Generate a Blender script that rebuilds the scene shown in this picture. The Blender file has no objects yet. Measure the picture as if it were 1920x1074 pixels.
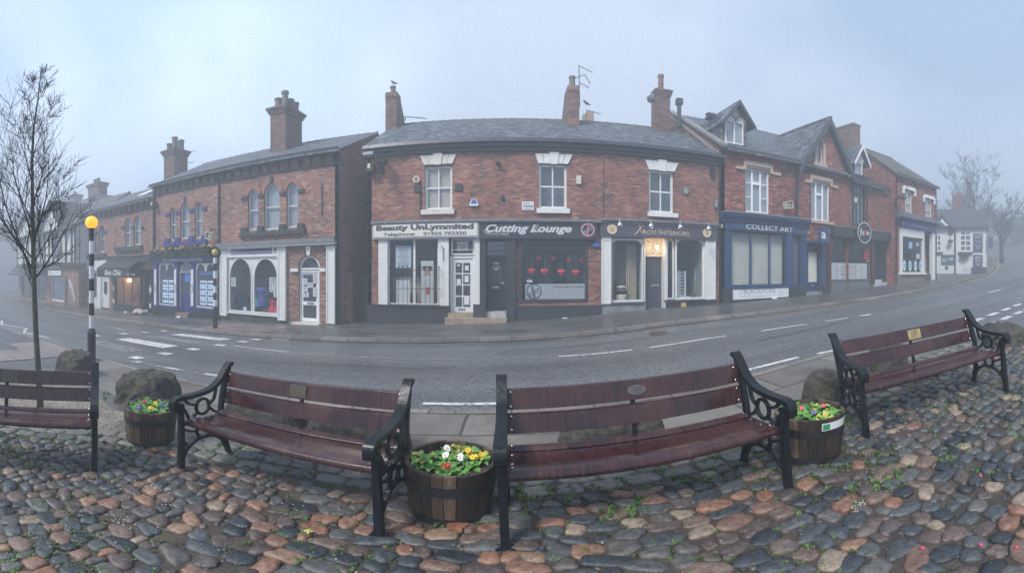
import bpy, math, random
import numpy as np
from mathutils import Vector, Matrix
sc = bpy.context.scene
C = sc.collection
PI = math.pi
# ------------------------------------------------------------------ camera, sky, sun, exposure
EYE = 1.6; F = 750.0; HX = 960.0; HY = 508.0
sc.render.engine = 'CYCLES'
cd = bpy.data.cameras.new('camera'); cam = bpy.data.objects.new('camera', cd); C.objects.link(cam)
cd.type = 'PANO'
cc = cd.cycles if hasattr(cd, 'cycles') else cd
cc.panorama_type = 'EQUIRECTANGULAR'
cc.longitude_min = -960 / F; cc.longitude_max = 960 / F
cc.latitude_max = 508 / F; cc.latitude_min = -566 / F
cd.clip_start = 0.05; cd.clip_end = 1000
cam.location = (0, 0, EYE); cam.rotation_euler = (PI / 2, 0, 0)
sc.camera = cam
SUN_EL, SUN_AZ = math.radians(48), math.radians(222)      # azimuth measured from +Y towards +X
w = bpy.data.worlds.new('World'); sc.world = w; w.use_nodes = True
nt = w.node_tree; nt.nodes.clear()
sky = nt.nodes.new('ShaderNodeTexSky'); sky.sky_type = 'NISHITA'; sky.sun_disc = False
sky.sun_elevation = SUN_EL; sky.sun_rotation = SUN_AZ; sky.dust_density = 6; sky.air_density = 1.0
hs = nt.nodes.new('ShaderNodeHueSaturation'); hs.inputs['Saturation'].default_value = 0.45; hs.inputs['Value'].default_value = 0.5
mx = nt.nodes.new('ShaderNodeMix'); mx.data_type = 'RGBA'; mx.inputs[0].default_value = 0.8
mx.inputs[7].default_value = (4.3, 5.3, 6.9, 1)
bg = nt.nodes.new('ShaderNodeBackground'); bg.inputs[1].default_value = 0.072
wo = nt.nodes.new('ShaderNodeOutputWorld')
nt.links.new(sky.outputs[0], hs.inputs['Color']); nt.links.new(hs.outputs[0], mx.inputs[6])
tcw = nt.nodes.new('ShaderNodeTexCoord'); nzw = nt.nodes.new('ShaderNodeTexNoise'); nzw.inputs['Scale'].default_value = 1.5; nzw.inputs['Detail'].default_value = 3
nt.links.new(tcw.outputs['Generated'], nzw.inputs['Vector'])
cr_ = nt.nodes.new('ShaderNodeValToRGB'); cr_.color_ramp.elements[0].position = .36; cr_.color_ramp.elements[0].color = (.7, .78, .88, 1); cr_.color_ramp.elements[1].position = .62; cr_.color_ramp.elements[1].color = (1.16, 1.12, 1.08, 1)
nt.links.new(nzw.outputs[0], cr_.inputs[0])
mw = nt.nodes.new('ShaderNodeMix'); mw.data_type = 'RGBA'; mw.blend_type = 'MULTIPLY'; mw.inputs[0].default_value = 1
dp = nt.nodes.new('ShaderNodeVectorMath'); dp.operation = 'DOT_PRODUCT'; dp.inputs[1].default_value = (-.66, .62, .42); nrm_ = nt.nodes.new('ShaderNodeVectorMath'); nrm_.operation = 'NORMALIZE'
nt.links.new(tcw.outputs['Generated'], nrm_.inputs[0]); nt.links.new(nrm_.outputs[0], dp.inputs[0])
gw_ = nt.nodes.new('ShaderNodeMapRange'); gw_.interpolation_type = 'SMOOTHSTEP'; gw_.inputs[1].default_value = .8; gw_.inputs[2].default_value = 1.0; gw_.inputs[3].default_value = 1.0; gw_.inputs[4].default_value = 1.55
nt.links.new(dp.outputs['Value'], gw_.inputs[0]); sc2 = nt.nodes.new('ShaderNodeVectorMath'); sc2.operation = 'SCALE'; nt.links.new(mx.outputs[2], sc2.inputs[0]); nt.links.new(gw_.outputs[0], sc2.inputs['Scale']); nt.links.new(sc2.outputs[0], mw.inputs[6]); nt.links.new(cr_.outputs[0], mw.inputs[7]); nt.links.new(mw.outputs[2], bg.inputs[0]); nt.links.new(bg.outputs[0], wo.inputs[0])
sl = bpy.data.lights.new('sun', 'SUN'); so = bpy.data.objects.new('sun', sl); C.objects.link(so)
sl.energy = 2.2; sl.angle = math.radians(16); sl.color = (1, 0.98, 0.95)
so.rotation_euler = (PI / 2 - SUN_EL, 0, PI - SUN_AZ)
so.location = (0, 0, 30)
sc.view_settings.view_transform = 'Standard'; sc.view_settings.look = 'None'
sc.view_settings.gamma = 1; sc.view_settings.exposure = 1.3
cy = sc.cycles
cy.max_bounces = 8; cy.diffuse_bounces = 3; cy.glossy_bounces = 3; cy.transparent_max_bounces = 12; cy.volume_bounces = 0
cy.transmission_bounces = 4; cy.caustics_reflective = False; cy.caustics_refractive = False
try:
    cy.use_denoising = True; cy.denoiser = 'OPENIMAGEDENOISE'; cy.denoising_prefilter = 'NONE'
except Exception: pass
cy.use_adaptive_sampling = True; cy.adaptive_threshold = 0.005

# ------------------------------------------------------------------ measuring helpers
def U(x, Y): return Y * math.tan((x - HX) / F)
def Zp(x, y, Y): return EYE + Y / math.cos((x - HX) / F) * math.tan((HY - y) / F)
def rc(x0, x1, y0, y1, Y):           # photo rectangle -> (u0,u1,zbottom,ztop) on the plane Y
    m = (x0 + x1) / 2
    return U(x0, Y), U(x1, Y), Zp(m, y1, Y), Zp(m, y0, Y)
FX = [-130, -60, -37, -25, -17, -10, -6, -2.3, 0, 1.5, 2.5, 4, 6, 7.8, 11.3, 14.1, 19.6, 24.6, 30, 34, 37, 40, 48, 60, 80, 130]
FZ = [-1.6, -1.3, -.95, -.78, -.6, -.4, -.26, -.1, 0, .07, .14, .27, .37, .43, .55, .66, .95, 1.22, 1.38, 1.5, 1.8, 2.25, 3.5, 5.5, 8.6, 10]
def f(X): return float(np.interp(X, FX, FZ))
def croad(Y): return float(np.interp(Y, [4.3, 4.6, 7.4, 10.4], [-.035, -.07, -.12, -.23]))
def groad(X, Y): return f(X) + croad(Y)
def gpav(X, Y=0): return f(X) - .13
def gplaza(X, Y=0): return f(X)

# ------------------------------------------------------------------ materials
def nodes(name):
    m = bpy.data.materials.new(name); m.use_nodes = True
    t = m.node_tree; b = t.nodes['Principled BSDF']
    return m, t, b
def N(t, kind, **kw):
    n = t.nodes.new(kind)
    for k, v in kw.items(): setattr(n, k, v)
    return n
def ramp(t, stops, interp='LINEAR'):
    r = t.nodes.new('ShaderNodeValToRGB'); e = r.color_ramp; e.interpolation = interp
    while len(e.elements) > 1: e.elements.remove(e.elements[-1])
    e.elements[0].position = stops[0][0]; e.elements[0].color = (*stops[0][1], 1)
    for p, c in stops[1:]:
        x = e.elements.new(p); x.color = (*c, 1)
    return r
def g3(v): return (v, v, v)
_pm = {}
def pm(name, c, rough=.6, var=.18, scale=6, bump=.0, bscale=60, metal=0, coat=0, stretch=None, spec=.5, rvar=.12):
    if name in _pm: return _pm[name]
    m, t, b = nodes(name)
    tc = N(t, 'ShaderNodeTexCoord'); src = tc.outputs['Object']
    if stretch:
        mp = N(t, 'ShaderNodeMapping'); mp.inputs['Scale'].default_value = stretch
        t.links.new(src, mp.inputs[0]); src = mp.outputs[0]
    n = N(t, 'ShaderNodeTexNoise'); n.inputs['Scale'].default_value = scale; n.inputs['Detail'].default_value = 8; n.inputs['Roughness'].default_value = .65
    t.links.new(src, n.inputs['Vector'])
    lo = tuple(x * (1 - var) for x in c); hi = tuple(min(1, x * (1 + var)) for x in c)
    r = ramp(t, [(.3, lo), (.7, hi)]); t.links.new(n.outputs['Fac'], r.inputs[0]); t.links.new(r.outputs[0], b.inputs['Base Color'])
    rr = N(t, 'ShaderNodeMapRange'); rr.inputs[3].default_value = max(.03, rough - rvar); rr.inputs[4].default_value = min(1, rough + rvar)
    rr.inputs[1].default_value = .3; rr.inputs[2].default_value = .7
    t.links.new(n.outputs['Fac'], rr.inputs[0]); t.links.new(rr.outputs[0], b.inputs['Roughness'])
    b.inputs['Metallic'].default_value = metal; b.inputs['Coat Weight'].default_value = coat; b.inputs['Specular IOR Level'].default_value = spec
    if bump:
        n2 = N(t, 'ShaderNodeTexNoise'); n2.inputs['Scale'].default_value = bscale; n2.inputs['Detail'].default_value = 6
        t.links.new(src, n2.inputs['Vector'])
        bp = N(t, 'ShaderNodeBump'); bp.inputs['Strength'].default_value = bump; bp.inputs['Distance'].default_value = .01
        t.links.new(n2.outputs['Fac'], bp.inputs['Height']); t.links.new(bp.outputs[0], b.inputs['Normal'])
    _pm[name] = m
    return m
def tilemat(name, stops, mortar, bw, rh, ms, axis='XZ', kz=1.0, rough=.8, bump=.6, offset=.5, dirt=(.55, 1.1), dscale=.7, spots=None, dist=.004, speck=.22, streak=None, gloss=None):
    """courses of bricks, slates or slabs; axis picks which world axes run along and up the courses"""
    m, t, b = nodes(name)
    geo = N(t, 'ShaderNodeNewGeometry'); sp = N(t, 'ShaderNodeSeparateXYZ'); t.links.new(geo.outputs['Position'], sp.inputs[0])
    cb = N(t, 'ShaderNodeCombineXYZ')
    if axis == 'XZ':
        ad = N(t, 'ShaderNodeMath', operation='ADD'); t.links.new(sp.outputs[0], ad.inputs[0]); t.links.new(sp.outputs[1], ad.inputs[1])
        t.links.new(ad.outputs[0], cb.inputs[0]); v = sp.outputs[2]
    elif axis == 'X': t.links.new(sp.outputs[0], cb.inputs[0]); v = sp.outputs[2]
    elif axis == 'Y': t.links.new(sp.outputs[1], cb.inputs[0]); v = sp.outputs[2]
    else: t.links.new(sp.outputs[0], cb.inputs[0]); v = sp.outputs[1]
    mu = N(t, 'ShaderNodeMath', operation='MULTIPLY'); mu.inputs[1].default_value = kz
    t.links.new(v, mu.inputs[0]); t.links.new(mu.outputs[0], cb.inputs[1])
    # slight waviness so that courses are not ruled
    wn = N(t, 'ShaderNodeTexNoise'); wn.inputs['Scale'].default_value = 1.3; t.links.new(geo.outputs['Position'], wn.inputs['Vector'])
    wv = N(t, 'ShaderNodeVectorMath', operation='SCALE'); wv.inputs['Scale'].default_value = dist * 2
    t.links.new(wn.outputs['Color'], wv.inputs[0])
    va = N(t, 'ShaderNodeVectorMath', operation='ADD'); t.links.new(cb.outputs[0], va.inputs[0]); t.links.new(wv.outputs[0], va.inputs[1])
    br = N(t, 'ShaderNodeTexBrick'); br.offset = offset
    t.links.new(va.outputs[0], br.inputs['Vector'])
    br.inputs['Color1'].default_value = (0, 0, 0, 1); br.inputs['Color2'].default_value = (1, 1, 1, 1); br.inputs['Mortar'].default_value = (0.5, .5, .5, 1)
    br.inputs['Scale'].default_value = 1; br.inputs['Mortar Size'].default_value = ms; br.inputs['Mortar Smooth'].default_value = .3
    br.inputs['Brick Width'].default_value = bw; br.inputs['Row Height'].default_value = rh
    r = ramp(t, stops); t.links.new(br.outputs['Color'], r.inputs[0])
    mm = N(t, 'ShaderNodeMix', data_type='RGBA'); mm.inputs[7].default_value = (*mortar, 1)
    t.links.new(br.outputs['Fac'], mm.inputs[0]); t.links.new(r.outputs[0], mm.inputs[6])
    n = N(t, 'ShaderNodeTexNoise'); n.inputs['Scale'].default_value = dscale; n.inputs['Detail'].default_value = 9; n.inputs['Roughness'].default_value = .7
    if streak:
        mp = N(t, 'ShaderNodeMapping'); mp.inputs['Scale'].default_value = streak; t.links.new(geo.outputs['Position'], mp.inputs[0]); t.links.new(mp.outputs[0], n.inputs['Vector'])
    else: t.links.new(geo.outputs['Position'], n.inputs['Vector'])
    dr = ramp(t, [(.32, g3(dirt[0])), (.68, g3(dirt[1]))]); t.links.new(n.outputs['Fac'], dr.inputs[0])
    ml = N(t, 'ShaderNodeMix', data_type='RGBA', blend_type='MULTIPLY'); ml.inputs[0].default_value = 1
    t.links.new(mm.outputs[2], ml.inputs[6]); t.links.new(dr.outputs[0], ml.inputs[7])
    col = ml.outputs[2]
    sn = N(t, 'ShaderNodeTexNoise'); sn.inputs['Scale'].default_value = 45; sn.inputs['Detail'].default_value = 4
    t.links.new(geo.outputs['Position'], sn.inputs['Vector'])
    sr = ramp(t, [(.3, g3(1 - speck)), (.7, g3(1 + speck))]); t.links.new(sn.outputs['Fac'], sr.inputs[0])
    m2 = N(t, 'ShaderNodeMix', data_type='RGBA', blend_type='MULTIPLY'); m2.inputs[0].default_value = 1
    t.links.new(col, m2.inputs[6]); t.links.new(sr.outputs[0], m2.inputs[7]); col = m2.outputs[2]
    if spots:
        s2 = N(t, 'ShaderNodeTexNoise'); s2.inputs['Scale'].default_value = spots[1]; s2.inputs['Detail'].default_value = 8; s2.inputs['Roughness'].default_value = .75
        t.links.new(geo.outputs['Position'], s2.inputs['Vector'])
        s3 = N(t, 'ShaderNodeMapRange'); s3.inputs[1].default_value = spots[2]; s3.inputs[2].default_value = spots[2] + .08; t.links.new(s2.outputs['Fac'], s3.inputs[0])
        s3.inputs[4].default_value = spots[3]
        m3 = N(t, 'ShaderNodeMix', data_type='RGBA'); m3.inputs[7].default_value = (*spots[0], 1)
        t.links.new(s3.outputs[0], m3.inputs[0]); t.links.new(col, m3.inputs[6]); col = m3.outputs[2]
    t.links.new(col, b.inputs['Base Color'])
    if gloss:
        rr = N(t, 'ShaderNodeMapRange'); rr.inputs[1].default_value = .4; rr.inputs[2].default_value = .62; rr.inputs[3].default_value = gloss; rr.inputs[4].default_value = rough
        t.links.new(n.outputs['Fac'], rr.inputs[0]); t.links.new(rr.outputs[0], b.inputs['Roughness'])
    else: b.inputs['Roughness'].default_value = rough
    hh = N(t, 'ShaderNodeMath', operation='SUBTRACT'); hh.inputs[0].default_value = 1; t.links.new(br.outputs['Fac'], hh.inputs[1])
    h2 = N(t, 'ShaderNodeMath', operation='MULTIPLY_ADD'); h2.inputs[1].default_value = .35
    t.links.new(br.outputs['Color'], h2.inputs[0]); t.links.new(hh.outputs[0], h2.inputs[2])
    h3 = N(t, 'ShaderNodeMath', operation='MULTIPLY_ADD'); h3.inputs[1].default_value = .5
    t.links.new(sn.outputs['Fac'], h3.inputs[0]); t.links.new(h2.outputs[0], h3.inputs[2])
    bp = N(t, 'ShaderNodeBump'); bp.inputs['Strength'].default_value = bump; bp.inputs['Distance'].default_value = .012
    t.links.new(h3.outputs[0], bp.inputs['Height']); t.links.new(bp.outputs[0], b.inputs['Normal'])
    return m
def brick(name, stops, **kw):
    kw.setdefault('streak', (1.5, 1.5, .4)); kw.setdefault('dirt', (.6, 1.12)); return tilemat(name, stops, kw.pop('mortar', (.25, .22, .19)), .215, .073, .0065, **kw)
B_TER = brick('terrace_brick', [(0, (.11, .06, .055)), (.14, (.18, .075, .06)), (.3, (.25, .085, .06)), (.6, (.31, .105, .07)), (.85, (.36, .135, .09)), (1, (.43, .21, .15))], spots=((.42, .36, .32), 3.5, .66, .4))
B_LEFT = brick('pink_brown_brick', [(0, (.12, .07, .06)), (.15, (.22, .11, .085)), (.45, (.31, .135, .1)), (.8, (.38, .17, .125)), (1, (.48, .3, .24))], spots=((.5, .44, .4), 4.5, .63, .5))
B_RED = brick('deep_red_brick', [(0, (.09, .04, .04)), (.2, (.19, .055, .045)), (.5, (.28, .075, .055)), (.85, (.34, .105, .07)), (1, (.4, .2, .15))], mortar=(.14, .1, .09))
B_DARK = brick('sooty_chimney_brick', [(0, (.07, .05, .045)), (.3, (.15, .075, .06)), (.7, (.24, .11, .08)), (1, (.3, .15, .11))], mortar=(.11, .095, .085), dirt=(.5, 1.05))
SLX = [(0, (.04, .046, .052)), (.35, (.06, .07, .082)), (.7, (.085, .1, .118)), (1, (.15, .175, .2))]
SLATE = tilemat('wet_slate', SLX, (.03, .033, .037), .2, .16, .008, axis='X', kz=1.9, rough=.8, gloss=.5, bump=1.0, dirt=(.75, 1.25), dscale=1.6, spots=((.12, .125, .09), 1.6, .64, .35), dist=.01)
SLATE_Y = tilemat('wet_slate_cross', SLX, (.03, .033, .037), .26, .2, .008, axis='Y', kz=1.35, rough=.8, gloss=.5, bump=1.0, dirt=(.6, 1.3), dscale=1.1, spots=((.13, .14, .09), 1.6, .62, .5), dist=.02)
TILE = tilemat('mossy_brown_tile', [(0, (.05, .045, .04)), (.5, (.085, .07, .06)), (1, (.12, .1, .08))], (.03, .03, .027), .2, .16, .008, axis='X', kz=1.6, rough=.6, bump=.8, dirt=(.6, 1.2), spots=((.1, .11, .06), 1.5, .55, .6), dist=.02)
FLAG = tilemat('wet_york_stone', [(0, (.1, .095, .09)), (.4, (.15, .135, .12)), (.8, (.19, .175, .155)), (1, (.15, .12, .095))], (.055, .055, .045), 1.15, .62, .016, axis='XY', rough=.6, gloss=.24, bump=.6, dirt=(.65, 1.2), dscale=1.3, spots=((.06, .075, .03), 7, .66, .6), dist=.05, speck=.2, offset=.37)
PAVE = tilemat('worn_tarmac_pavement', [(0, (.075, .073, .075)), (1, (.09, .085, .085))], (.085, .08, .08), 3.0, 2.6, .004, axis='XY', rough=.65, gloss=.3, bump=.4, dirt=(.55, 1.35), dscale=.9, dist=.05, speck=.35, streak=(.6, 1.6, 1))
KERB = tilemat('granite_kerb', [(0, (.19, .17, .16)), (1, (.3, .265, .24))], (.05, .05, .05), .91, 3, .012, axis='XY', rough=.7, bump=.5, speck=.3)
SETT = None
def asphalt():
    m, t, b = nodes('wet_asphalt')
    geo = N(t, 'ShaderNodeNewGeometry')
    n1 = N(t, 'ShaderNodeTexNoise'); n1.inputs['Scale'].default_value = 75; n1.inputs['Detail'].default_value = 3
    v1 = N(t, 'ShaderNodeTexVoronoi'); v1.inputs['Scale'].default_value = 48
    n2 = N(t, 'ShaderNodeTexNoise'); n2.inputs['Scale'].default_value = .55; n2.inputs['Detail'].default_value = 6
    mp = N(t, 'ShaderNodeMapping'); mp.inputs['Scale'].default_value = (.35, 1.6, 1)
    for n in (n1, v1): t.links.new(geo.outputs['Position'], n.inputs['Vector'])
    mp.inputs['Scale'].default_value = (.1, 1.5, 1); t.links.new(geo.outputs['Position'], mp.inputs[0]); t.links.new(mp.outputs[0], n2.inputs['Vector'])
    r1 = ramp(t, [(.2, (.06, .063, .067)), (.5, (.1, .105, .112)), (.75, (.17, .175, .18))]); t.links.new(v1.outputs['Color'], r1.inputs[0])
    r2 = ramp(t, [(.34, g3(.74)), (.66, g3(1.16))]); t.links.new(n2.outputs['Fac'], r2.inputs[0])
    ml = N(t, 'ShaderNodeMix', data_type='RGBA', blend_type='MULTIPLY'); ml.inputs[0].default_value = 1
    t.links.new(r1.outputs[0], ml.inputs[6]); t.links.new(r2.outputs[0], ml.inputs[7]); t.links.new(ml.outputs[2], b.inputs['Base Color'])
    # wetter (smoother) patches towards the junction on the left
    n3 = N(t, 'ShaderNodeTexNoise'); n3.inputs['Scale'].default_value = .8; n3.inputs['Detail'].default_value = 5; t.links.new(mp.outputs[0], n3.inputs['Vector'])
    rr = N(t, 'ShaderNodeMapRange'); rr.inputs[1].default_value = .42; rr.inputs[2].default_value = .58; rr.inputs[3].default_value = .42; rr.inputs[4].default_value = .6
    t.links.new(n3.outputs['Fac'], rr.inputs[0]); t.links.new(rr.outputs[0], b.inputs['Roughness'])
    bp = N(t, 'ShaderNodeBump'); bp.inputs['Strength'].default_value = .5; bp.inputs['Distance'].default_value = .006
    t.links.new(v1.outputs['Distance'], bp.inputs['Height']); t.links.new(bp.outputs[0], b.inputs['Normal'])
    return m
ASPH = asphalt()
def paint(name, c, thr):
    m, t, b = nodes(name)
    geo = N(t, 'ShaderNodeNewGeometry'); n = N(t, 'ShaderNodeTexNoise'); n.inputs['Scale'].default_value = 9; n.inputs['Detail'].default_value = 9; n.inputs['Roughness'].default_value = .8
    t.links.new(geo.outputs['Position'], n.inputs['Vector'])
    mr = N(t, 'ShaderNodeMapRange'); mr.inputs[1].default_value = thr; mr.inputs[2].default_value = thr + .07; t.links.new(n.outputs['Fac'], mr.inputs[0])
    b.inputs['Base Color'].default_value = (*c, 1); b.inputs['Roughness'].default_value = .55
    t.links.new(mr.outputs[0], b.inputs['Alpha'])
    return m
P_WHITE = paint('road_paint_white', (.58, .58, .57), .4)
P_WORN = paint('road_paint_worn', (.36, .36, .36), .485)
P_YELL = paint('road_paint_yellow', (.5, .36, .1), .42)
def glass(name='window_glass', tint=(.96, .975, .98), base=.025, amt=.6):
    m = bpy.data.materials.new(name); m.use_nodes = True; t = m.node_tree; t.nodes.clear()
    o = N(t, 'ShaderNodeOutputMaterial'); tr = N(t, 'ShaderNodeBsdfTransparent'); tr.inputs[0].default_value = (*tint, 1)
    gl = N(t, 'ShaderNodeBsdfGlossy'); gl.inputs['Roughness'].default_value = .03; gl.inputs[0].default_value = (.9, .95, 1, 1)
    lw = N(t, 'ShaderNodeLayerWeight'); fr = N(t, 'ShaderNodeMath', operation='POWER'); fr.inputs[1].default_value = 4; t.links.new(lw.outputs['Facing'], fr.inputs[0])
    ad = N(t, 'ShaderNodeMath', operation='MULTIPLY_ADD'); ad.inputs[1].default_value = amt; ad.inputs[2].default_value = base
    n = N(t, 'ShaderNodeTexNoise'); n.inputs['Scale'].default_value = 2.5
    bp = N(t, 'ShaderNodeBump'); bp.inputs['Strength'].default_value = .04; bp.inputs['Distance'].default_value = .01
    t.links.new(n.outputs[0], bp.inputs['Height']); t.links.new(bp.outputs[0], gl.inputs['Normal'])
    mix = N(t, 'ShaderNodeMixShader')
    t.links.new(fr.outputs[0], ad.inputs[0]); t.links.new(ad.outputs[0], mix.inputs[0]); t.links.new(tr.outputs[0], mix.inputs[1]); t.links.new(gl.outputs[0], mix.inputs[2])
    t.links.new(mix.outputs[0], o.inputs[0])
    return m
GLASS = glass()
GLASS_UP = glass('reflective_upper_glass', (.95, .965, .975), .07, .8)
def emit(name, c, s):
    m, t, b = nodes(name); b.inputs['Base Color'].default_value = (*c, 1); b.inputs['Emission Color'].default_value = (*c, 1); b.inputs['Emission Strength'].default_value = s
    return m
WHITE = pm('white_gloss_paint', (.68, .68, .67), .4, .07, 4, coat=.1)
UPVC = pm('white_upvc', (.74, .75, .76), .3, .04, 3)
CREAM = pm('cream_stone_paint', (.62, .58, .52), .6, .1, 5, .2)
STONE = pm('buff_pink_stone', (.42, .31, .25), .75, .15, 6, .3)
LEAD = pm('grey_lead_flashing', (.17, .18, .19), .5, .35, 6, .3)
BLACK = pm('black_gloss_paint', (.016, .018, .022), .35, .3, 5)
BLACKM = pm('black_masonry_paint', (.028, .031, .037), .6, .35, 4, .4, 30)
DGREY = pm('dark_slate_paint', (.03, .036, .046), .4, .15, 4)
PURP = pm('aubergine_grey_paint', (.07, .066, .09), .45, .1, 4)
NAVY = pm('navy_blue_paint', (.022, .05, .13), .4, .15, 4)
ROYAL = pm('royal_blue_paint', (.025, .035, .2), .4, .15, 4)
GREYST = pm('grey_rendered_plinth', (.2, .21, .22), .7, .35, 3, .4, 30)
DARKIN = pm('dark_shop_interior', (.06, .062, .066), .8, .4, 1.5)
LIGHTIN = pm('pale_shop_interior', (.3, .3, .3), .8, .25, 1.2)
BLIND = pm('cream_roller_blind', (.5, .44, .36), .7, .06, 3, stretch=(1, 1, 14))
NET = pm('grey_net_curtain', (.36, .38, .4), .8, .2, 3, stretch=(26, 1, .6))
DIMBACK = pm('dim_room_sheet', (.13, .14, .15), .8, .35, 2, stretch=(10, 1, 1))  # dark sheet close behind the glass, its colour standing for an unlit room
METAL = pm('galvanised_metal', (.35, .36, .37), .4, .15, 8, metal=.8)
CHROME = pm('chrome_metal', (.6, .62, .64), .18, .1, 8, metal=1)
BUFFPOT = pm('buff_clay', (.33, .24, .17), .8, .25, 6, .3)
POTD = pm('sooty_pot', (.14, .12, .1), .8, .35, 8, .3); REDPOT = pm('red_clay', (.17, .08, .06), .8, .25, 6, .3)
PLAST = pm('aged_cream_plastic', (.55, .53, .42), .5, .1, 8)
def flat(name, c, rough=.6): return pm(name, c, rough, .06, 5)

# ------------------------------------------------------------------ mesh builder
class MB:
    def __init__(s, M=None): s.v = []; s.f = []; s.M = M; s.c = []; s.cv = None
    def add(s, vs, fs):
        o = len(s.v)
        for p in vs:
            p = Vector(p)
            if s.M is not None: p = s.M @ p
            s.v.append((p.x, p.y, p.z)); s.c.append(s.cv if s.cv is not None else .5)
        for q in fs: s.f.append(tuple(i + o for i in q))
        return s
    def box(s, x0, x1, y0, y1, z0, z1):
        if x0 > x1: x0, x1 = x1, x0
        if y0 > y1: y0, y1 = y1, y0
        if z0 > z1: z0, z1 = z1, z0
        return s.add([(x0, y0, z0), (x1, y0, z0), (x1, y1, z0), (x0, y1, z0), (x0, y0, z1), (x1, y0, z1), (x1, y1, z1), (x0, y1, z1)],
                     [(0, 3, 2, 1), (4, 5, 6, 7), (0, 1, 5, 4), (1, 2, 6, 5), (2, 3, 7, 6), (3, 0, 4, 7)])
    def prism(s, poly, y0, y1):           # poly of (u,z), extruded along y
        n = len(poly)
        return s.add([(a, y0, b) for a, b in poly] + [(a, y1, b) for a, b in poly],
                     [tuple(range(n)), tuple(range(2 * n - 1, n - 1, -1))] + [(i, i + n, (i + 1) % n + n, (i + 1) % n) for i in range(n)])
    def prismx(s, poly, x0, x1):          # poly of (y,z), extruded along x
        n = len(poly)
        return s.add([(x0, a, b) for a, b in poly] + [(x1, a, b) for a, b in poly],
                     [tuple(range(n - 1, -1, -1)), tuple(range(n, 2 * n))] + [(i, (i + 1) % n, (i + 1) % n + n, i + n) for i in range(n)])
    def prismz(s, poly, z0, z1):
        n = len(poly)
        return s.add([(a, b, z0) for a, b in poly] + [(a, b, z1) for a, b in poly],
                     [tuple(range(n - 1, -1, -1)), tuple(range(n, 2 * n))] + [(i, (i + 1) % n, (i + 1) % n + n, i + n) for i in range(n)])
    def ring(s, outer, inner, y0, y1):    # frame between two outlines of (u,z)
        n = len(outer)
        vs = [(a, y0, b) for a, b in outer] + [(a, y0, b) for a, b in inner] + [(a, y1, b) for a, b in outer] + [(a, y1, b) for a, b in inner]
        fs = []
        for i in range(n):
            j = (i + 1) % n
            fs += [(i, j, n + j, n + i), (n + i, n + j, 3 * n + j, 3 * n + i), (i, 2 * n + i, 2 * n + j, j), (2 * n + i, 3 * n + i, 3 * n + j, 2 * n + j)]
        return s.add(vs, fs)
    def tube(s, pts, r, n=8, cap=True):
        pts = [Vector(p) for p in pts]; k = len(pts); rs = r if isinstance(r, (list, tuple)) else [r] * k
        vs = []; up = None
        for i, p in enumerate(pts):
            d = (pts[min(i + 1, k - 1)] - pts[max(i - 1, 0)])
            d = d.normalized() if d.length > 1e-9 else Vector((0, 0, 1))
            if up is None: up = Vector((0, 0, 1)) if abs(d.z) < .9 else Vector((1, 0, 0))
            a = d.cross(up)
            if a.length < 1e-4: a = d.cross(Vector((0, 1, 0)))
            a.normalize(); b = a.cross(d).normalized(); up = b
            for j in range(n):
                t = 2 * PI * j / n
                vs.append(p + (a * math.cos(t) + b * math.sin(t)) * rs[i])
        fs = [(i * n + j, i * n + (j + 1) % n, (i + 1) * n + (j + 1) % n, (i + 1) * n + j) for i in range(k - 1) for j in range(n)]
        if cap: fs += [tuple(range(n - 1, -1, -1)), tuple(range((k - 1) * n, k * n))]
        return s.add(vs, fs)
    def lathe(s, prof, c=(0, 0, 0), n=20, cap=True):   # prof of (r,z)
        vs = [(c[0] + r * math.cos(2 * PI * j / n), c[1] + r * math.sin(2 * PI * j / n), c[2] + z) for r, z in prof for j in range(n)]
        fs = [(i * n + j, i * n + (j + 1) % n, (i + 1) * n + (j + 1) % n, (i + 1) * n + j) for i in range(len(prof) - 1) for j in range(n)]
        if cap: fs += [tuple(range(n - 1, -1, -1)), tuple(range((len(prof) - 1) * n, len(prof) * n))]
        return s.add(vs, fs)
    def ball(s, c, r, n=14, sq=(1, 1, 1)):
        vs = []; m = n // 2
        for i in range(1, m):
            a = PI * i / m
            for j in range(n):
                b = 2 * PI * j / n
                vs.append((c[0] + r * sq[0] * math.sin(a) * math.cos(b), c[1] + r * sq[1] * math.sin(a) * math.sin(b), c[2] + r * sq[2] * math.cos(a)))
        k = len(vs); vs += [(c[0], c[1], c[2] + r * sq[2]), (c[0], c[1], c[2] - r * sq[2])]
        fs = [(i * n + j, (i + 1) * n + j, (i + 1) * n + (j + 1) % n, i * n + (j + 1) % n) for i in range(m - 2) for j in range(n)]
        fs += [(k, j, (j + 1) % n) for j in range(n)] + [(k + 1, (m - 2) * n + (j + 1) % n, (m - 2) * n + j) for j in range(n)]
        return s.add(vs, fs)
    def disc(s, u, z, r, y0, y1, n=24):
        return s.prism([(u + r * math.cos(2 * PI * i / n), z + r * math.sin(2 * PI * i / n)) for i in range(n)], y0, y1)
    def rib(s, pts, w, x0, x1):           # flat bar following (y,z) points, w wide, from x0 to x1
        k = len(pts); ws = w if isinstance(w, (list, tuple)) else [w] * k
        L = []; Rr = []
        for i in range(k):
            a = pts[max(i - 1, 0)]; b = pts[min(i + 1, k - 1)]
            d = Vector((b[0] - a[0], b[1] - a[1])); d.normalize(); nx, nz = -d.y, d.x
            L.append((pts[i][0] + nx * ws[i] / 2, pts[i][1] + nz * ws[i] / 2)); Rr.append((pts[i][0] - nx * ws[i] / 2, pts[i][1] - nz * ws[i] / 2))
        vs = []
        for i in range(k): vs += [(x0, *L[i]), (x1, *L[i]), (x1, *Rr[i]), (x0, *Rr[i])]
        fs = []
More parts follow.
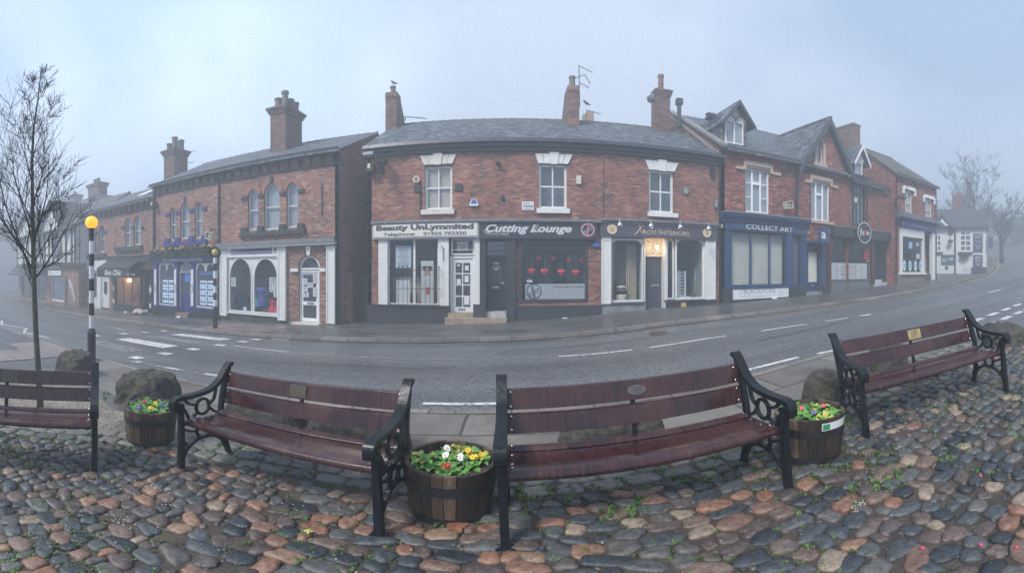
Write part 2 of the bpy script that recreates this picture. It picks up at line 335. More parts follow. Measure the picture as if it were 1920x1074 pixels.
        for i in range(k - 1):
            for j in range(4): fs.append((4 * i + j, 4 * i + (j + 1) % 4, 4 * i + 4 + (j + 1) % 4, 4 * i + 4 + j))
        fs += [(3, 2, 1, 0), (4 * k - 4, 4 * k - 3, 4 * k - 2, 4 * k - 1)]
        return s.add(vs, fs)
    def build(s, name, mat, parent=None, smooth=False, bevel=0, attr=False, local=False):
        o0 = Vector((0, 0, 0))
        p = parent
        if not local:
            while p is not None:
                o0 = o0 + p.location; p = p.parent
        me = bpy.data.meshes.new(name)
        me.from_pydata([(a - o0.x, b - o0.y, c - o0.z) for a, b, c in s.v], [], s.f)
        me.materials.append(mat)
        if attr:
            at = me.attributes.new('tone', 'FLOAT', 'POINT'); at.data.foreach_set('value', s.c)
        if smooth:
            me.polygons.foreach_set('use_smooth', [True] * len(me.polygons))
        me.update()
        o = bpy.data.objects.new(name, me); C.objects.link(o)
        if parent is not None: o.parent = parent
        if bevel:
            b = o.modifiers.new('bevel', 'BEVEL'); b.width = bevel; b.segments = 2; b.limit_method = 'ANGLE'
        return o
def fixn(o):
    import bmesh
    bm = bmesh.new(); bm.from_mesh(o.data); bmesh.ops.recalc_face_normals(bm, faces=bm.faces); bm.to_mesh(o.data); bm.free(); return o
def thing(name, label, cat, loc=(0, 0, 0), group=None, rz=0):
    o = bpy.data.objects.new(name, None); C.objects.link(o); o.location = loc; o.rotation_euler = (0, 0, rz)
    o.empty_display_size = .2
    return tag(o, label, cat, group)
def tag(o, label, cat, group=None):
    o['label'] = label; o['category'] = cat
    if group: o['group'] = group
    return o
def struct(name, mb, mat, **kw):
    o = mb.build(name, mat, **kw); o['kind'] = 'structure'; return o
def copy_tree(o, parent=None):
    c = o.copy(); C.objects.link(c)
    if parent is not None: c.parent = parent
    for ch in list(o.children): copy_tree(ch, c)
    return c
FONT = None
def text(s, name, mat, parent, u, z, Y, w=None, h=None, shear=0, bold=0, ex=.004, M=None, serif=False):
    """lettering as a mesh, left end u, baseline z, standing on the plane Y and facing -Y, scaled to width w and cap height h"""
    cu = bpy.data.curves.new('lettering', 'FONT'); cu.body = s; cu.size = 1; cu.extrude = .01; cu.shear = shear; cu.offset = bold; cu.resolution_u = 3
    if '\n' in s: cu.align_x = 'CENTER'
    ob = bpy.data.objects.new('lettering', cu); C.objects.link(ob)
    dg = bpy.context.evaluated_depsgraph_get(); me = bpy.data.meshes.new_from_object(ob.evaluated_get(dg))
    bpy.data.objects.remove(ob); 
    n = len(me.vertices); co = np.empty(n * 3); me.vertices.foreach_get('co', co); co = co.reshape(-1, 3)
    x0, x1, y0, y1 = co[:, 0].min(), co[:, 0].max(), co[:, 1].min(), co[:, 1].max()
    lines = s.count('\n') + 1
    capy = .7
    sx = (w / (x1 - x0)) if w else None
    sy = (h / capy) if h and lines == 1 else ((h / (y1 - y0)) if h else None)
    sx = sx or sy; sy = sy or sx
    mb = MB(M); base = 0 if lines == 1 else y0
    vs = [((a - x0) * sx + u, Y - (c + .01) / .02 * ex, (b - base) * sy + z) for a, b, c in co]
    mb.add(vs, [tuple(p.vertices) for p in me.polygons])
    bpy.data.meshes.remove(me)
    return mb.build(name, mat, parent)
def outline(a, b, c, d, rise=0, n=12, ins=0, pointed=False):
    a += ins; b -= ins; c += ins; d -= ins
    if rise <= 0: return [(a, c), (b, c), (b, d), (a, d)]
    rise = rise - ins * .3 if rise > ins else rise
    m = (a + b) / 2; hw = (b - a) / 2; pts = [(a, c), (b, c)]
    for i in range(n + 1):
        t = PI * i / n
        if pointed:
            k = math.cos(t); pts.append((m + hw * k, d - rise + rise * (1 - abs(k)) ** .62 if abs(k) < 1 else d - rise))
        else: pts.append((m + hw * math.cos(t), d - rise + rise * math.sin(t)))
    return pts
def wall_front(mb, u0, u1, z0, z1, Y, ops, depth=.2):
    """wall sheet facing -Y with real openings and reveals; ops: (a,b,c,d,rise)"""
    xs = sorted({u0, u1, *[o[0] for o in ops], *[o[1] for o in ops]}); zs = sorted({z0, z1, *[max(z0, o[2]) for o in ops], *[min(z1, o[3]) for o in ops]})
    xs = [x for x in xs if u0 <= x <= u1]
    for i in range(len(xs) - 1):
        for j in range(len(zs) - 1):
            cx = (xs[i] + xs[i + 1]) / 2; cz = (zs[j] + zs[j + 1]) / 2
            if any(o[0] < cx < o[1] and o[2] < cz < o[3] for o in ops): continue
            mb.add([(xs[i], Y, zs[j]), (xs[i + 1], Y, zs[j]), (xs[i + 1], Y, zs[j + 1]), (xs[i], Y, zs[j + 1])], [(0, 1, 2, 3)])
    for o in ops:
        a, b, c, d = o[:4]; rise = o[4] if len(o) > 4 else 0
        pts = outline(a, b, c, d, rise, 14)
        n = len(pts)
        mb.add([(p[0], Y, p[1]) for p in pts] + [(p[0], Y + depth, p[1]) for p in pts], [(i, (i + 1) % n, (i + 1) % n + n, i + n) for i in range(n)])
        if rise:
            arc = pts[2:]
            for i in range(len(arc) - 1):
                p, q = arc[i], arc[i + 1]
                mb.add([(p[0], Y, p[1]), (p[0], Y, d), (q[0], Y, d), (q[0], Y, q[1])], [(0, 3, 2, 1)])
def grid(name, mat, x0, x1, y0, y1, zf, dx=.5, dy=.5, off=0, kind='structure', nx=None):
    nx = nx or max(1, int(round((x1 - x0) / dx))); ny = max(1, int(round((y1 - y0) / dy)))
    mb = MB(); vs = []
    for j in range(ny + 1):
        for i in range(nx + 1):
            x = x0 + (x1 - x0) * i / nx; y = y0 + (y1 - y0) * j / ny; vs.append((x, y, zf(x, y) + off))
    fs = [(j * (nx + 1) + i, j * (nx + 1) + i + 1, (j + 1) * (nx + 1) + i + 1, (j + 1) * (nx + 1) + i) for j in range(ny) for i in range(nx)]
    mb.add(vs, fs); o = mb.build(name, mat, smooth=True)
    if kind: o['kind'] = kind
    return o
# ------------------------------------------------------------------ ground, road, pavements
RN = random.Random(11)
KP = [(-100, 10.4), (19, 10.4), (22, 10.7), (25, 11.3), (30, 12.5), (34.6, 13.8), (40, 15.2), (45, 17.2), (51, 20.3), (58, 26), (66, 34), (72, 44)]
def kerbY(X): return float(np.interp(X, [p[0] for p in KP], [p[1] for p in KP]))
grid('road', ASPH, -100, 120, -14, 78, groad, dx=1, dy=.5)
# far pavement with its raised kerb
def strip(name, mat, xs, y_of, offs, zf, kind='structure'):
    mb = MB(); vs = []; m = len(offs)
    for x in xs:
        for o in offs: vs.append((x, y_of(x) + o, zf(x, y_of(x) + o)))
    mb.add(vs, [(i * m + j, (i + 1) * m + j, (i + 1) * m + j + 1, i * m + j + 1) for i in range(len(xs) - 1) for j in range(m - 1)])
    o = mb.build(name, mat, smooth=True); o['kind'] = kind; return o
XS = [-90 + i for i in range(162)]
strip('pavement', PAVE, XS, kerbY, [.14, 1, 2, 3, 4, 6, 9], gpav)
mb = MB()
x = -60.0
def kz(X, Y): return gpav(X) + .006
while x < 71:
    L = .91; a, b = x + .005, x + L - .005
    ya, yb = kerbY(a), kerbY(b); dr = 0
    za, zb = kz(a, 0) - dr, kz(b, 0) - dr
    mb.add([(a, ya, za - .3), (b, yb, zb - .3), (b, yb + .15, zb - .3), (a, ya + .15, za - .3), (a, ya + .012, za), (b, yb + .012, zb), (b, yb + .15, zb), (a, ya + .15, za)],
           [(0, 3, 2, 1), (4, 5, 6, 7), (0, 1, 5, 4), (1, 2, 6, 5), (2, 3, 7, 6), (3, 0, 4, 7)])
    x += L
struct('kerb', mb, KERB)
# dropped crossing slabs on the far side
grid('tactile_paving', tilemat('buff_tactile_slabs', [(0, (.2, .155, .14)), (1, (.26, .2, .18))], (.1, .085, .08), .4, .4, .012, axis='XY', rough=.6, gloss=.3, bump=.5, offset=0), -10.6, -7.6, 10.6, 12.6, gpav, off=.008)
TACT = tilemat('pink_tactile_slabs', [(0, (.21, .165, .16)), (1, (.27, .21, .2))], (.1, .085, .085), .4, .4, .012, axis='XY', rough=.55, gloss=.25, bump=.5, offset=0)
# plaza on the camera's side: worn stone flags, a course of setts, gravel round the tree and the cobbles
grid('footway', PAVE, -17, -7.0, -3, 4.38, gplaza, off=.0)
grid('tactile_paving', TACT, -10.4, -8.0, 3.3, 4.36, gplaza, off=.012)
grid('tactile_paving', TACT, -9.4, -8.0, 2.3, 3.296, gplaza, off=.012)
grid('flagstone_paving', FLAG, -7.0, 7.4, 2.2, 4.3, gplaza, off=.006, dx=.5, dy=.5)
mb = MB(); x = -17
while x < 7.2:
    a, b = x + .004, x + .906
    mb.add([(a, 4.3, f(a) - .15), (b, 4.3, f(b) - .15), (b, 4.43, f(b) - .15), (a, 4.43, f(a) - .15), (a, 4.3, f(a) + .012), (b, 4.3, f(b) + .012), (b, 4.42, f(b) + .01), (a, 4.42, f(a) + .01)],
           [(0, 3, 2, 1), (4, 5, 6, 7), (0, 1, 5, 4), (1, 2, 6, 5), (2, 3, 7, 6), (3, 0, 4, 7)]); x += .91
struct('kerb', mb, KERB)
def earth():
    m, t, b = nodes('dark_wet_soil')
    geo = N(t, 'ShaderNodeNewGeometry'); n = N(t, 'ShaderNodeTexNoise'); n.inputs['Scale'].default_value = 5; n.inputs['Detail'].default_value = 10; n.inputs['Roughness'].default_value = .75
    t.links.new(geo.outputs['Position'], n.inputs['Vector'])
    r = ramp(t, [(.3, (.028, .022, .017)), (.5, (.06, .045, .034)), (.57, (.08, .062, .046)), (.64, (.045, .06, .018)), (.8, (.07, .1, .025))]); t.links.new(n.outputs['Fac'], r.inputs[0]); t.links.new(r.outputs[0], b.inputs['Base Color'])
    b.inputs['Roughness'].default_value = .7
    n2 = N(t, 'ShaderNodeTexNoise'); n2.inputs['Scale'].default_value = 90; n2.inputs['Detail'].default_value = 5; t.links.new(geo.outputs['Position'], n2.inputs['Vector'])
    bp = N(t, 'ShaderNodeBump'); bp.inputs['Strength'].default_value = 1; bp.inputs['Distance'].default_value = .01; t.links.new(n2.outputs['Fac'], bp.inputs['Height']); t.links.new(bp.outputs[0], b.inputs['Normal'])
    return m
EARTH = earth()
def soilz(x, y): return f(x) + .004
SETTY = [(-7, -1.2), (-5.2, -.2), (-4.3, .85), (-3.7, 1.42), (-3.2, 2.0), (-2.6, 2.36), (-1.5, 2.5), (1.5, 2.48), (7.4, 2.5)]
def setty(X): return float(np.interp(X, [p[0] for p in SETTY], [p[1] for p in SETTY]))
mb = MB(); vs = []; xs = [-7.0 + .24 * i for i in range(61)]
for x in xs:
    for k in range(7): y = -.9 + (setty(x) + .28 + .9) * k / 6; vs.append((x, y, soilz(x, y) + .008))
mb.add(vs, [(i * 7 + k, (i + 1) * 7 + k, (i + 1) * 7 + k + 1, i * 7 + k + 1) for i in range(60) for k in range(6)])
struct('soil', mb, EARTH, smooth=True)
# gravel bed
def gravel():
    m, t, b = nodes('buff_gravel')
    geo = N(t, 'ShaderNodeNewGeometry'); v = N(t, 'ShaderNodeTexVoronoi'); v.inputs['Scale'].default_value = 55; t.links.new(geo.outputs['Position'], v.inputs['Vector'])
    r = ramp(t, [(.1, (.09, .075, .06)), (.4, (.2, .165, .13)), (.7, (.3, .26, .21)), (.95, (.42, .38, .33))]); t.links.new(v.outputs['Color'], r.inputs[0])
    n = N(t, 'ShaderNodeTexNoise'); n.inputs['Scale'].default_value = 2.2; n.inputs['Detail'].default_value = 8; t.links.new(geo.outputs['Position'], n.inputs['Vector'])
    r2 = ramp(t, [(.35, g3(.55)), (.65, g3(1.1))]); t.links.new(n.outputs['Fac'], r2.inputs[0])
    ml = N(t, 'ShaderNodeMix', data_type='RGBA', blend_type='MULTIPLY'); ml.inputs[0].default_value = 1
    t.links.new(r.outputs[0], ml.inputs[6]); t.links.new(r2.outputs[0], ml.inputs[7]); t.links.new(ml.outputs[2], b.inputs['Base Color'])
    bp = N(t, 'ShaderNodeBump'); bp.inputs['Strength'].default_value = 1; bp.inputs['Distance'].default_value = .012; t.links.new(v.outputs['Distance'], bp.inputs['Height']); bp.invert = True; t.links.new(bp.outputs[0], b.inputs['Normal'])
    b.inputs['Roughness'].default_value = .75
    return m
mb = MB(); vs = []; xs = [-7.0 + .2 * i for i in range(25)]
for x in xs:
    lo = setty(x) + .25; hi = max(lo, 2.72 - .1 * max(0, x + 3.4) + .06 * math.sin(x * 5))
    for k in range(5): y = lo + (hi - lo) * k / 4; vs.append((x, y, f(x) + .02))
mb.add(vs, [(i * 5 + k, (i + 1) * 5 + k, (i + 1) * 5 + k + 1, i * 5 + k + 1) for i in range(24) for k in range(4)])
o = mb.build('gravel', gravel(), smooth=True); o['kind'] = 'stuff'; o['label'] = 'buff gravel bed round the young tree'
# stones: one rounded template at two resolutions
def ico(sub):
    import bmesh
    bm = bmesh.new(); bmesh.ops.create_icosphere(bm, subdivisions=sub, radius=1)
    v = np.array([p.co[:] for p in bm.verts]); fc = [tuple(q.index for q in g.verts) for g in bm.faces]; bm.free(); return v, np.array(fc)
ICO = {k: ico(k) for k in (2, 3)}
rng = np.random.default_rng(5)
def stone_verts(sub, lx, ly, lz, rot, sq=2.6):
    v, fc = ICO[sub]
    a = np.abs(v) + 1e-6; n = (a[:, 0] ** sq + a[:, 1] ** sq + a[:, 2] ** sq) ** (1 / sq); p = v / n[:, None]
    ph = rng.uniform(0, 6.28, 6); k = 1 + .085 * np.sin(p[:, 0] * 2.3 + ph[0]) * np.cos(p[:, 1] * 2.7 + ph[1]) + .06 * np.sin(p[:, 1] * 4.1 + ph[2] + p[:, 0] * 1.7) + .035 * np.sin(p[:, 0] * 7 + ph[3]) * np.sin(p[:, 1] * 6 + ph[4])
    p = p * k[:, None] * np.array([lx, ly, lz]); p[:, 0] *= 1 + .16 * math.sin(ph[5]) * p[:, 1] / ly
    c, s = math.cos(rot), math.sin(rot)
    return np.stack([p[:, 0] * c - p[:, 1] * s, p[:, 0] * s + p[:, 1] * c, p[:, 2]], 1), fc
def stones(name, lst, mat, sq=2.6):
    V = []; Fc = []; T = []; off = 0
    for (x, y, z, lx, ly, lz, rot, tone, sub, tilt) in lst:
        p, fc = stone_verts(sub, lx, ly, lz, rot, sq)
        p[:, 2] += p[:, 0] * tilt[0] + p[:, 1] * tilt[1]
        V.append(p + np.array([x, y, z])); Fc.append(fc + off); T.append(np.full(len(p), tone)); off += len(p)
    V = np.concatenate(V); Fc = np.concatenate(Fc); T = np.concatenate(T)
    me = bpy.data.meshes.new(name); me.vertices.add(len(V)); me.vertices.foreach_set('co', V.ravel())
    me.loops.add(Fc.size); me.loops.foreach_set('vertex_index', Fc.ravel()); me.polygons.add(len(Fc))
    me.polygons.foreach_set('loop_start', np.arange(0, Fc.size, 3)); me.polygons.foreach_set('use_smooth', np.ones(len(Fc), bool))
    at = me.attributes.new('tone', 'FLOAT', 'POINT'); at.data.foreach_set('value', T.astype(np.float32))
    me.materials.append(mat); me.update(calc_edges=True); me.validate()
    o = bpy.data.objects.new(name, me); C.objects.link(o); o['kind'] = 'structure'; return o
def stonemat(name, stops, rough=(.13, .45), speck=.35):
    m, t, b = nodes(name)
    at = N(t, 'ShaderNodeAttribute', attribute_name='tone'); r = ramp(t, stops, 'LINEAR'); t.links.new(at.outputs['Fac'], r.inputs[0])
    geo = N(t, 'ShaderNodeNewGeometry')
    n = N(t, 'ShaderNodeTexNoise'); n.inputs['Scale'].default_value = 26; n.inputs['Detail'].default_value = 9; n.inputs['Roughness'].default_value = .75; t.links.new(geo.outputs['Position'], n.inputs['Vector'])
    n2 = N(t, 'ShaderNodeTexNoise'); n2.inputs['Scale'].default_value = 260; n2.inputs['Detail'].default_value = 2; t.links.new(geo.outputs['Position'], n2.inputs['Vector'])
    r1 = ramp(t, [(.3, g3(.5)), (.5, g3(1)), (.72, g3(1.75))]); t.links.new(n.outputs['Fac'], r1.inputs[0])
    r2 = ramp(t, [(.35, g3(1 - speck)), (.65, g3(1 + speck))]); t.links.new(n2.outputs['Fac'], r2.inputs[0])
    a = N(t, 'ShaderNodeMix', data_type='RGBA', blend_type='MULTIPLY'); a.inputs[0].default_value = 1; t.links.new(r.outputs[0], a.inputs[6]); t.links.new(r1.outputs[0], a.inputs[7])
    c = N(t, 'ShaderNodeMix', data_type='RGBA', blend_type='MULTIPLY'); c.inputs[0].default_value = 1; t.links.new(a.outputs[2], c.inputs[6]); t.links.new(r2.outputs[0], c.inputs[7])
    t.links.new(c.outputs[2], b.inputs['Base Color'])
    rr = N(t, 'ShaderNodeMapRange'); rr.inputs[1].default_value = .35; rr.inputs[2].default_value = .65; rr.inputs[3].default_value = rough[0]; rr.inputs[4].default_value = rough[1]
    t.links.new(n.outputs['Fac'], rr.inputs[0]); t.links.new(rr.outputs[0], b.inputs['Roughness'])
    bp = N(t, 'ShaderNodeBump'); bp.inputs['Strength'].default_value = .9; bp.inputs['Distance'].default_value = .008; t.links.new(n.outputs['Fac'], bp.inputs['Height']); t.links.new(bp.outputs[0], b.inputs['Normal'])
    return m
COB = stonemat('river_cobble', [(0, (.022, .026, .031)), (.15, (.04, .046, .053)), (.3, (.068, .073, .078)), (.42, (.1, .097, .09)), (.52, (.078, .06, .055)), (.64, (.11, .082, .07)), (.76, (.155, .105, .082)), (.86, (.21, .1, .066)), (.94, (.23, .15, .095)), (1, (.25, .22, .18))])
SETTM = stonemat('grey_sett', [(0, (.07, .075, .08)), (.5, (.13, .125, .12)), (1, (.19, .17, .15))], (.3, .6), .2)
BAR = [(-.367, 2.38, .27), (-3.01, 2.37, .26), (2.06, 2.24, .27)]
lst = []; tips = []
y = -.85; row = 0
while y < 3.0:
    rh = RN.uniform(.096, .122); x = -6.6 + RN.uniform(0, .15); row += 1
    while x < 7.4:
        r = math.hypot(x, y)
        big = 1.0 + (.35 if (abs(x) < 2.6 and y < 2.3 and x > -1.6) else 0) * RN.random()
        L = RN.choice([.075, .095, .115, .13, .15, .17, .2]) * RN.uniform(.88, 1.12) * (1.0 if x > 1.2 else .92) * big
        yy = y + .05 * math.sin(x * 1.9 + row * .15) + .03 * math.sin(x * 4.3) + RN.uniform(-.012, .012)
        cx = x + L / 2
        lim = setty(cx) - .06 + .03 * math.sin(cx * 9)
        az = abs(math.atan2(cx, yy))
        if yy < lim and not any(math.hypot(cx - bx, yy - by) < br - .02 for bx, by, br in BAR) and RN.random() > .03:
            W = rh * RN.uniform(.88, 1.16) * (1.15 if RN.random() < .2 * big else 1)
            t = RN.random(); tone = t * .6 if RN.random() < .72 else .45 + t * .5
            if x > 2.2 or x < -2.4: tone = tone * .85
            elif RN.random() < .12: tone = RN.uniform(.7, .95)
            if RN.random() < .05: tone = .97
            rot = RN.uniform(-.42, .42) + (.12 if x > 1 else -.1)
            hgt = RN.uniform(.022, .038)
            lst.append((cx, yy, f(cx) + .006, L / 2 * RN.uniform(.98, 1.06), W / 2, hgt, rot, tone, 3 if r < 2.7 and az < 1.36 and r > 1.3 else 2, (RN.uniform(-.12, .12), RN.uniform(-.12, .12))))
        else: tips.append((cx, yy))
        x += L + RN.uniform(-.004, .012)
    y += rh * RN.uniform(.96, 1.08)
for _ in range(3800):                     # small pebbles pressed into the joints
    px_, py_ = RN.uniform(-6, 7), RN.uniform(-.8, 2.6)
    if py_ < setty(px_) - .03: s_ = RN.uniform(.008, .024); lst.append((px_, py_, f(px_) + .01, s_ * 1.3, s_, s_ * .8, RN.uniform(0, 3), RN.random() * .75, 2, (0, 0)))
stones('cobblestone_paving', lst, COB, 3.1)
COBL = lst
lst = []
for k in range(3):                        # courses of squared setts behind the cobbles
    x = -5.4
    while x < 7.2:
        L = RN.uniform(.17, .27); cx = x + L / 2
        sl = (setty(cx + .05) - setty(cx - .05)) / .1; ang = math.atan(sl)
        if ang > .2 and k == 2: x += L; continue
        nx, ny = -math.sin(ang), math.cos(ang); d = .07 + k * .155
        lst.append((cx + nx * d, setty(cx) + ny * d + RN.uniform(-.008, .008), f(cx) + .0, L / 2 * .96, .07, .03, ang + RN.uniform(-.05, .05), RN.random(), 3, (0, 0)))
        x += (L + .012) * math.cos(ang)
stones('sett_paving', lst, SETTM, 6)
# grass and weeds in the joints
GR = pm('fresh_grass_blade', (.075, .15, .03), .6, .6, 3)
mb = MB(); gvs = []; gf = []
def tuft(x, y, n, h, sp):
    z = f(x) + .014
    for _ in range(n):
        a = RN.uniform(0, 2 * PI); q = RN.uniform(0, sp); bx, by = x + q * math.cos(a), y + q * math.sin(a)
        l = h * RN.uniform(.5, 1.3); b = RN.uniform(0, 2 * PI); wd = RN.uniform(.0025, .005)
        tx, ty = math.cos(b) * l * .7, math.sin(b) * l * .7; px_, py_ = -math.sin(b) * wd, math.cos(b) * wd
        o = len(gvs)
        gvs.extend([(bx - px_, by - py_, z), (bx + px_, by + py_, z), (bx + tx * .4 + px_ * 1.6, by + ty * .4 + py_ * 1.6, z + l * .65), (bx + tx * .4 - px_ * 1.6, by + ty * .4 - py_ * 1.6, z + l * .65), (bx + tx, by + ty, z + l * .8)])
        gf.extend([(o, o + 1, o + 2, o + 3), (o + 3, o + 2, o + 4)])
def gn(x, y): return math.sin(x * 1.7 + 1.3) * math.cos(y * 2.3 - x) + .6 * math.sin(x * 4.1 + y * 3.3) + .4 * math.sin(x * 9 - y * 7)
for _ in range(14000):
    x = RN.uniform(-6, 6.8); y = RN.uniform(-.8, 2.75)
    if y > setty(x) + .15: continue
    if gn(x, y) + RN.uniform(-.8, .8) < .2: continue
    # settle in a joint, not on a stone
    if any(abs(x - c[0]) < c[3] * .75 and abs(y - c[1]) < c[4] * .75 for c in COBL[:0]): continue
    tuft(x, y, RN.randint(3, 7), RN.uniform(.016, .032), .02)
for _ in range(420):
    x = RN.uniform(-5, 6.5); tuft(x, setty(x) + RN.uniform(-.12, .5), RN.randint(5, 12), .034, .035)
for cx, cy, n in ((-3.2, 1.2, 9), (1.95, 1.5, 22), (2.3, 1.75, 16), (.6, 2.2, 16), (1.2, 2.35, 12), (.35, 2.45, 8), (-4.45, 1.95, 7), (-4.4, 1.75, 5), (6.6, 1.9, 20), (6.3, 1.5, 18), (-.05, 2.62, 5), (-4.8, 2.95, 8)):
    for _ in range(n): tuft(cx + RN.gauss(0, .13), cy + RN.gauss(0, .06), 9, .04, .03)
mb.add(gvs, gf); o = mb.build('grass', GR); o['kind'] = 'stuff'; o['label'] = 'short green grass and weeds in the joints of the cobbles'
# fallen crumbs of bread and petals
mb = MB()
for cx, cy, n, s in ((-2.2, 1.72, 70, .09), (-2.0, 1.62, 30, .12), (-1.9, 1.28, 22, .05), (1.7, 1.45, 40, .05), (0, 1.8, 60, 1.6), (-2, 1.6, 90, .8), (3, 1.5, 40, 1.0)):
    for _ in range(n):
        x, y = RN.gauss(cx, s), RN.gauss(cy, s * .5)
        if y < .4 or math.hypot(x, y) < 1.6 or y > setty(x): continue
        q = RN.uniform(.002, .0045); mb.ball((x, y, f(x) + .034), q, 6, (1.6, 1, .7))
o = mb.build('crumbs', flat('pale_crumb', (.55, .5, .42))); o['kind'] = 'stuff'; o['label'] = 'pale scattered crumbs on the cobbles'
# ------------------------------------------------------------------ road paint
def mark(mb, pts, wd):
    """painted line through points (x,y), subdivided to follow the road"""
    for (a, b) in zip(pts[:-1], pts[1:]):
        L = math.dist(a, b); n = max(1, int(L / .4)); dx, dy = (b[0] - a[0]) / L, (b[1] - a[1]) / L; nx, ny = -dy * wd / 2, dx * wd / 2
        for i in range(n):
            p = [(a[0] + dx * L * t, a[1] + dy * L * t) for t in (i / n, (i + 1) / n)]
            q = [(p[0][0] - nx, p[0][1] - ny), (p[1][0] - nx, p[1][1] - ny), (p[1][0] + nx, p[1][1] + ny), (p[0][0] + nx, p[0][1] + ny)]
            mb.add([(u, v, groad(u, v) + .012) for u, v in q], [(0, 1, 2, 3)])
mb = MB(); wn = MB()
for k, Y in enumerate((9.15, 8.05, 6.95, 5.85)):
    mark(mb if k in (0, 2) else wn, [(-10.2, Y), (-7.95, Y)], .56)
for Y in (9.75, 9.1, 8.1, 7.1, 6.15, 5.3): mark(mb, [(-7.25, Y - .13), (-7.25, Y + .13)], .34)
for Y in (9.5, 8.6, 7.7, 6.6): mark(mb, [(-11.25, Y - .12), (-11.25, Y + .12)], .34)
zz = [(-11.9, 8.25), (-13.2, 8.6), (-14.6, 7.9), (-16.2, 8.5), (-17.8, 7.9), (-19.5, 8.4)]
mark(wn, zz, .1); mark(mb, zz[:3], .09)
zz = [(-11.4, 5.0), (-13.0, 4.75), (-14.2, 5.3), (-15.8, 4.8), (-17.4, 5.3), (-19.5, 4.9)]
mark(mb, zz, .1)
zz = [(-7.0, 4.95), (-5.9, 5.1), (-4.7, 5.15)]
mark(wn, zz, .1); mark(mb, [(-6.9, 5.0), (-6.7, 5.0)], .16); mark(mb, [(-6.0, 5.08), (-5.6, 5.1)], .1); mark(mb, [(-5.0, 5.16), (-4.6, 5.18)], .12)
mark(mb, [(-6.9, 8.25), (-5.0, 8.05)], .08); mark(wn, [(-4.8, 8.0), (-2.8, 7.9), (-.6, 7.8)], .08)
for a, b in ((-2.3, -1.9), (-1.1, .0)): mark(mb, [(a, 4.86), (b, 4.86)], .1)
mark(mb, [(2.9, 4.82), (4.15, 4.78)], .09); mark(mb, [(4.5, 4.7), (5.2, 4.6)], .09)
for a, b in ((.9, 2.35), (2.7, 4.4), (5.3, 6.6), (7.2, 8.0)): mark(mb, [(a, 7.75 - a * .07), (b, 7.75 - b * .07)], .1)
mark(wn, [(-.4, 7.85), (.9, 7.7)], .08)
mark(mb, [(8.5, 7.15), (8.9, 7.1)], .18); mark(mb, [(16, 6.4), (17.4, 6.3)], .14)
for i in range(5): mark(mb, [(7.3 + i * 1.05, 3.75), (7.95 + i * 1.05, 3.75)], .17); mark(mb, [(7.0 + i * .95, 3.2), (7.6 + i * .95, 3.2)], .17)
for i in range(5): mark(wn, [(12.5 + i * .9, 3.9 + i * .2), (13.1 + i * .9, 4.3 + i * .2)], .25)
for i in range(7): mark(wn, [(24 + i * 5, 7 + i * 1.15), (26 + i * 5, 7.4 + i * 1.15)], .14)
for a, b in ((-3.2, -2.9), (-1.4, -.4), (1.2, 1.6)): mark(wn, [(a, 10.05), (b, 10.05)], .09)
mark(mb, [(-6.9, 10.1), (-6.3, 10.1)], .12)
struct('road_marking', mb, P_WHITE); struct('road_marking', wn, P_WORN)
yl = MB(); xs = [7 + .8 * i for i in range(60)]
mark(yl, [(x, kerbY(x) - .3) for x in xs], .075); mark(yl, [(x, kerbY(x) - .5) for x in xs[20:]], .075)
struct('road_marking', yl, P_YELL)
gu = MB(); mark(gu, [(x, kerbY(x) - .09) for x in [-60 + .8 * i for i in range(150)]], .16)
struct('gutter_channel', gu, pm('wet_dirty_gutter', (.035, .033, .032), .45, .4, 3))
ck = MB(); RC = random.Random(8)
for x_, y_, L_k, a_ in ((-5, 6.6, 4, .1), (0, 8.8, 5, -.05), (4.5, 6.5, 4, .2), (9, 9.2, 6, .02), (-2, 9.6, 3, .3)):
    p = [(x_, y_)]
    for i in range(14): p.append((p[-1][0] + L_k / 14, p[-1][1] + RC.gauss(a_ * .12, .05)))
    mark(ck, p, .022)
struct('road_crack', ck, pm('tar_crack', (.015, .015, .016), .4, .2, 9))
dc = MB(); [dc.box(-1.6 + i * .05, -1.575 + i * .05, 10.2, 10.38, groad(-1.5, 10.3) - .02, groad(-1.5, 10.3) + .022) for i in range(9)]; dc.box(-1.62, -1.17, 10.185, 10.2, groad(-1.5, 10.3) - .02, groad(-1.5, 10.3) + .024); dc.box(-1.62, -1.17, 10.38, 10.395, groad(-1.5, 10.3) - .02, groad(-1.5, 10.3) + .024)
struct('drain_grate', dc, pm('rusty_cast_iron', (.07, .05, .04), .6, .3, 20, .5))
# iron cover in the road
mb = MB(); mb.prismz([(3.6 + .3 * math.cos(i * PI / 12), 9.2 + .3 * math.sin(i * PI / 12)) for i in range(24)], groad(3.6, 9.2) - .05, groad(3.6, 9.2) + .012)
struct('manhole_cover', mb, pm('rusty_cast_iron', (.07, .05, .04), .6, .3, 20, .5))
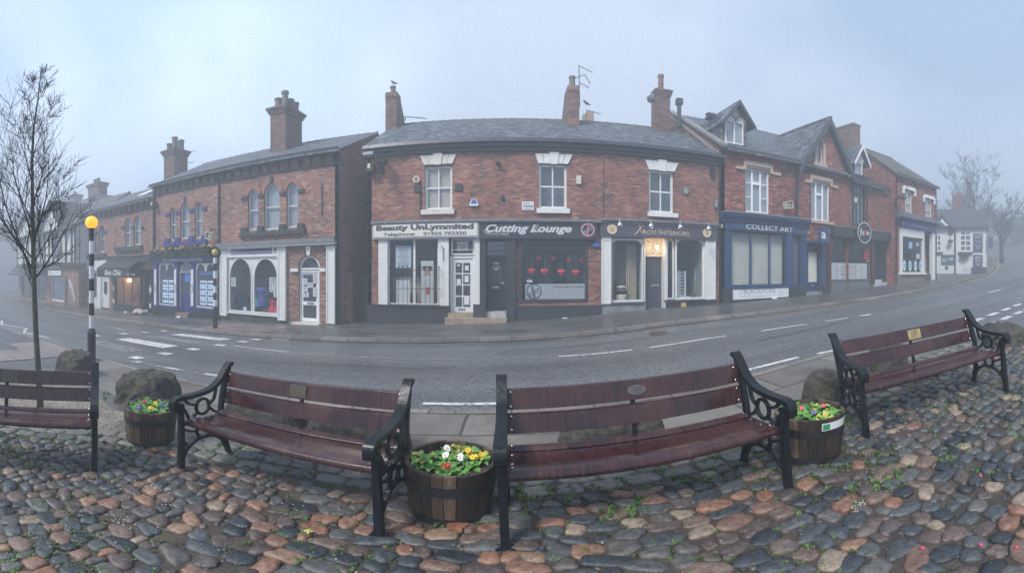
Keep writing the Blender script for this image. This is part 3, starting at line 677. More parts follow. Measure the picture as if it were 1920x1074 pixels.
# ------------------------------------------------------------------ building kit
SPLIT = {'window_sill', 'stall_riser', 'plinth', 'door_post', 'shop_partition', 'eaves_bracket', 'impost_band', 'doorstep', 'window', 'window_frame', 'string_course', 'sign_badge', 'diamond_motif'}
def part(name, mat, P, fn, **kw):
    mb = MB(kw.pop('M', None)); fn(mb); return mb.build(name, mat, P, **kw)
def bx(name, mat, P, *b, **kw):
    """one part made of boxes; b: tuples (x0,x1,y0,y1,z0,z1)"""
    if name in SPLIT and len(b) > 1:
        for q in b: o = bx(name, mat, P, q, **kw)
        return o
    mb = MB(kw.pop('M', None))
    for q in b: mb.box(*q)
    return mb.build(name, mat, P, **kw)
def window(P, u0, u1, z0, z1, Y, rise=0, fw=.06, vb=(), hb=(), mat=WHITE, gl=None, back=None, backname='blind', inset=.09, pointed=False, bw=.03, M=None, label=None, name='window', bd=.12):
    mb = MB(M); y = Y + inset
    n = 14
    mb.ring(outline(u0, u1, z0, z1, rise, n, 0, pointed), outline(u0, u1, z0, z1, rise, n, fw, pointed), y, y + .07)
    for t in vb:
        m = u0 + (u1 - u0) * t; top = z1 - fw
        if rise: top = z1 - rise + rise * math.sqrt(max(0, 1 - (2 * t - 1) ** 2)) - fw
        mb.box(m - bw / 2, m + bw / 2, y + .012, y + .06, z0 + fw * .8, top)
    for t in hb:
        m = z0 + (z1 - z0) * t; mb.box(u0 + fw * .8, u1 - fw * .8, y + .008, y + .064, m - bw * .65, m + bw * .65)
    o = mb.build(name, mat, P)
    if label: o['label'] = label
    g = MB(M); g.prism(outline(u0, u1, z0, z1, rise, n, fw * .9, pointed), y + .035, y + .04); g.build('pane', gl or GLASS_UP, o)
    if back:
        g = MB(M); g.prism(outline(u0, u1, z0, z1, rise, n, .01, pointed), y + bd, y + bd + .01); g.build(backname, back, o)
    return o
def px_window(P, x0, x1, y0, y1, Y, **kw):
    a, b, c, d = rc(x0, x1, y0, y1, Y); return window(P, a, b, c, d, Y, **kw)
def lintel(P, x0, x1, xb0, xb1, y0, y1, Y, mat):
    a, b, c, d = rc(x0, x1, y0, y1, Y); a2, b2 = U(xb0, Y), U(xb1, Y); m = (a + b) / 2
    mb = MB(); n = 5
    for i in range(n):                                   # voussoirs with open joints
        t0, t1 = i / n + .006, (i + 1) / n - .006
        mb.prism([(a2 + (b2 - a2) * t0, c), (a2 + (b2 - a2) * t1, c), (a + (b - a) * t1, d), (a + (b - a) * t0, d)], Y - .05, Y + .02)
    w = (b - a) * .11
    mb.prism([(m - w * .8, c - .03), (m + w * .8, c - .03), (m + w * 1.15, d + .06), (m - w * 1.15, d + .06)], Y - .085, Y - .04)
    return mb.build('lintel', mat, P)
def gable_roof(P, X0, X1, Ye, ze, Yr, zr, mat, over=.12, th=.09, back=True, ridge=None, name='roof', hip1=0, hip0=0):
    mb = MB()
    k = (zr - ze) / (Yr - Ye); Ya = Ye - over; za = ze - over * k
    a, b = X0, X1
    mb.add([(a, Ya, za), (b, Ya, za), (b - hip1, Yr, zr), (a + hip0, Yr, zr), (a, Ya, za - th), (b, Ya, za - th), (b - hip1, Yr, zr - th), (a + hip0, Yr, zr - th)],
           [(0, 1, 2, 3), (7, 6, 5, 4), (0, 4, 5, 1), (1, 5, 6, 2), (3, 2, 6, 7), (0, 3, 7, 4)])
    if back:
        Yb = 2 * Yr - Ye
        mb.add([(a + hip0, Yr, zr), (b - hip1, Yr, zr), (b, Yb, ze), (a, Yb, ze), (a + hip0, Yr, zr - th), (b - hip1, Yr, zr - th), (b, Yb, ze - th), (a, Yb, ze - th)],
               [(0, 1, 2, 3), (7, 6, 5, 4), (0, 4, 5, 1), (1, 5, 6, 2), (3, 2, 6, 7), (0, 3, 7, 4)])
        if hip1: mb.add([(b, Ya, za), (b, Yb, ze), (b - hip1, Yr, zr)], [(0, 1, 2)])
    o = mb.build(name, mat, P)
    r = MB(); n = int((b - hip1 - a - hip0) / .45)
    for i in range(n):
        x = a + hip0 + (b - hip1 - a - hip0) * i / n; L = (b - hip1 - a - hip0) / n
        r.prismx([(Yr - .13, zr - .08), (Yr - .05, zr + .03), (Yr + .05, zr + .03), (Yr + .13, zr - .08)], x, x + L * .96)
        r.prismx([(Yr - .14, zr - .08), (Yr - .055, zr + .055), (Yr + .055, zr + .055), (Yr + .14, zr - .08)], x + L * .9, x + L * .99)
    r.build('ridge_tile', ridge or pm('dark_ridge_tile', (.07, .07, .07), .7, .4, 8, .3), o)
    return o
def chimney(P, X0, X1, Y0, Y1, zb, zt, pots, mat=None, cap=.07, shoulder=None, potmat=None):
    mat = mat or B_DARK; mb = MB()
    if shoulder:                       # stack that steps in towards the back or front: list of (Y,z)
        mb.prismx(shoulder, X0, X1)
    else: mb.box(X0, X1, Y0, Y1, zb, zt)
    if cap:
        for i, (z, c) in enumerate(((zt - .42, cap * .6), (zt - .3, cap * 1.1), (zt - .18, cap * 1.7))):
            ya, yb = Y0, Y1
            mb.box(X0 - c, X1 + c, ya - c, yb + c, z, z + .115)
    o = mb.build('chimney', mat, P)
    for (x, y, h, r, *k) in pots:
        q = MB(); z = zt - (.05 if cap else .02)
        if k: z = k[0]
        q.lathe([(r * 1.15, 0), (r * 1.05, h * .08), (r * .9, h * .15), (r * .82, h * .75), (r * .8, h * .8), (r * 1.0, h * .84), (r * 1.0, h), (r * .7, h), (r * .7, h * .9)], (x, y, z), 12)
        q.build('chimney_pot', potmat or POTD, o, smooth=False)
    return o
def gutter(P, X0, X1, Y, z, mat=BLACK, h=.1): return bx('gutter', mat, P, (X0, X1, Y - .14, Y - .02, z - h, z))
def pipe(P, x, Y, z0, z1, r=.05, mat=BLACK):
    mb = MB(); mb.tube([(x, Y, z0), (x, Y, z1)], r, 8)
    z = z0 + .4
    while z < z1: mb.box(x - r * 1.5, x + r * 1.5, Y - r * 1.2, Y + r * 1.2, z, z + .06); z += 1.5
    return mb.build('drainpipe', mat, P)
def room(P, u0, u1, z0, z1, Y, depth=3.0, mat=None):
    mb = MB(); y0, y1 = Y, Y + depth
    mb.add([(u0, y0, z0), (u1, y0, z0), (u1, y1, z0), (u0, y1, z0), (u0, y0, z1), (u1, y0, z1), (u1, y1, z1), (u0, y1, z1)],
           [(0, 1, 2, 3), (7, 6, 5, 4), (3, 2, 6, 7), (0, 3, 7, 4), (1, 5, 6, 2)])
    return mb.build('shop_interior', mat or DARKIN, P)
def pilaster(P, x0, x1, yt, yb, Y, mat, out=.08, plinth=None, name='pilaster', panel=True):
    a, b, c, d = rc(x0, x1, yt, yb, Y); mb = MB(); mb.box(a, b, Y - out, Y + .1, c, d); w = (b - a) * .16
    if panel:                          # raised border leaves a sunk panel
        mb.box(a, a + w, Y - out - .02, Y - out, c + .02, d); mb.box(b - w, b, Y - out - .02, Y - out, c + .02, d)
        mb.box(a + w, b - w, Y - out - .02, Y - out, d - w * 1.4, d); mb.box(a + w, b - w, Y - out - .02, Y - out, c + .02, c + .02 + w)
    mb.box(a - .02, b + .02, Y - out - .03, Y + .1, d, d + .06)
    return mb.build(name, mat, P)
def door(P, x0, x1, yt, yb, Y, mat, panels=True, glassp=None, fw=.07, frame=WHITE, label=None):
    a, b, c, d = rc(x0, x1, yt, yb, Y); mb = MB()
    mb.box(a, b, Y, Y + .05, c, d); w, h = b - a, d - c; s = w * .14
    if panels:
        for (p, q, r_, t) in panels if panels is not True else ((.12, .46, .08, .42), (.54, .88, .08, .42)):
            mb.ring([(a + w * p, c + h * r_), (a + w * q, c + h * r_), (a + w * q, c + h * t), (a + w * p, c + h * t)],
                    [(a + w * p + .03, c + h * r_ + .03), (a + w * q - .03, c + h * r_ + .03), (a + w * q - .03, c + h * t - .03), (a + w * p + .03, c + h * t - .03)], Y - .02, Y)
    o = mb.build('door', mat, P)
    if label: o['label'] = label
    if frame: 
        f2 = MB(); f2.box(a - fw, a, Y - .04, Y + .06, c, d + fw); f2.box(b, b + fw, Y - .04, Y + .06, c, d + fw); f2.box(a, b, Y - .04, Y + .06, d, d + fw); f2.build('door_frame', frame, o)
    for g in glassp or ():
        p, q, r_, t = g; m2 = MB(); m2.box(a + w * p, a + w * q, Y - .008, Y - .002, c + h * r_, c + h * t); m2.build('door_glass', GLASSD, o)
    return o, (a, b, c, d)
def opaque_glass():
    m, t, b = nodes('dark_door_glass'); b.inputs['Base Color'].default_value = (.05, .06, .07, 1); b.inputs['Roughness'].default_value = .08; return m
GLASSD = opaque_glass()
PAPER = flat('white_paper', (.62, .64, .67)); INK = flat('dark_print', (.06, .06, .07)); REDP = flat('red_paper', (.5, .03, .04))
def poster(P, x0, x1, y0, y1, Y, mat=None, lines=0, name='notice'):
    a, b, c, d = rc(x0, x1, y0, y1, Y); o = bx(name, mat or PAPER, P, (a, b, Y - .006, Y, c, d))
    if lines:
        mb = MB(); rr = random.Random(int(x0 * 7 + y0)); h = d - c
        for i in range(lines):
            z = d - h * (i + .8) / (lines + .6); w = (b - a) * rr.uniform(.45, .8); m = (a + b) / 2; mb.box(m - w / 2, m + w / 2, Y - .009, Y - .0065, z - h * .13 / lines, z + h * .13 / lines)
        mb.build('print', INK, o)
    return o
def back_body(P, X0, X1, Y0, Y1, z1, mat, zr=None, Yr=None, left=True, right=True):
    """side and rear walls with gable peaks"""
    mb = MB(); z0 = -2.0
    for X, on, d in ((X0, left, 1), (X1, right, -1)):
        if not on: continue
        pts = [(Y0, z0), (Y1, z0), (Y1, z1)] + ([(Yr, zr)] if zr else []) + [(Y0, z1)]
        mb.prismx(pts, X, X + .12 * d)
    mb.box(X0, X1, Y1 - .1, Y1, z0, z1)
    return mb.build('side_wall', mat, P)

# ================================================================== 1. central terrace with three shops
Y = 13.8
T = thing('brick_terrace', 'long red brick terrace with three shops, keystone lintels and three chimneys', 'building', (1.3, Y, 0))
S1 = (U(711, Y), U(900, Y), -2, Zp(800, 447, Y)); S2d = (U(908, Y), U(951, Y), -2, Zp(930, 447, Y)); S2w = (*rc(973, 1102, 447, 566, Y),)
S3 = (U(1127, Y), U(1340, Y), -2, Zp(1230, 447, Y))
W = [rc(796, 848, 311, 393, Y), rc(1010, 1063, 308, 391, Y), rc(1217, 1263, 320, 399, Y)]
XL, XR = -5.2, 7.92
EAV = 6.27
mb = MB(); wall_front(mb, XL, XR, -2, EAV, Y, [S1, S2d, S2w, S3] + W, .16)
mb.prismx([(Y, -2), (Y, EAV), (17.6, 8.58), (21.4, EAV), (21.4, -2)], XL, XL + .15); mb.prismx([(Y + .3, -2), (Y + .3, EAV), (17.6, 8.4), (21.4, EAV), (21.4, -2)], XR - .15, XR - .02); mb.box(XL, XR, 21.3, 21.4, -2, EAV)
mb.build('wall', B_TER, T)
gable_roof(T, XL - .12, XR + .05, Y - .1, EAV + .08, 17.6, 8.62, SLATE, over=.2)
mb = MB(); mb.prismx([(Y - .3, EAV + .02), (Y - .34, EAV - .12), (Y - .2, EAV - .16), (Y - .2, EAV - .26), (Y - .1, EAV - .3), (Y - .1, EAV - .4), (Y - .003, EAV - .42), (Y - .003, EAV + .02)], XL - .1, XR)
mb.build('cornice', DGREY, T)
for i, (w, b_) in enumerate(zip(W, (BLIND, DIMBACK, DIMBACK))):
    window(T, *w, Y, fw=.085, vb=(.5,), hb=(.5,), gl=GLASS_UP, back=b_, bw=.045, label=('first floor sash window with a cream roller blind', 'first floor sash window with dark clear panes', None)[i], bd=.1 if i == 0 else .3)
for (a, b, a2, b2, y0, y1) in ((787, 856, 795, 849, 291, 308), (1003, 1074, 1009, 1065, 289, 307), (1209, 1272, 1216, 1264, 303, 320)):
    lintel(T, a, b, a2, b2, y0, y1, Y, CREAM if a < 900 else WHITE)
for (a, b, y0, y1) in ((790, 852, 393, 402), (1006, 1068, 391, 400), (1214, 1270, 399, 407)):
    q = rc(a, b, y0, y1, Y); bx('window_sill', CREAM if a < 900 else WHITE, T, (q[0], q[1], Y - .1, Y + .1, q[2], q[3]))
chimney(T, -5.5, -4.98, 16.8, 17.95, 7, 0, [(-5.24, 17.1, .62, .14, 9.86)], shoulder=[(16.8, 7), (18.1, 7), (18.1, 9.15), (17.85, 9.3), (17.5, 9.75), (17.4, 10.05), (16.78, 10.05), (16.75, 9.8), (16.8, 9.65)], cap=0)
chimney(T, 2.3, 2.78, 16.35, 18.4, 7, 0, [(2.54, 16.75, .72, .15, 9.82), (2.5, 17.3, .55, .13, 9.5)], shoulder=[(16.35, 7), (18.6, 7), (18.6, 8.9), (18.2, 9.1), (17.7, 9.6), (17.4, 9.9), (16.35, 9.9), (16.3, 9.6), (16.35, 9.4)], cap=0)
chimney(T, 6.42, 7.08, 16.95, 17.7, 7, 10.55, [(6.75, 17.3, 1.0, .15)], cap=.06, potmat=REDPOT)
# --- shopfront joinery shared by the first two shops: lead-topped cornice
a, b, c, d = rc(700, 1126, 410, 415, Y)
bx('shop_cornice', LEAD, T, (U(699, Y), U(1126, Y), Y - .26, Y + .02, Zp(900, 416, Y), Zp(900, 412, Y)), (U(700, Y), U(1126, Y), Y - .23, Y, Zp(900, 418, Y) , Zp(900, 416, Y) - .003))
# Beauty shop
a, b, c, d = rc(701, 899, 418, 447, Y)
fr = bx('shop_sign', pm('pale_grey_paint', (.3, .33, .35), .5, .1, 4), T, (a, b, Y - .2, Y - .003, c, d))
a, b, c, d = rc(704, 896, 420, 444, Y); bx('sign_board', pm('off_white_board', (.66, .65, .6), .5, .04, 3), fr, (a, b, Y - .215, Y - .202, c, d))
text('Beauty UnLymmited', 'lettering', INK, fr, U(709, Y), Zp(800, 431, Y), Y - .217, w=U(889, Y) - U(709, Y), h=.175, bold=.05)
text('Telephone:    01925 752320', 'lettering', INK, fr, U(722, Y), Zp(800, 441.5, Y), Y - .217, w=U(876, Y) - U(722, Y), h=.1, bold=.03)
pilaster(T, 711, 728, 447, 573, Y, WHITE, .1, panel=False); pilaster(T, 823, 842, 447, 573, Y, WHITE, .1, panel=False); pilaster(T, 890, 900, 447, 570, Y, WHITE, .08, panel=False)
zb1 = Zp(770, 573, Y)
a, b = U(711, Y), U(842, Y); bx('stall_riser', BLACKM, T, (U(690, Y), b + .02, Y - .12, Y - .004, -1, zb1 - .01), (a, b, Y - .004, Y + .2, -1, zb1 - .01)); bx('window_sill', DGREY, T, (U(700, Y), b + .03, Y - .17, Y + .1, zb1 - .008, zb1 + .03))
q = rc(728, 823, 447, 571, Y); window(T, *q, Y, fw=.05, vb=(.52,), mat=WHITE, gl=GLASS, bw=.08, inset=.0, name='shop_window')
room(T, U(729, Y), U(841, Y), zb1, S1[3], Y + .1, .55, pm('brown_backboard', (.11, .095, .095), .8, .2, 2))
bx('display_back', pm('beige_display_board', (.45, .4, .33), .7, .1, 4), T, (U(730, Y), U(822, Y), Y + .5, Y + .53, zb1 + .03, Zp(770, 520, Y)))
bx('red_shelf_cloth', flat('red_cloth', (.35, .02, .03)), T, (U(730, Y), U(822, Y), Y + .1, Y + .5, zb1 + .03, zb1 + .08))
p_ = poster(T, 742, 771, 461, 502, Y + .06, flat('pale_blue_card', (.5, .56, .62)), 9)
poster(T, 743, 769, 525, 568, Y + .2, PAPER); 
pb = poster(T, 789, 813, 489, 569, Y + .16, flat('grey_banner', (.52, .52, .5)))
mb = MB(); u, z = U(801, Y + .14), Zp(801, 505, Y + .14); mb.ball((u, Y + .14, z), .09, 12, (.8, .1, 1.1)); mb.prism([(u - .2, z + .1), (u - .08, z - .08), (u - .1, z - .16), (u - .2, z - .22), (u + .2, z - .22), (u + .1, z - .16), (u + .08, z - .08), (u + .2, z + .1), (u + .14, z - .06), (u - .14, z - .06)], Y + .148, Y + .152)
mb.build('banner_figure', flat('skin_print', (.45, .27, .2)), pb)
mb = MB(); mb.ball((u, Y + .137, z + .07), .085, 10, (.85, .1, .6)); mb.build('banner_hair', INK, pb)
a, b, c, d = rc(799, 806, 539, 552, Y + .15); bx('banner_seal', REDP, pb, (a, b, Y + .145, Y + .152, c, d))
# railings with spear tips
rl = MB(); zt = Zp(776, 503, Y - .25)
for i in range(12):
    x = U(731, Y - .25) + i * (U(823, Y - .25) - U(731, Y - .25)) / 11; rl.tube([(x, Y - .25, zb1 + .05), (x, Y - .25, zt)], .009, 5)
    rl.add([(x - .03, Y - .25, zt), (x, Y - .27, zt), (x + .03, Y - .25, zt), (x, Y - .23, zt), (x, Y - .25, zt + .13)], [(0, 1, 4), (1, 2, 4), (2, 3, 4), (3, 0, 4)])
for z in (zt - .06, zb1 + .62, zb1 + .06): rl.tube([(U(730, Y - .25), Y - .02, z), (U(730, Y - .25), Y - .25, z), (U(824, Y - .25), Y - .25, z), (U(824, Y - .25), Y - .02, z)], .011, 5)
rl.build('window_railing', BLACK, T)
for x in (699, 831): 
    mb = MB(); u = U(x, Y - .12); z = Zp(x, 465, Y); mb.tube([(u, Y - .12, z - .45), (u, Y - .14, z), (u - .03, Y - .16, z + .06), (u - .08, Y - .14, z + .03)], .012, 6); mb.build('iron_hook', BLACK, T)
# glazed white door with eight panes
D, q = door(T, 848, 887, 484, 585, Y + .12, WHITE, panels=None, glassp=[(.17, .5 - .03, .10 + i * .21, .10 + i * .21 + .185) for i in range(4)] + [(.53, .86, .10 + i * .21, .10 + i * .21 + .185) for i in range(4)], frame=WHITE, label='white part glazed door with eight small panes')
bx('letter_box', METAL, D, (q[0] + .2, q[0] + .45, Y + .1, Y + .12, q[2] + .07, q[2] + .13))
mb = MB()
for (p, r_, w, h) in ((.25, .86, .12, .03), (.62, .78, .18, .09), (.22, .52, .2, .1), (.6, .56, .2, .12), (.58, .14, .25, .15)): bx('notice', PAPER, D, (q[0] + p * .73, q[0] + (p + w) * .73, Y + .104, Y + .11, q[2] + r_ * 1.88, q[2] + (r_ + h) * 1.88))
px_window(T, 845, 889, 447, 478, Y, fw=.06, gl=GLASS, back=DARKIN, inset=.1, hb=(.33,), bw=.02, name='top_light')
pt = poster(T, 857, 878, 453, 470, Y + .09, flat('pale_grey_card', (.5, .52, .54))); text('Gift Vouchers\navailable', 'lettering', INK, pt, U(858.5, Y + .08), Zp(867, 466, Y), Y + .08, w=.33, h=.16)
zdoor = q[2]
st1 = pm('worn_sandstone_step', (.3, .24, .18), .7, .3, 6, .3)
bx('doorstep', st1, T, (U(841, Y), U(890, Y), Y - .15, Y + .3, -1, zdoor - .01), (U(838, Y), U(951, Y), Y - .45, Y - .155, -1, Zp(890, 596, Y - .45) - .02))
bx('plinth', BLACKM, T, (U(888, Y), U(911, Y), Y - .16, Y + .15, -1, Zp(900, 570, Y)), (U(949, Y), U(966, Y), Y - .16, Y + .1, -1, Zp(957, 570, Y)))
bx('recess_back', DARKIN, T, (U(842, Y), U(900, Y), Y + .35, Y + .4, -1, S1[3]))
# Cutting shop
a, b, c, d = rc(900, 1117, 419, 446, Y); fr = bx('shop_sign', DGREY, T, (a, b, Y - .18, Y - .003, c - .04, d), (a, b, Y - .21, Y - .18, c - .04, c - .005), (a, b, Y - .21, Y - .18, d - .03, d))
SILV = flat('silver_lettering', (.55, .57, .6), .4)
text('Cutting Lounge', 'lettering', SILV, fr, U(911, Y), Zp(990, 435.5, Y), Y - .183, w=U(1071, Y) - U(911, Y), h=.25, shear=.35, bold=.035)
mb = MB(); mb.tube([(U(912, Y), Y - .187, Zp(912, 431, Y)), (U(908, Y), Y - .187, Zp(908, 434, Y)), (U(911, Y), Y - .187, Zp(911, 438, Y)), (U(919, Y), Y - .187, Zp(919, 437, Y))], .014, 5); mb.tube([(U(996, Y), Y - .187, Zp(990, 437, Y)), (U(1003, Y), Y - .187, Zp(1000, 432, Y)), (U(1008, Y), Y - .187, Zp(1008, 424, Y)), (U(1004, Y), Y - .187, Zp(1004, 421, Y))], .013, 5); mb.build('lettering', SILV, fr)
text('Tel: 01925 756659', 'lettering', SILV, fr, U(913, Y), Zp(930, 441.5, Y), Y - .183, w=U(954, Y) - U(913, Y), h=.075)
PINK = flat('magenta_print', (.55, .06, .2))
def circ(mb, u, z, r, w, y, n=32):
    mb.ring([(u + r * math.cos(2 * PI * i / n), z + r * math.sin(2 * PI * i / n)) for i in range(n)], [(u + (r - w) * math.cos(2 * PI * i / n), z + (r - w) * math.sin(2 * PI * i / n)) for i in range(n)], y - .008, y)
u, z = U(1100, Y), Zp(1100, 432, Y)
mb = MB(); circ(mb, u, z, .262, .022, Y - .213); mb.box(u - .035, u + .035, Y - .222, Y - .213, z - .19, z + .17); mb.build('emblem', PINK, fr)
mb = MB(); circ(mb, u, z, .22, .028, Y - .213)
mb.tube([(u + .14, Y - .23, z + .12), (u - .1, Y - .23, z - .06)], .008, 5); mb.tube([(u + .14, Y - .23, z + .04), (u - .06, Y - .23, z - .12)], .008, 5); circ(mb, u - .13, z - .08, .035, .012, Y - .222, 12); circ(mb, u - .08, z - .15, .035, .012, Y - .222, 12); mb.build('emblem', SILV, fr)
D, q = door(T, 913, 947, 484, 582, Y + .3, BLACK, panels=((.13, .46, .06, .42), (.54, .87, .06, .42), (.12, .88, .52, .93)), frame=DGREY, label='black panelled door with a small fanlight')
a, b, c, d = q; mb = MB(); w, h = b - a, d - c
mb.prism(outline(a + w * .17, a + w * .83, c + h * .76, c + h * .91, h * .145, 10), Y + .285, Y + .292)
for i in range(3):
    for j in range(2): mb.box(a + w * (.17 + i * .23), a + w * (.37 + i * .23), Y + .285, Y + .292, c + h * (.55 + j * .1), c + h * (.635 + j * .1))
mb.build('door_glass', GLASSD, D)
mb = MB(); m_ = (a + b) / 2; zf_ = c + h * .765
for t_ in (.6, 1.2, 1.94, 2.54): mb.tube([(m_, Y + .28, zf_), (m_ + w * .3 * math.cos(t_), Y + .28, zf_ + h * .12 * math.sin(t_))], .008, 4)
mb.build('fanlight_bar', SILV, D)
text('11A', 'lettering', SILV, D, a + w * .38, c + h * .765, Y + .28, w=w * .24, h=.09)
bx('letter_box', METAL, D, (a + w * .3, a + w * .66, Y + .26, Y + .28, c + h * .425, c + h * .465)); bx('door_handle', CHROME, D, (a + w * .72, a + w * .95, Y + .24, Y + .262, c + h * .52, c + h * .54), (a + w * .9, a + w * .95, Y + .24, Y + .28, c + h * .48, c + h * .56))
mb = MB(); mb.box(a + w * .36, a + w * .48, Y + .28, Y + .284, d - h * .105, d - h * .085); mb.box(a + w * .52, a + w * .64, Y + .28, Y + .284, d - h * .105, d - h * .085); mb.build('door_plate', PAPER, D)
px_window(T, 911, 950, 450, 481, Y + .2, fw=.05, mat=DGREY, back=DARKIN, name='top_light', hb=(.35,), bw=.02)
pilaster(T, 949, 966, 447, 570, Y, DGREY, .12); pilaster(T, 900, 911, 447, 570, Y, DGREY, .1)
bx('doorstep', pm('white_worn_step', (.4, .4, .4), .6, .3, 6, .3), T, (U(911, Y), U(949, Y), Y - .05, Y + .45, -1, q[2] - .01))
a, b, c, d = S2w
window(T, a, b, c, d, Y, fw=.1, mat=DGREY, gl=GLASS, hb=(.845,), vb=(), bw=.04, inset=-.03, name='shop_window')
a, b, c, d = rc(985, 1098, 532, 562, Y); lo = bx('frosted_film', pm('frosted_vinyl', (.4, .43, .45), .6, .08, 5), T, (a, b, Y + .02, Y + .028, c, d))
text('Cutting Lounge', 'lettering', INK, lo, U(1038, Y), Zp(1060, 539, Y), Y + .018, w=U(1094, Y) - U(1038, Y), h=.075, shear=.3)
mb = MB(); u, z = U(1001, Y), Zp(1001, 546, Y); circ(mb, u, z, .27, .015, Y + .018); circ(mb, u, z, .24, .008, Y + .018); mb.tube([(u - .07, Y + .014, z + .18), (u + .03, Y + .014, z - .22)], .03, 5); mb.tube([(u - .2, Y + .014, z - .12), (u + .19, Y + .014, z + .12)], .011, 5); mb.tube([(u - .14, Y + .014, z - .18), (u + .2, Y + .014, z + .04)], .011, 5); circ(mb, u - .2, z - .1, .05, .014, Y + .016, 14); circ(mb, u - .13, z - .2, .05, .014, Y + .016, 14); mb.build('emblem', INK, lo)
room(T, U(973, Y), U(1102, Y), S2w[2], S2w[3], Y + .1, 3.2, pm('salon_walls', (.16, .165, .17), .8, .4, 1.5))
bx('shop_partition', LIGHTIN, T, (U(1062, Y + 2), U(1110, Y + 2), Y + 1.9, Y + 2.0, S2w[2], S2w[3] - .5), (U(1020, Y + 3), U(1032, Y + 3), Y + 2.8, Y + 2.9, S2w[2], S2w[3] - .4))
bx('stall_riser', BLACKM, T, (U(952, Y), U(1127, Y), Y - .09, Y - .003, -1, Zp(1040, 573, Y)))
zc = S2w[2]
for k, (x0, x1) in enumerate(((972, 1000), (1005, 1028), (1033, 1056), (1060, 1100))): pass
# interiors shop
a, b = U(1124, Y), U(1341, Y)
zk = Zp(1232, 423, Y); z2 = Zp(1232, 447, Y)
bx('shop_cornice', LEAD, T, (a, b + .03, Y - .3, Y + .02, zk + .1, zk + .17), (a + .02, b, Y - .26, Y, zk + .06, zk + .097), (a + .03, b, Y - .22, Y, zk - .005, zk + .057))
fr = bx('shop_sign', PURP, T, (a, b, Y - .19, Y - .003, z2, zk - .008))
GOLD = flat('pale_gold_lettering', (.62, .5, .38), .4)
text('R', 'lettering', GOLD, fr, U(1202.5, Y), zk - .35, Y - .193, h=.165, bold=.004); o_ = text('OSS', 'lettering', GOLD, fr, U(1209.5, Y), zk - .35, Y - .193, h=.15, w=U(1228, Y) - U(1210, Y)); 
text('I', 'lettering', GOLD, fr, U(1232.5, Y), zk - .35, Y - .193, h=.2); text('NTERIORS', 'lettering', GOLD, fr, U(1236.5, Y), zk - .35, Y - .193, h=.15, w=U(1288, Y) - U(1236.5, Y))
mb = MB()
for q_ in ([(1186, 439), (1187.5, 441), (1192, 437), (1198, 427), (1203, 423.5), (1205, 426)], [(1193, 425.5), (1195, 423), (1197.5, 427), (1199, 437), (1202, 437)]):
    mb.tube([(U(x, Y), Y - .198, Zp(x, y_, Y)) for x, y_ in q_], [.006] + [.013] * (len(q_) - 2) + [.006], 5)
mb.build('lettering', GOLD, fr)
for i_, x in enumerate((1145, 1321)):
    u, z = U(x, Y), (zk + z2) / 2 + .03; mb = MB(); mb.disc(u, z, .185, Y - .215, Y - .192); e = mb.build('emblem', pm('cream_disc', (.6, .56, .48), .5, .05, 4), fr)
    mb = MB(); circ(mb, u, z, .18, .012, Y - .216); mb.disc(u, z, .085, Y - .222, Y - .216, 16); mb.build('emblem_centre', flat('amber_print', (.55, .33, .14)), e)
pilaster(T, 1127, 1144, 447, 570, Y, WHITE, .12); pilaster(T, 1320, 1339, 447, 562, Y, WHITE, .12)
def cusp(name, x0, x1, yt, yb, vb=()):
    q = rc(x0, x1, yt, yb, Y); o = window(T, *q, Y, fw=.07, mat=WHITE, gl=GLASS, inset=0, vb=vb, bw=.05, name='shop_window')
    a, b, c, d = q; mb = MB(); r = .26
    for sx, x in ((1, a + .05), (-1, b - .05)):
        pts = [(x, d - .05), (x + sx * r, d - .05)] + [(x + sx * (r - r * math.sin(t * PI / 2 / 6)) * 1.0, d - .05 - r * (1 - math.cos(t * PI / 2 / 6)) * 1.0 - .02) for t in range(1, 7)] + [(x + sx * .05, d - .05 - r - .07), (x, d - .05 - r - .1)]
        mb = MB(); mb.prism(pts if sx > 0 else pts[::-1], Y + .005, Y + .05); mb.build('spandrel', WHITE, o)
    return q
q1 = cusp('l', 1144, 1207, 447, 566); q2 = cusp('r', 1266, 1320, 447, 561)
q3 = rc(1250, 1264, 447, 561, Y); window(T, *q3, Y, fw=.05, mat=WHITE, gl=GLASS, inset=.02, name='side_light', rise=.2)
room(T, q1[0], q1[1] + .02, q1[2] - .1, q1[3], Y + .12, 1.2, pm('grey_room', (.3, .31, .32), .8, .3, 1.5)); room(T, q3[0], q2[1], q2[2] - .1, q2[3], Y + .12, 2.6, pm('grey_room', (.3, .31, .32), .8, .3, 1.5))
bx('stall_riser', GREYST, T, (U(1127, Y), U(1208, Y), Y - .07, Y + .12, -1, q1[2] - .06)); bx('stall_riser', BLACKM, T, (U(1248, Y), U(1341, Y), Y - .07, Y + .12, -1, q2[2] - .06))
bx('window_sill', PURP, T, (U(1143, Y), U(1209, Y), Y - .13, Y + .1, q1[2] - .058, q1[2] - .003), (U(1246, Y), U(1341, Y), Y - .13, Y + .1, q2[2] - .058, q2[2] - .003))
D, q = door(T, 1210, 1244, 482, 580, Y + .35, pm('slate_purple_door', (.06, .06, .085), .4, .1, 5), panels=((.1, .44, .06, .4), (.54, .9, .06, .4), (.08, .92, .5, .97)), glassp=[(.13, .46, .54, .93), (.54, .88, .54, .93)], frame=WHITE)
bx('letter_box', METAL, D, (q[0] + .2, q[0] + .55, Y + .31, Y + .34, q[2] + .88, q[2] + .96)); mb = MB(); mb.ball((q[1] - .07, Y + .3, q[2] + .95), .03, 8); mb.build('door_handle', CHROME, D)
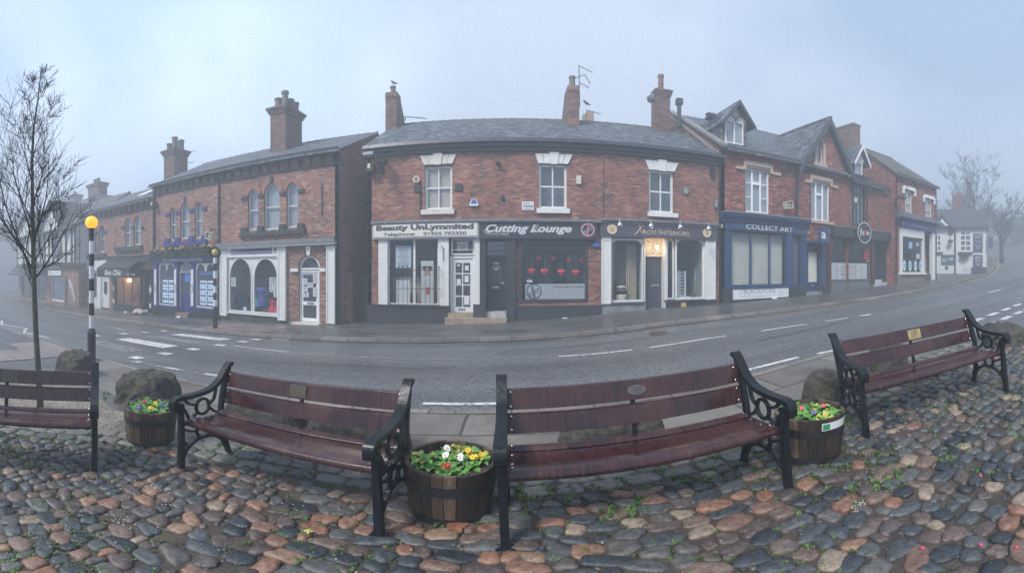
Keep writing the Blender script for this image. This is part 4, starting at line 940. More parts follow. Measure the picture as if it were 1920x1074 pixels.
a, b, c, d = rc(1207, 1250, 445, 478, Y + .3); tp = bx('transom_panel', pm('warm_white_panel', (.6, .56, .52), .6, .06, 4), T, (a, b, Y + .3, Y + .34, c, d), (a, b, Y + .24, Y + .298, c - .06, c))
text('www.kross-interiors.co.uk', 'lettering', INK, tp, a + .04, c + .04, Y + .298, w=b - a - .1, h=.035); text('Curtains\nBlinds\nFabrics', 'lettering', flat('grey_print', (.25, .22, .2)), tp, a + .28, c + .14, Y + .298, w=.24, h=.24)
bx('door_post', WHITE, T, (U(1206, Y), U(1209, Y) , Y, Y + .35, -1, q2[3]), (U(1246, Y), U(1250, Y), Y, Y + .35, -1, q2[3])); bx('soffit', WHITE, T, (U(1209, Y), U(1246, Y), Y, Y + .4, q2[3] + .01, q2[3] + .05))
bx('doorstep', GREYST, T, (U(1209, Y), U(1246, Y), Y - .05, Y + .5, -1, q[2] - .01))
bx('number_plate', flat('yellow_tile', (.5, .36, .1)), T, (*rc(1277, 1286, 567, 577, Y - .08)[:2], Y - .09, Y - .072, *rc(1277, 1286, 567, 577, Y - .08)[2:]))
pipe(T, U(1349, Y - .06), Y - .07, 0, 5.9, .035); pipe(T, U(1131.5, Y), Y - .02, 3.3, 5.8, .008)

# ================================================================== 2. left-hand pair: residential lettings and charity shop
Y = 13.4
L = thing('brick_shop_pair', 'pink-brown brick building with arched triple windows over a blue shop and a charity shop', 'building', (-11.5, Y, 0))
XL, XR = U(287.5, Y), -6.2; EA = 6.14
wa = [(*rc(465, 484, 354, 431, Y), .36), (*rc(495, 524.5, 342, 430, Y), .5), (*rc(537, 559, 342, 426, Y), .33)]
wb = [(*rc(318.5, 330, 389, 451, Y), .33), (*rc(338, 355.5, 380, 447.5, Y), .45), (*rc(365, 379.5, 378, 446, Y), .3)]
SH = (U(428, Y), U(523, Y), Zp(475, 587, Y), Zp(475, 481, Y)); DR = (*rc(560.5, 600, 479, 604, Y), .62); DR = (DR[0], DR[1], -1.5, DR[3], .5 * (DR[1] - DR[0]))
SR = (U(297, Y), U(405, Y), -2, Zp(350, 492, Y))
mb = MB(); wall_front(mb, XL, XR, -2, EA, Y, wa + wb + [SH, DR, SR], .16)
mb.box(XL, XL + .15, Y, 21, -2, EA); mb.prismx([(Y, -2), (Y, EA), (17.3, 8.08), (21.2, EA), (21.2, -2)], XR - .15, XR); mb.box(XL, XR, 21.1, 21.2, -2, EA)
mb.build('wall', B_LEFT, L)
gable_roof(L, XL - .1, XR + .18, Y - .15, EA + .1, 17.3, 8.2, SLATE, over=.18)
gutter(L, XL, XR + .1, Y - .17, EA + .12, BLACK, .13)
zs = Zp(600, 312, Y)
bx('string_course', BLACKM, L, (XL, XR + .03, Y - .07, Y - .003, zs, zs + .09), (XL, XR + .05, Y - .16, Y - .003, EA - .06, EA))
mb = MB(); n = 22
for i in range(n):
    x = XL + .2 + i * (XR - XL - .4) / (n - 1); bx('eaves_bracket', BLACKM, L, (x - .05, x + .05, Y - .14, Y - .003, zs + .092, EA - .062))
for w in wa + wb:
    window(L, *w[:4], Y, rise=w[4], fw=.055, hb=(.48,), back=NET, backname='net_curtain', bd=.12)
def arch_brick(P, ws, mat, w=.2):
    for a, b, c, d, r in ws:
        mb = MB(); o = outline(a - w, b + w, c, d + w, r + w * .8, 14)[2:]; i_ = outline(a, b, c, d, r, 14)[2:]
        for k in range(14):
            mb.prism([i_[k], o[k], (o[k][0] * .12 + o[k + 1][0] * .88, o[k][1] * .12 + o[k + 1][1] * .88), (i_[k][0] * .12 + i_[k + 1][0] * .88, i_[k][1] * .12 + i_[k + 1][1] * .88)], Y - .012, Y + .01)
        mb.build('brick_arch', mat, P)
arch_brick(L, wa + wb, pm('rubbed_brick', (.3, .14, .1), .8, .3, 8, .3))
def imposts(ws, mat):
    n = len(ws); m2 = MB(); zi = [w[3] - w[4] - .1 for w in ws]; zz_ = sum(zi) / n
    e = [(ws[0][0] - .35, ws[0][0])] + [(ws[i][1], ws[i + 1][0]) for i in range(n - 1)] + [(ws[-1][1], ws[-1][1] + .3)]
    for a, b in e: bx('impost_band', mat, L, (a + .01, b - .01, Y - .05, Y - .003, zz_, zz_ + .15)); m2.box(a + .02, b - .02, Y - .12, Y - .003, ws[0][2] - .12, ws[0][2] + .12)
    m2.box(e[0][0] - .05, e[-1][1] + .05, Y - .14, Y - .003, ws[0][2] - .28, ws[0][2] - .12); m2.build('window_sill', mat, L)
imposts(wa, BLACKM); imposts(wb, ROYAL)
mb = MB(); m = (wa[1][0] + wa[1][1]) / 2; mb.box(m - .06, m + .06, Y - .06, Y - .003, wa[1][3] + .02, wa[1][3] + .25); mb.build('keystone', BLACKM, L)
mb = MB(); m = (wb[1][0] + wb[1][1]) / 2; mb.box(m - .06, m + .06, Y - .06, Y - .003, wb[1][3] + .02, wb[1][3] + .3); mb.build('keystone', ROYAL, L)
chimney(L, -10.7, -9.85, 15.5, 17.0, 6.5, 9.75, [(-10.45, 15.8, .6, .19), (-10.1, 15.85, .95, .18), (-10.45, 16.25, .65, .2), (-10.05, 16.25, .62, .2), (-10.45, 16.7, .6, .2), (-10.05, 16.7, .6, .2)], cap=.1)
chimney(L, -19.1, -18.1, 16.1, 17.2, 5.5, 9.35, [(-18.85, 16.35, .5, .2), (-18.4, 16.4, .85, .2), (-18.35, 16.9, .75, .2), (-18.85, 16.9, .8, .2)], cap=.1)
pipe(L, U(411.5, Y), Y - .05, 0, EA - .3, .04); pipe(L, XR + .08, Y - .03, -1, EA - .2, .05); pipe(L, XL + .1, Y - .06, 3, EA - .1, .06)
mb = MB(); mb.tube([(XR + .08, Y - .03, EA - .22), (XR + .02, Y - .1, EA - .02), (XR - .1, Y - .22, EA + .05)], .05, 7); mb.tube([(U(604, Y), Y - .03, 3.7), (U(604, Y), Y - .03, 5.0)], .015, 5); mb.build('drainpipe', BLACK, L)
# charity shopfront
zc = Zp(520, 461, Y); bx('shop_cornice', LEAD, L, (U(413, Y), U(632, Y), Y - .3, Y, zc + .05, zc + .21)); bx('cornice_moulding', WHITE, L, (U(413, Y), U(632, Y), Y - .25, Y, zc - .03, zc + .047))
for a_, b_, yb in ((415, 428, 592), (523, 538, 601), (614, 630, 607)): pilaster(L, a_, b_, 464 if a_ > 500 else 471, yb, Y, WHITE, .1)
a, b, c, d = U(428, Y), U(523, Y), Zp(475, 487, Y), zc - .03
fr = bx('shop_sign', WHITE, L, (a, b, Y - .1, Y, SH[3] - .02, d))
BLUEB = flat('dark_blue_band', (.03, .035, .09)); VIOL = flat('violet_band', (.15, .07, .35))
bx('sign_band', BLUEB, fr, (U(436, Y), U(513, Y), Y - .108, Y - .1, d - .17, d - .05)); bx('sign_band', VIOL, fr, (U(436, Y), U(513, Y), Y - .108, Y - .1, d - .27, d - .2)); bx('sign_badge', flat('crimson_badge', (.45, .03, .1)), fr, (U(516, Y), U(521, Y), Y - .108, Y - .1, d - .18, d - .05)); bx('sign_badge', flat('grey_badge', (.3, .35, .38)), fr, (U(516, Y), U(521, Y), Y - .108, Y - .1, d - .27, d - .21))
text('Headway', 'lettering', PAPER, fr, U(436.6, Y), d - .15, Y - .11, w=U(450, Y) - U(436.6, Y), h=.07); text('improving life after brain injury', 'lettering', PAPER, fr, U(436.6, Y), d - .255, Y - .11, w=U(466, Y) - U(436.6, Y), h=.035)
zsh = SH[3] - .02; 
w1 = (*rc(430.5, 474, 483, 584, Y), .78); w2 = (*rc(475.5, 523, 481, 588, Y), .78)
zlow = Zp(475, 587, Y)
ops = [(w1[0] + .02, w1[1] - .02, zlow + .03, w1[3], .8), (w2[0] + .02, w2[1] - .02, zlow + .03, w2[3] - .05, .8)]
mb = MB(); wall_front(mb, U(428, Y), U(523, Y), zlow, zsh, Y - .02, ops, .1); mb.build('window_surround', WHITE, L)
for o5 in ops: window(L, *o5[:4], Y, rise=.8, fw=.045, mat=WHITE, gl=GLASS, inset=-.05, name='shop_window')
bx('window_sill', WHITE, L, (U(427, Y), U(524, Y), Y - .1, Y + .02, zlow - .07, zlow)); bx('stall_riser', pm('painted_low_plinth', (.05, .05, .055), .8, .4, 4, .4), L, (U(415, Y), U(538, Y), Y - .04, Y - .003, -1.5, Zp(475, 594, Y)))
room(L, U(428, Y), U(523, Y), zlow, zsh, Y + .12, 2.8, pm('charity_shop_walls', (.42, .42, .43), .8, .3, 1.5))
bx('display_shelf', LIGHTIN, L, (U(440, Y + 1.3), U(520, Y + 1.3), Y + 1.2, Y + 1.6, zlow + 1.38, zlow + 1.42))
for (a_, b_, c_, d_, n_) in ((433, 442, 520, 537, 4), (505, 514, 520, 533, 4), (513, 522, 520, 557, 8), (505, 513, 534, 547, 3)): poster(L, a_, b_, c_, d_, Y - .0, None, n_)
# arched white door
a, b = DR[0], DR[1]
mb = MB(); hw = (b - a) / 2; m = (a + b) / 2; zi = DR[3] - hw
for k in range(15):
    t0, t1 = PI * k / 15 + .02, PI * (k + 1) / 15 - .02; r0, r1 = hw + .02, hw + .42
    mb.prism([(m + r0 * math.cos(t0), zi + r0 * math.sin(t0)), (m + r1 * math.cos(t0), zi + r1 * math.sin(t0)), (m + r1 * math.cos(t1), zi + r1 * math.sin(t1)), (m + r0 * math.cos(t1), zi + r0 * math.sin(t1))], Y - .025 - (.012 if k % 2 else 0), Y + .01)
mb.build('brick_arch', pm('sandy_brick', (.25, .15, .12), .85, .35, 8, .4), L)
zi2 = Zp(580, 506, Y)
bx('impost_band', WHITE, L, (U(546, Y), U(560, Y), Y - .08, Y, zi2 - .07, zi2 + .07), (U(600.5, Y), U(611, Y), Y - .08, Y, zi2 - .07, zi2 + .07)); mb = MB(); mb.prism([(m - .06, DR[3]), (m + .06, DR[3]), (m + .11, zc - .06), (m - .11, zc - .06)], Y - .1, Y - .02); mb.build('keystone', WHITE, L)
window(L, a, b, zi2, DR[3], Y, rise=hw * .98, fw=.08, mat=WHITE, gl=GLASS, back=DARKIN, name='top_light', inset=.06)
D, q = door(L, 565, 597, 511, 603, Y + .1, UPVC, panels=None, glassp=[(.12, .88, .42, .96), (.12, .88, .08, .34)], frame=WHITE, label='white upvc door covered in paper notices')
bx('letter_box', METAL, D, (m - .13, m + .13, Y + .07, Y + .1, q[2] + .37 * (q[3] - q[2]), q[2] + .4 * (q[3] - q[2])))
for (a_, b_, c_, d_, n_) in ((568, 576, 522, 534, 4), (587, 597, 513, 531, 6), (577, 587, 530, 539, 3), (568, 577, 537, 549, 4), (587, 597, 539, 556, 6), (569, 579, 548, 557, 3)): poster(D, a_, b_, c_, d_, Y + .085, None, n_)
bx('doorstep', CREAM, L, (U(555, Y), U(604, Y), Y - .35, Y + .2, -1.5, q[2] - .02))
bx('plinth', GREYST, L, (U(538, Y), U(560, Y), Y - .02, Y - .003, -1.5, Zp(550, 603, Y)))
# blue lettings shopfront
zc = Zp(350, 484, Y); bx('shop_cornice', ROYAL, L, (U(286, Y), U(413, Y), Y - .22, Y, zc + .04, zc + .14), (U(288, Y), U(412, Y), Y - .18, Y, zc, zc + .038))
fr = bx('shop_sign', ROYAL, L, (U(289, Y), U(412, Y), Y - .12, Y, SR[3], zc - .003)); text('RIDGEWAY RESIDENTIAL', 'lettering', PAPER, fr, U(308, Y), SR[3] + .05, Y - .123, w=U(383, Y) - U(308, Y), h=.17, bold=.02)
for a_, b_ in ((290, 297), (327.5, 334.5), (359, 366.5), (404.5, 411.5)):
    o = pilaster(L, a_, b_, 493, 590, Y, ROYAL, .08, panel=False); a, b, c, d = rc(a_ + 1.4, b_ - 1.4, 505, 573, Y); bx('pilaster_panel', WHITE, o, (a, b, Y - .1, Y - .082, c, d)); m = (a + b) / 2; z = c + (d - c) * .48; mb = MB(); mb.prism([(m - .1, z), (m, z - .22), (m + .1, z), (m, z + .22)], Y - .108, Y - .101); mb.build('diamond_motif', ROYAL, o); mb = MB(); mb.prism([(m - .07, z), (m, z - .16), (m + .07, z), (m, z + .16)], Y - .112, Y - .109); mb.build('diamond_motif', WHITE, o)
GLOWCARD = emit('glowing_listing_card', (.5, .62, .8), .25)  # cards given a faint glow of their own, not a lamp
for a_, b_, yb in ((298, 327, 572), (367, 404, 577)):
    q = rc(a_, b_, 493, yb, Y); window(L, *q, Y, fw=.05, mat=WHITE, gl=GLASS, inset=0, name='shop_window'); m = (q[0] + q[1]) / 2
    mb = MB(); d = q[3]
    for s_, (p0, p1) in enumerate(((q[0] + .04, m), (m, q[1] - .04))):
        o1 = outline(p0 + .04, p1 - .04, d - .62, d - .06, .33, 10)[2:]
        pts = [(p1, d - .05), (p1, o1[0][1])] + o1 + [(p0, o1[-1][1]), (p0, d - .05)]
        mb = MB(); mb.prism(pts, Y + .01, Y + .04); mb.build('spandrel', WHITE, L)
    room(L, q[0], q[1], q[2] - .05, q[3], Y + .1, 1.6, pm('lettings_interior', (.4, .43, .47), .8, .2, 2))
    n_ = 3 if a_ < 350 else 4
    h = (q[3] - q[2]) * .5 / n_ * 1.12; w_ = (q[1] - q[0]) * .36
    cd2 = MB(); cd3 = MB()
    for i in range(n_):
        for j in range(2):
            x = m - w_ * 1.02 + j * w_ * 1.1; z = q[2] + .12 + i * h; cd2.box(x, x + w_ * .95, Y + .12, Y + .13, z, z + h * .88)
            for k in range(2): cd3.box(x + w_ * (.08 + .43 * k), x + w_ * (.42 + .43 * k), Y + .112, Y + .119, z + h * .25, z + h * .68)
    c_ = cd2.build('listing_card', GLOWCARD, L); cd3.build('listing_photo', flat('house_photo_print', (.12, .16, .25)), c_)
a, b, c, d = rc(372, 403, 509, 516, Y); bx('window_sticker', flat('blue_strip', (.05, .1, .35)), L, (a, b, Y + .05, Y + .056, c, d))
bx('stall_riser', BLACK, L, (U(289, Y), U(337, Y), Y - .1, Y + .05, -2, Zp(312, 573, Y) - .07), (U(359, Y), U(412, Y), Y - .1, Y + .05, -2, Zp(385, 578, Y) - .07)); bx('window_sill', ROYAL, L, (U(289, Y), U(337, Y), Y - .14, Y + .05, Zp(312, 573, Y) - .067, Zp(312, 573, Y)), (U(359, Y), U(412, Y), Y - .14, Y + .05, Zp(385, 578, Y) - .067, Zp(385, 578, Y)))
D, q = door(L, 340, 357.5, 512, 585, Y + .12, ROYAL, panels=((.1, .9, .06, .4),), glassp=[(.15, .85, .47, .93)], frame=WHITE, label='blue lettings office door'); bx('door_sticker', flat('bright_blue_sticker', (.05, .2, .6)), D, (q[0] + .3, q[0] + .62, Y + .09, Y + .108, q[2] + 1.5, q[2] + 1.95))
tl = px_window(L, 337, 359.5, 492, 511, Y, rise=.4, fw=.04, mat=WHITE, gl=GLASS_UP, back=flat('pale_fanlight', (.45, .47, .5)), name='top_light', inset=.05); mb = MB(); m = U(348, Y); z = Zp(348, 503, Y); mb.ring(outline(m - .12, m + .12, z - .12, z + .17, .1, 6), outline(m - .12, m + .12, z - .12, z + .17, .1, 6, .035), Y + .0, Y + .02); mb.build('emblem', ROYAL, tl); text('01925 758345', 'lettering', INK, tl, m - .3, z - .27, Y + .02, w=.6, h=.08)
bx('doorstep', pm('worn_red_step', (.2, .13, .11), .8, .3, 5, .3), L, (U(336, Y), U(359, Y), Y - .25, Y + .2, -2, q[2] - .01))
bx('recess_back', DARKIN, L, (U(335, Y), U(360, Y), Y + .2, Y + .25, -2, SR[3]))
# gate and low pier in the alley between the two buildings
G = thing('alley_gate', 'dark boarded gate beside a short brick pier in the narrow alley', 'gate', (-5.6, 14.2, -.3))
mb = MB(); Yg = 14.2
for i in range(6): u = U(662, Yg) + i * (-5.22 - U(662, Yg)) / 6; mb.box(u + .004, u + (-5.22 - U(662, Yg)) / 6 - .004, Yg, Yg + .04, -.6, Zp(673, 514, Yg))
mb.build('gate_boards', pm('black_stained_boards', (.012, .012, .014), .6, .3, 5), G); bx('gate_rail', BLACK, G, (U(662, Yg), -5.22, Yg - .03, Yg - .002, .1, .2), (U(662, Yg), -5.22, Yg - .03, Yg - .002, 1.2, 1.3))
G2 = tag(bx('brick_pier', B_LEFT, None, (U(647, Yg - .2), U(660, Yg - .2), Yg - .2, Yg + .15, -.8, Zp(653, 515, Yg)), (U(646.5, Yg - .2), U(660.5, Yg - .2), Yg - .22, Yg + .17, Zp(653, 515, Yg) + .002, Zp(653, 512, Yg))), 'short mottled brick gate pier at the alley mouth', 'pier')

# ================================================================== 3. fashion shop with awning and white fronted shop
K = thing('brick_shop_building', 'lower pink brick building with a black awning and white shopfront, left of the blue shop', 'building', (-21, Y, 0))
XL, XR = U(149.5, Y), U(287, Y); EB = 5.5
wc = [(*rc(234, 245.5, 408, 462, Y), .38), (*rc(251, 264, 404, 459, Y), .4), (*rc(186, 195.5, 422, 472, Y), .38), (*rc(174, 181.5, 427, 476, Y), .38)]
WS = (U(156, Y), U(206, Y), -2, Zp(180, 507, Y)); BS = (U(213, Y), U(286, Y), -2, Zp(250, 505, Y))
mb = MB(); wall_front(mb, XL, XR, -2, EB, Y, wc + [WS, BS], .16); mb.prismx([(Y, -2), (Y, EB), (16.5, 7.0), (19.7, EB), (19.7, -2)], XL, XL + .15); mb.box(XL, XR, 19.6, 19.7, -2, EB)
mb.build('wall', B_LEFT, K); gable_roof(K, XL - .1, XR, Y - .15, EB + .08, 16.6, 7.15, SLATE, over=.18); gutter(K, XL, XR, Y - .17, EB + .1, BLACK, .12)
bx('string_course', BLACKM, K, (XL, XR, Y - .06, Y - .003, EB - .5, EB - .42)); mb = MB()
for i in range(15): x = XL + .2 + i * (XR - XL - .4) / 14; bx('eaves_bracket', BLACKM, K, (x - .05, x + .05, Y - .12, Y - .003, EB - .418, EB - .03))
for w in wc: window(K, *w[:4], Y, rise=w[4], fw=.055, hb=(.48,), back=NET, backname='net_curtain', bd=.12)
arch_brick(K, wc, pm('rubbed_brick', (.3, .14, .1)), .16)
for x0, x1, y0, y1 in ((217, 268, 462, 471), (166, 200, 476, 484)): q = rc(x0, x1, y0, y1, Y); bx('window_sill', BLACKM, K, (q[0], q[1], Y - .14, Y - .003, q[2], q[3]))
for x0, x1 in ((228, 233.5), (246, 250.5), (264.5, 270), (181.8, 185.7), (196, 201)): q = rc(x0, x1, 425 + (8 if x0 < 210 else 0), 430 + (8 if x0 < 210 else 0), Y); bx('impost_band', BLACKM, K, (q[0], q[1], Y - .05, Y - .003, q[2], q[3]))
# skylight
kk = (7.15 - 5.58) / (16.6 - 13.25); 
mb = MB(); mb.prismx([(14.6, 5.58 + (14.6 - 13.25) * kk + .03), (15.5, 5.58 + (15.5 - 13.25) * kk + .03), (15.5, 5.58 + (15.5 - 13.25) * kk + .1), (14.6, 5.58 + (14.6 - 13.25) * kk + .1)], -19.8, -18.9); mb.build('skylight', UPVC, K)
bx('shop_sign', WHITE, K, (*rc(151, 204, 489, 507, Y)[:2], Y - .1, Y - .003, *rc(151, 204, 489, 507, Y)[2:]))
pilaster(K, 152, 157, 508, 573, Y, WHITE, .05, panel=False); pilaster(K, 183, 190, 508, 576, Y, WHITE, .05, panel=False)
q = rc(157, 183, 508, 560, Y); window(K, *q, Y, fw=.12, vb=(.55,), mat=WHITE, gl=GLASS, back=pm('maroon_screen', (.14, .09, .11), .8, .2, 3), name='shop_window', inset=0, bw=.1); bx('stall_riser', WHITE, K, (U(152, Y), U(190, Y), Y - .03, Y + .1, -2, q[2] - .003))
D, q = door(K, 191.5, 205, 521, 577, Y + .02, WHITE, panels=((.15, .85, .06, .38),), glassp=[(.25, .75, .48, .88)], frame=WHITE, label='white front door with a tall pane')
bx('letter_box', BLACK, D, (q[0] + .35, q[0] + .6, Y, Y + .02, q[2] + .85, q[2] + .9)); bx('transom_panel', WHITE, K, (U(190.5, Y), U(206, Y), Y, Y + .1, q[3] + .08, WS[3]))
z = Zp(245, 484, Y); bx('shop_cornice', BLACKM, K, (U(206, Y), U(287, Y), Y - .25, Y - .003, z - .22, z + .13)); bx('cornice_moulding', LEAD, K, (U(205, Y), U(287, Y), Y - .3, Y - .003, z + .133, z + .17))
AWN = pm('black_awning_canvas', (.02, .022, .026), .7, .25, 3); zt, zb_ = Zp(245, 489, Y), Zp(235, 508, Y)
AY = Y - .95; a0, a1 = U(206, Y), U(268, Y)
mb = MB(); mb.prismx([(Y - .26, zt), (Y - .26, zt - .03), (AY, zt - .43), (AY, zt - .4)], a0, a1); mb.add([(a0, AY, zt - .43), (a1, AY, zt - .43), (a1, AY + .02, zt - .95), (a0, AY + .02, zt - .95)], [(0, 1, 2, 3)]); mb.add([(a0, AY, zt - .43), (a0, Y - .1, zt - .03), (a0, Y - .1, zt - .95), (a0, AY + .02, zt - .95)], [(0, 1, 2, 3)]); mb.add([(a1, AY, zt - .43), (a1, Y - .1, zt - .03), (a1, Y - .1, zt - .95), (a1, AY + .02, zt - .95)], [(0, 1, 2, 3)])
aw = mb.build('awning', AWN, K); text('Bon Chic', 'lettering', SILV, aw, a0 + .9, zt - .82, AY - .004, w=1.8, h=.3, shear=.3, bold=.035); text('est. 1982', 'lettering', SILV, aw, a0 + 3.2, zt - .8, AY - .004, w=.8, h=.09, shear=.3)
q = rc(217, 264, 514, 573, Y); window(K, *q, Y, fw=.06, mat=BLACK, gl=GLASS, vb=(.32, .66), name='shop_window', inset=0)
WARM = pm('warm_shop_wall', (.4, .24, .13), .8, .5, 1.3)
room(K, q[0], q[1], q[2], q[3], Y + .1, 1.8, WARM); bx('stall_riser', BLACK, K, (U(213, Y), U(265, Y), Y - .05, Y + .1, -2, q[2] - .003))
D, q = door(K, 267, 279, 516, 590, Y + .3, BLACK, panels=None, glassp=[(.15, .85, .35, .95)], frame=BLACK); bx('recess_back', BLACK, K, (U(265, Y), U(286, Y), Y + .36, Y + .4, -2, BS[3]))
for a_, b_, yb in ((213, 217, 568), (281, 286, 577)):
    o = pilaster(K, a_, b_, 505, yb, Y, BLACK, .06, panel=False); a, b, c, d = rc(a_ + .8, b_ - .8, 530, yb, Y); bx('pilaster_panel', WHITE, o, (a, b, Y - .075, Y - .062, c, c + .25)); m = (a + b) / 2; zq = (c + d) / 2 + .3; mb = MB(); mb.prism([(m - .12, zq), (m, zq - .25), (m + .12, zq), (m, zq + .25)], Y - .075, Y - .062); mb.build('diamond_motif', WHITE, o)
# ================================================================== 4. gallery building with dormer and cross gable
Y = 13.8
A = thing('gable_building', 'dark red brick building with a slate dormer, front gable and navy gallery shop', 'building', (11.5, Y, 0))
XL, XR = 7.95, U(1591, Y); EA = 6.62; GX0, GX1, GXm = 12.05, XR, 13.78
g1 = rc(1397.5, 1443, 317, 399, Y); g2 = rc(1521.5, 1556, 342, 414, Y); gw = (*rc(1531.5, 1543, 260, 307, Y), .55)
CA = (U(1369, Y), U(1503, Y), -2, Zp(1436, 436, Y)); CD = (U(1508, Y), U(1545, Y), -2, Zp(1525, 456, Y))
mb = MB(); wall_front(mb, XL, GX1, -2, EA, Y, [g1, g2, CA, CD, (U(1553, Y), GX1, -2, Zp(1570, 440, Y))], .14)
# gable triangle with its lancet opening
zap = 9.28
a, b, c, d, r_ = gw
ol = outline(a, b, c, d, r_, 14, 0, True)
k = 14; left = [p for p in ol[2 + k // 2:]] + [ol[0]]; right = [ol[1]] + ol[2:3 + k // 2]
mb.add([(GX0, Y, EA), (a, Y, EA), *[(p[0], Y, p[1]) for p in reversed(left)], (GXm - .02, Y, zap)], [tuple(range(len(left) + 3))])
mb.add([(GX1, Y, EA), *[(GXm - .02, Y, zap)], *[(p[0], Y, p[1]) for p in reversed(right)], (b, Y, EA)], [tuple(range(len(right) + 3))])
mb.add([(a, Y, EA), (b, Y, EA), (b, Y, c), (a, Y, c)], [(0, 1, 2, 3)])
mb.add([(p[0], Y, p[1]) for p in ol] + [(p[0], Y + .16, p[1]) for p in ol], [(i, (i + 1) % len(ol), (i + 1) % len(ol) + len(ol), i + len(ol)) for i in range(len(ol))])
mb.prismx([(Y, -2), (Y, EA), (Y - .1, EA + .15), (19.2, 10.35), (19.35, 10.35), (24.6, EA), (24.6, -2)], XL, XL + .16); mb.prismx([(17.5, -2), (17.5, 4.2), (Y + .14, 4.2), (Y + .14, EA), (19.2, 10.0), (24.6, EA), (24.6, -2)], XR - .15, XR - .01); mb.box(XL, XR, 24.5, 24.6, -2, EA)
fixn(mb.build('wall', B_RED, A))
gable_roof(A, XL + .17, XR, Y - .12, EA + .1, 19.2, 10.2, SLATE, over=.2)
mb = MB(); mb.prismx([(Y - .25, EA + .03), (19.2, 10.37), (19.2, 10.47), (Y - .28, EA + .14)], XL - .12, XL + .22); mb.build('gable_coping', pm('weathered_coping', (.2, .2, .2), .8, .35, 6, .4), A)
mb = MB(); n = 24
for i in range(n):
    t = i / n; yy = Y + .2 + 5.2 * t; zz_ = EA - .12 + 3.72 * t; mb.box(XL - .07, XL - .003, yy, yy + .1, zz_ - .1, zz_ + .1)
mb.build('brick_dentil', pm('pale_dentil_brick', (.3, .27, .25), .8, .3, 8, .3), A)
# cross gable roof
mb = MB(); kx = (zap - EA) / (GXm - GX0); Yf = Y - .35
for s, X in ((-1, GX0 - .25), (1, GX1 + .2)):
    z0 = EA - .25 * kx + .16; z0 = zap + .16 - abs(GXm - X) * kx
    yb0 = 13.68 + (z0 - 6.72) / .655; yb1 = 13.68 + (zap + .16 - 6.72) / .655
    p = [(X, Yf, z0), (GXm, Yf, zap + .16), (GXm, yb1 + .15, zap + .16), (X, max(Yf + .1, yb0 + .15), z0)]
    mb.add(p + [(x, y_, z - .09) for x, y_, z in p], [(0, 1, 2, 3), (7, 6, 5, 4), (0, 4, 5, 1), (1, 5, 6, 2), (2, 6, 7, 3), (3, 7, 4, 0)])
ro = fixn(mb.build('gable_roof', SLATE_Y, A))
mb = MB()
for i in range(9): y_ = Yf + i * .47; mb.add([(GXm - .12, y_, zap + .06), (GXm, y_, zap + .2), (GXm + .12, y_, zap + .06), (GXm - .12, y_ + .44, zap + .06), (GXm, y_ + .44, zap + .2), (GXm + .12, y_ + .44, zap + .06)], [(0, 1, 4, 3), (1, 2, 5, 4), (0, 2, 1)])
mb.build('ridge_tile', pm('dark_ridge_tile', (.07, .07, .07)), ro)
mb = MB(); zt = zap + .08
for X in (GX0 - .28, GX1 + .24):
    ze = zt - abs(GXm - X) * kx; mb.prism([(X, ze), (X, ze - .34), (GXm, zt - .38), (GXm, zt)] if X < GXm else [(GXm, zt), (GXm, zt - .38), (X, ze - .34), (X, ze)], Yf - .01, Yf + .05)
mb.build('barge_board', pm('grey_black_timber', (.04, .045, .05), .5, .2, 5), A)
window(A, *gw[:4], Y, rise=.55, fw=.05, mat=WHITE, back=DIMBACK, pointed=True, inset=.06)
mb = MB(); mb.ring(outline(a - .16, b + .16, c - .02, d + .2, r_ + .12, 14, 0, True), outline(a, b, c, d, r_, 14, 0, True), Y - .05, Y); mb.box(a - .24, b + .24, Y - .1, Y - .002, c - .16, c - .02); mb.build('stone_surround', STONE, A)
bx('string_course', BLACKM, A, (GX0 + .1, GX1, Y - .06, Y - .003, 6.3, 6.36))
gutter(A, XL, GX0 - .1, Y - .12, EA + .1, DGREY, .14); pipe(A, U(1492, Y), Y - .08, Zp(1492, 405, Y), 6.5, .055)
window(A, *g1, Y, fw=.07, vb=(.32, .66), mat=UPVC, hb=(), back=NET, backname='net_curtain', bw=.09); mb = MB(); w, h = g1[1] - g1[0], g1[3] - g1[2]
o = A.children[-1]
mb.box(g1[0] + .05, g1[0] + w * .3, Y + .1, Y + .12, g1[2] + h * .34, g1[2] + h * .36); mb.box(g1[0] + .05, g1[0] + w * .3, Y + .1, Y + .12, g1[2] + h * .66, g1[2] + h * .68); mb.box(g1[0] + w * .35, g1[0] + w * .64, Y + .09, Y + .15, g1[2] + h * .64, g1[2] + h * .71); mb.box(g1[0] + w * .68, g1[1] - .05, Y + .1, Y + .12, g1[2] + h * .34, g1[2] + h * .36); mb.box(g1[0] + w * .68, g1[1] - .05, Y + .1, Y + .12, g1[2] + h * .66, g1[2] + h * .68); mb.build('glazing_bar', UPVC, o)
window(A, *g2, Y, fw=.07, vb=(.3, .66), mat=UPVC, back=NET, backname='net_curtain', bw=.1); o = A.children[-1]; w, h = g2[1] - g2[0], g2[3] - g2[2]; mb = MB(); mb.box(g2[0] + w * .35, g2[0] + w * .62, Y + .09, Y + .15, g2[2] + h * .66, g2[2] + h * .72); mb.build('glazing_bar', UPVC, o)
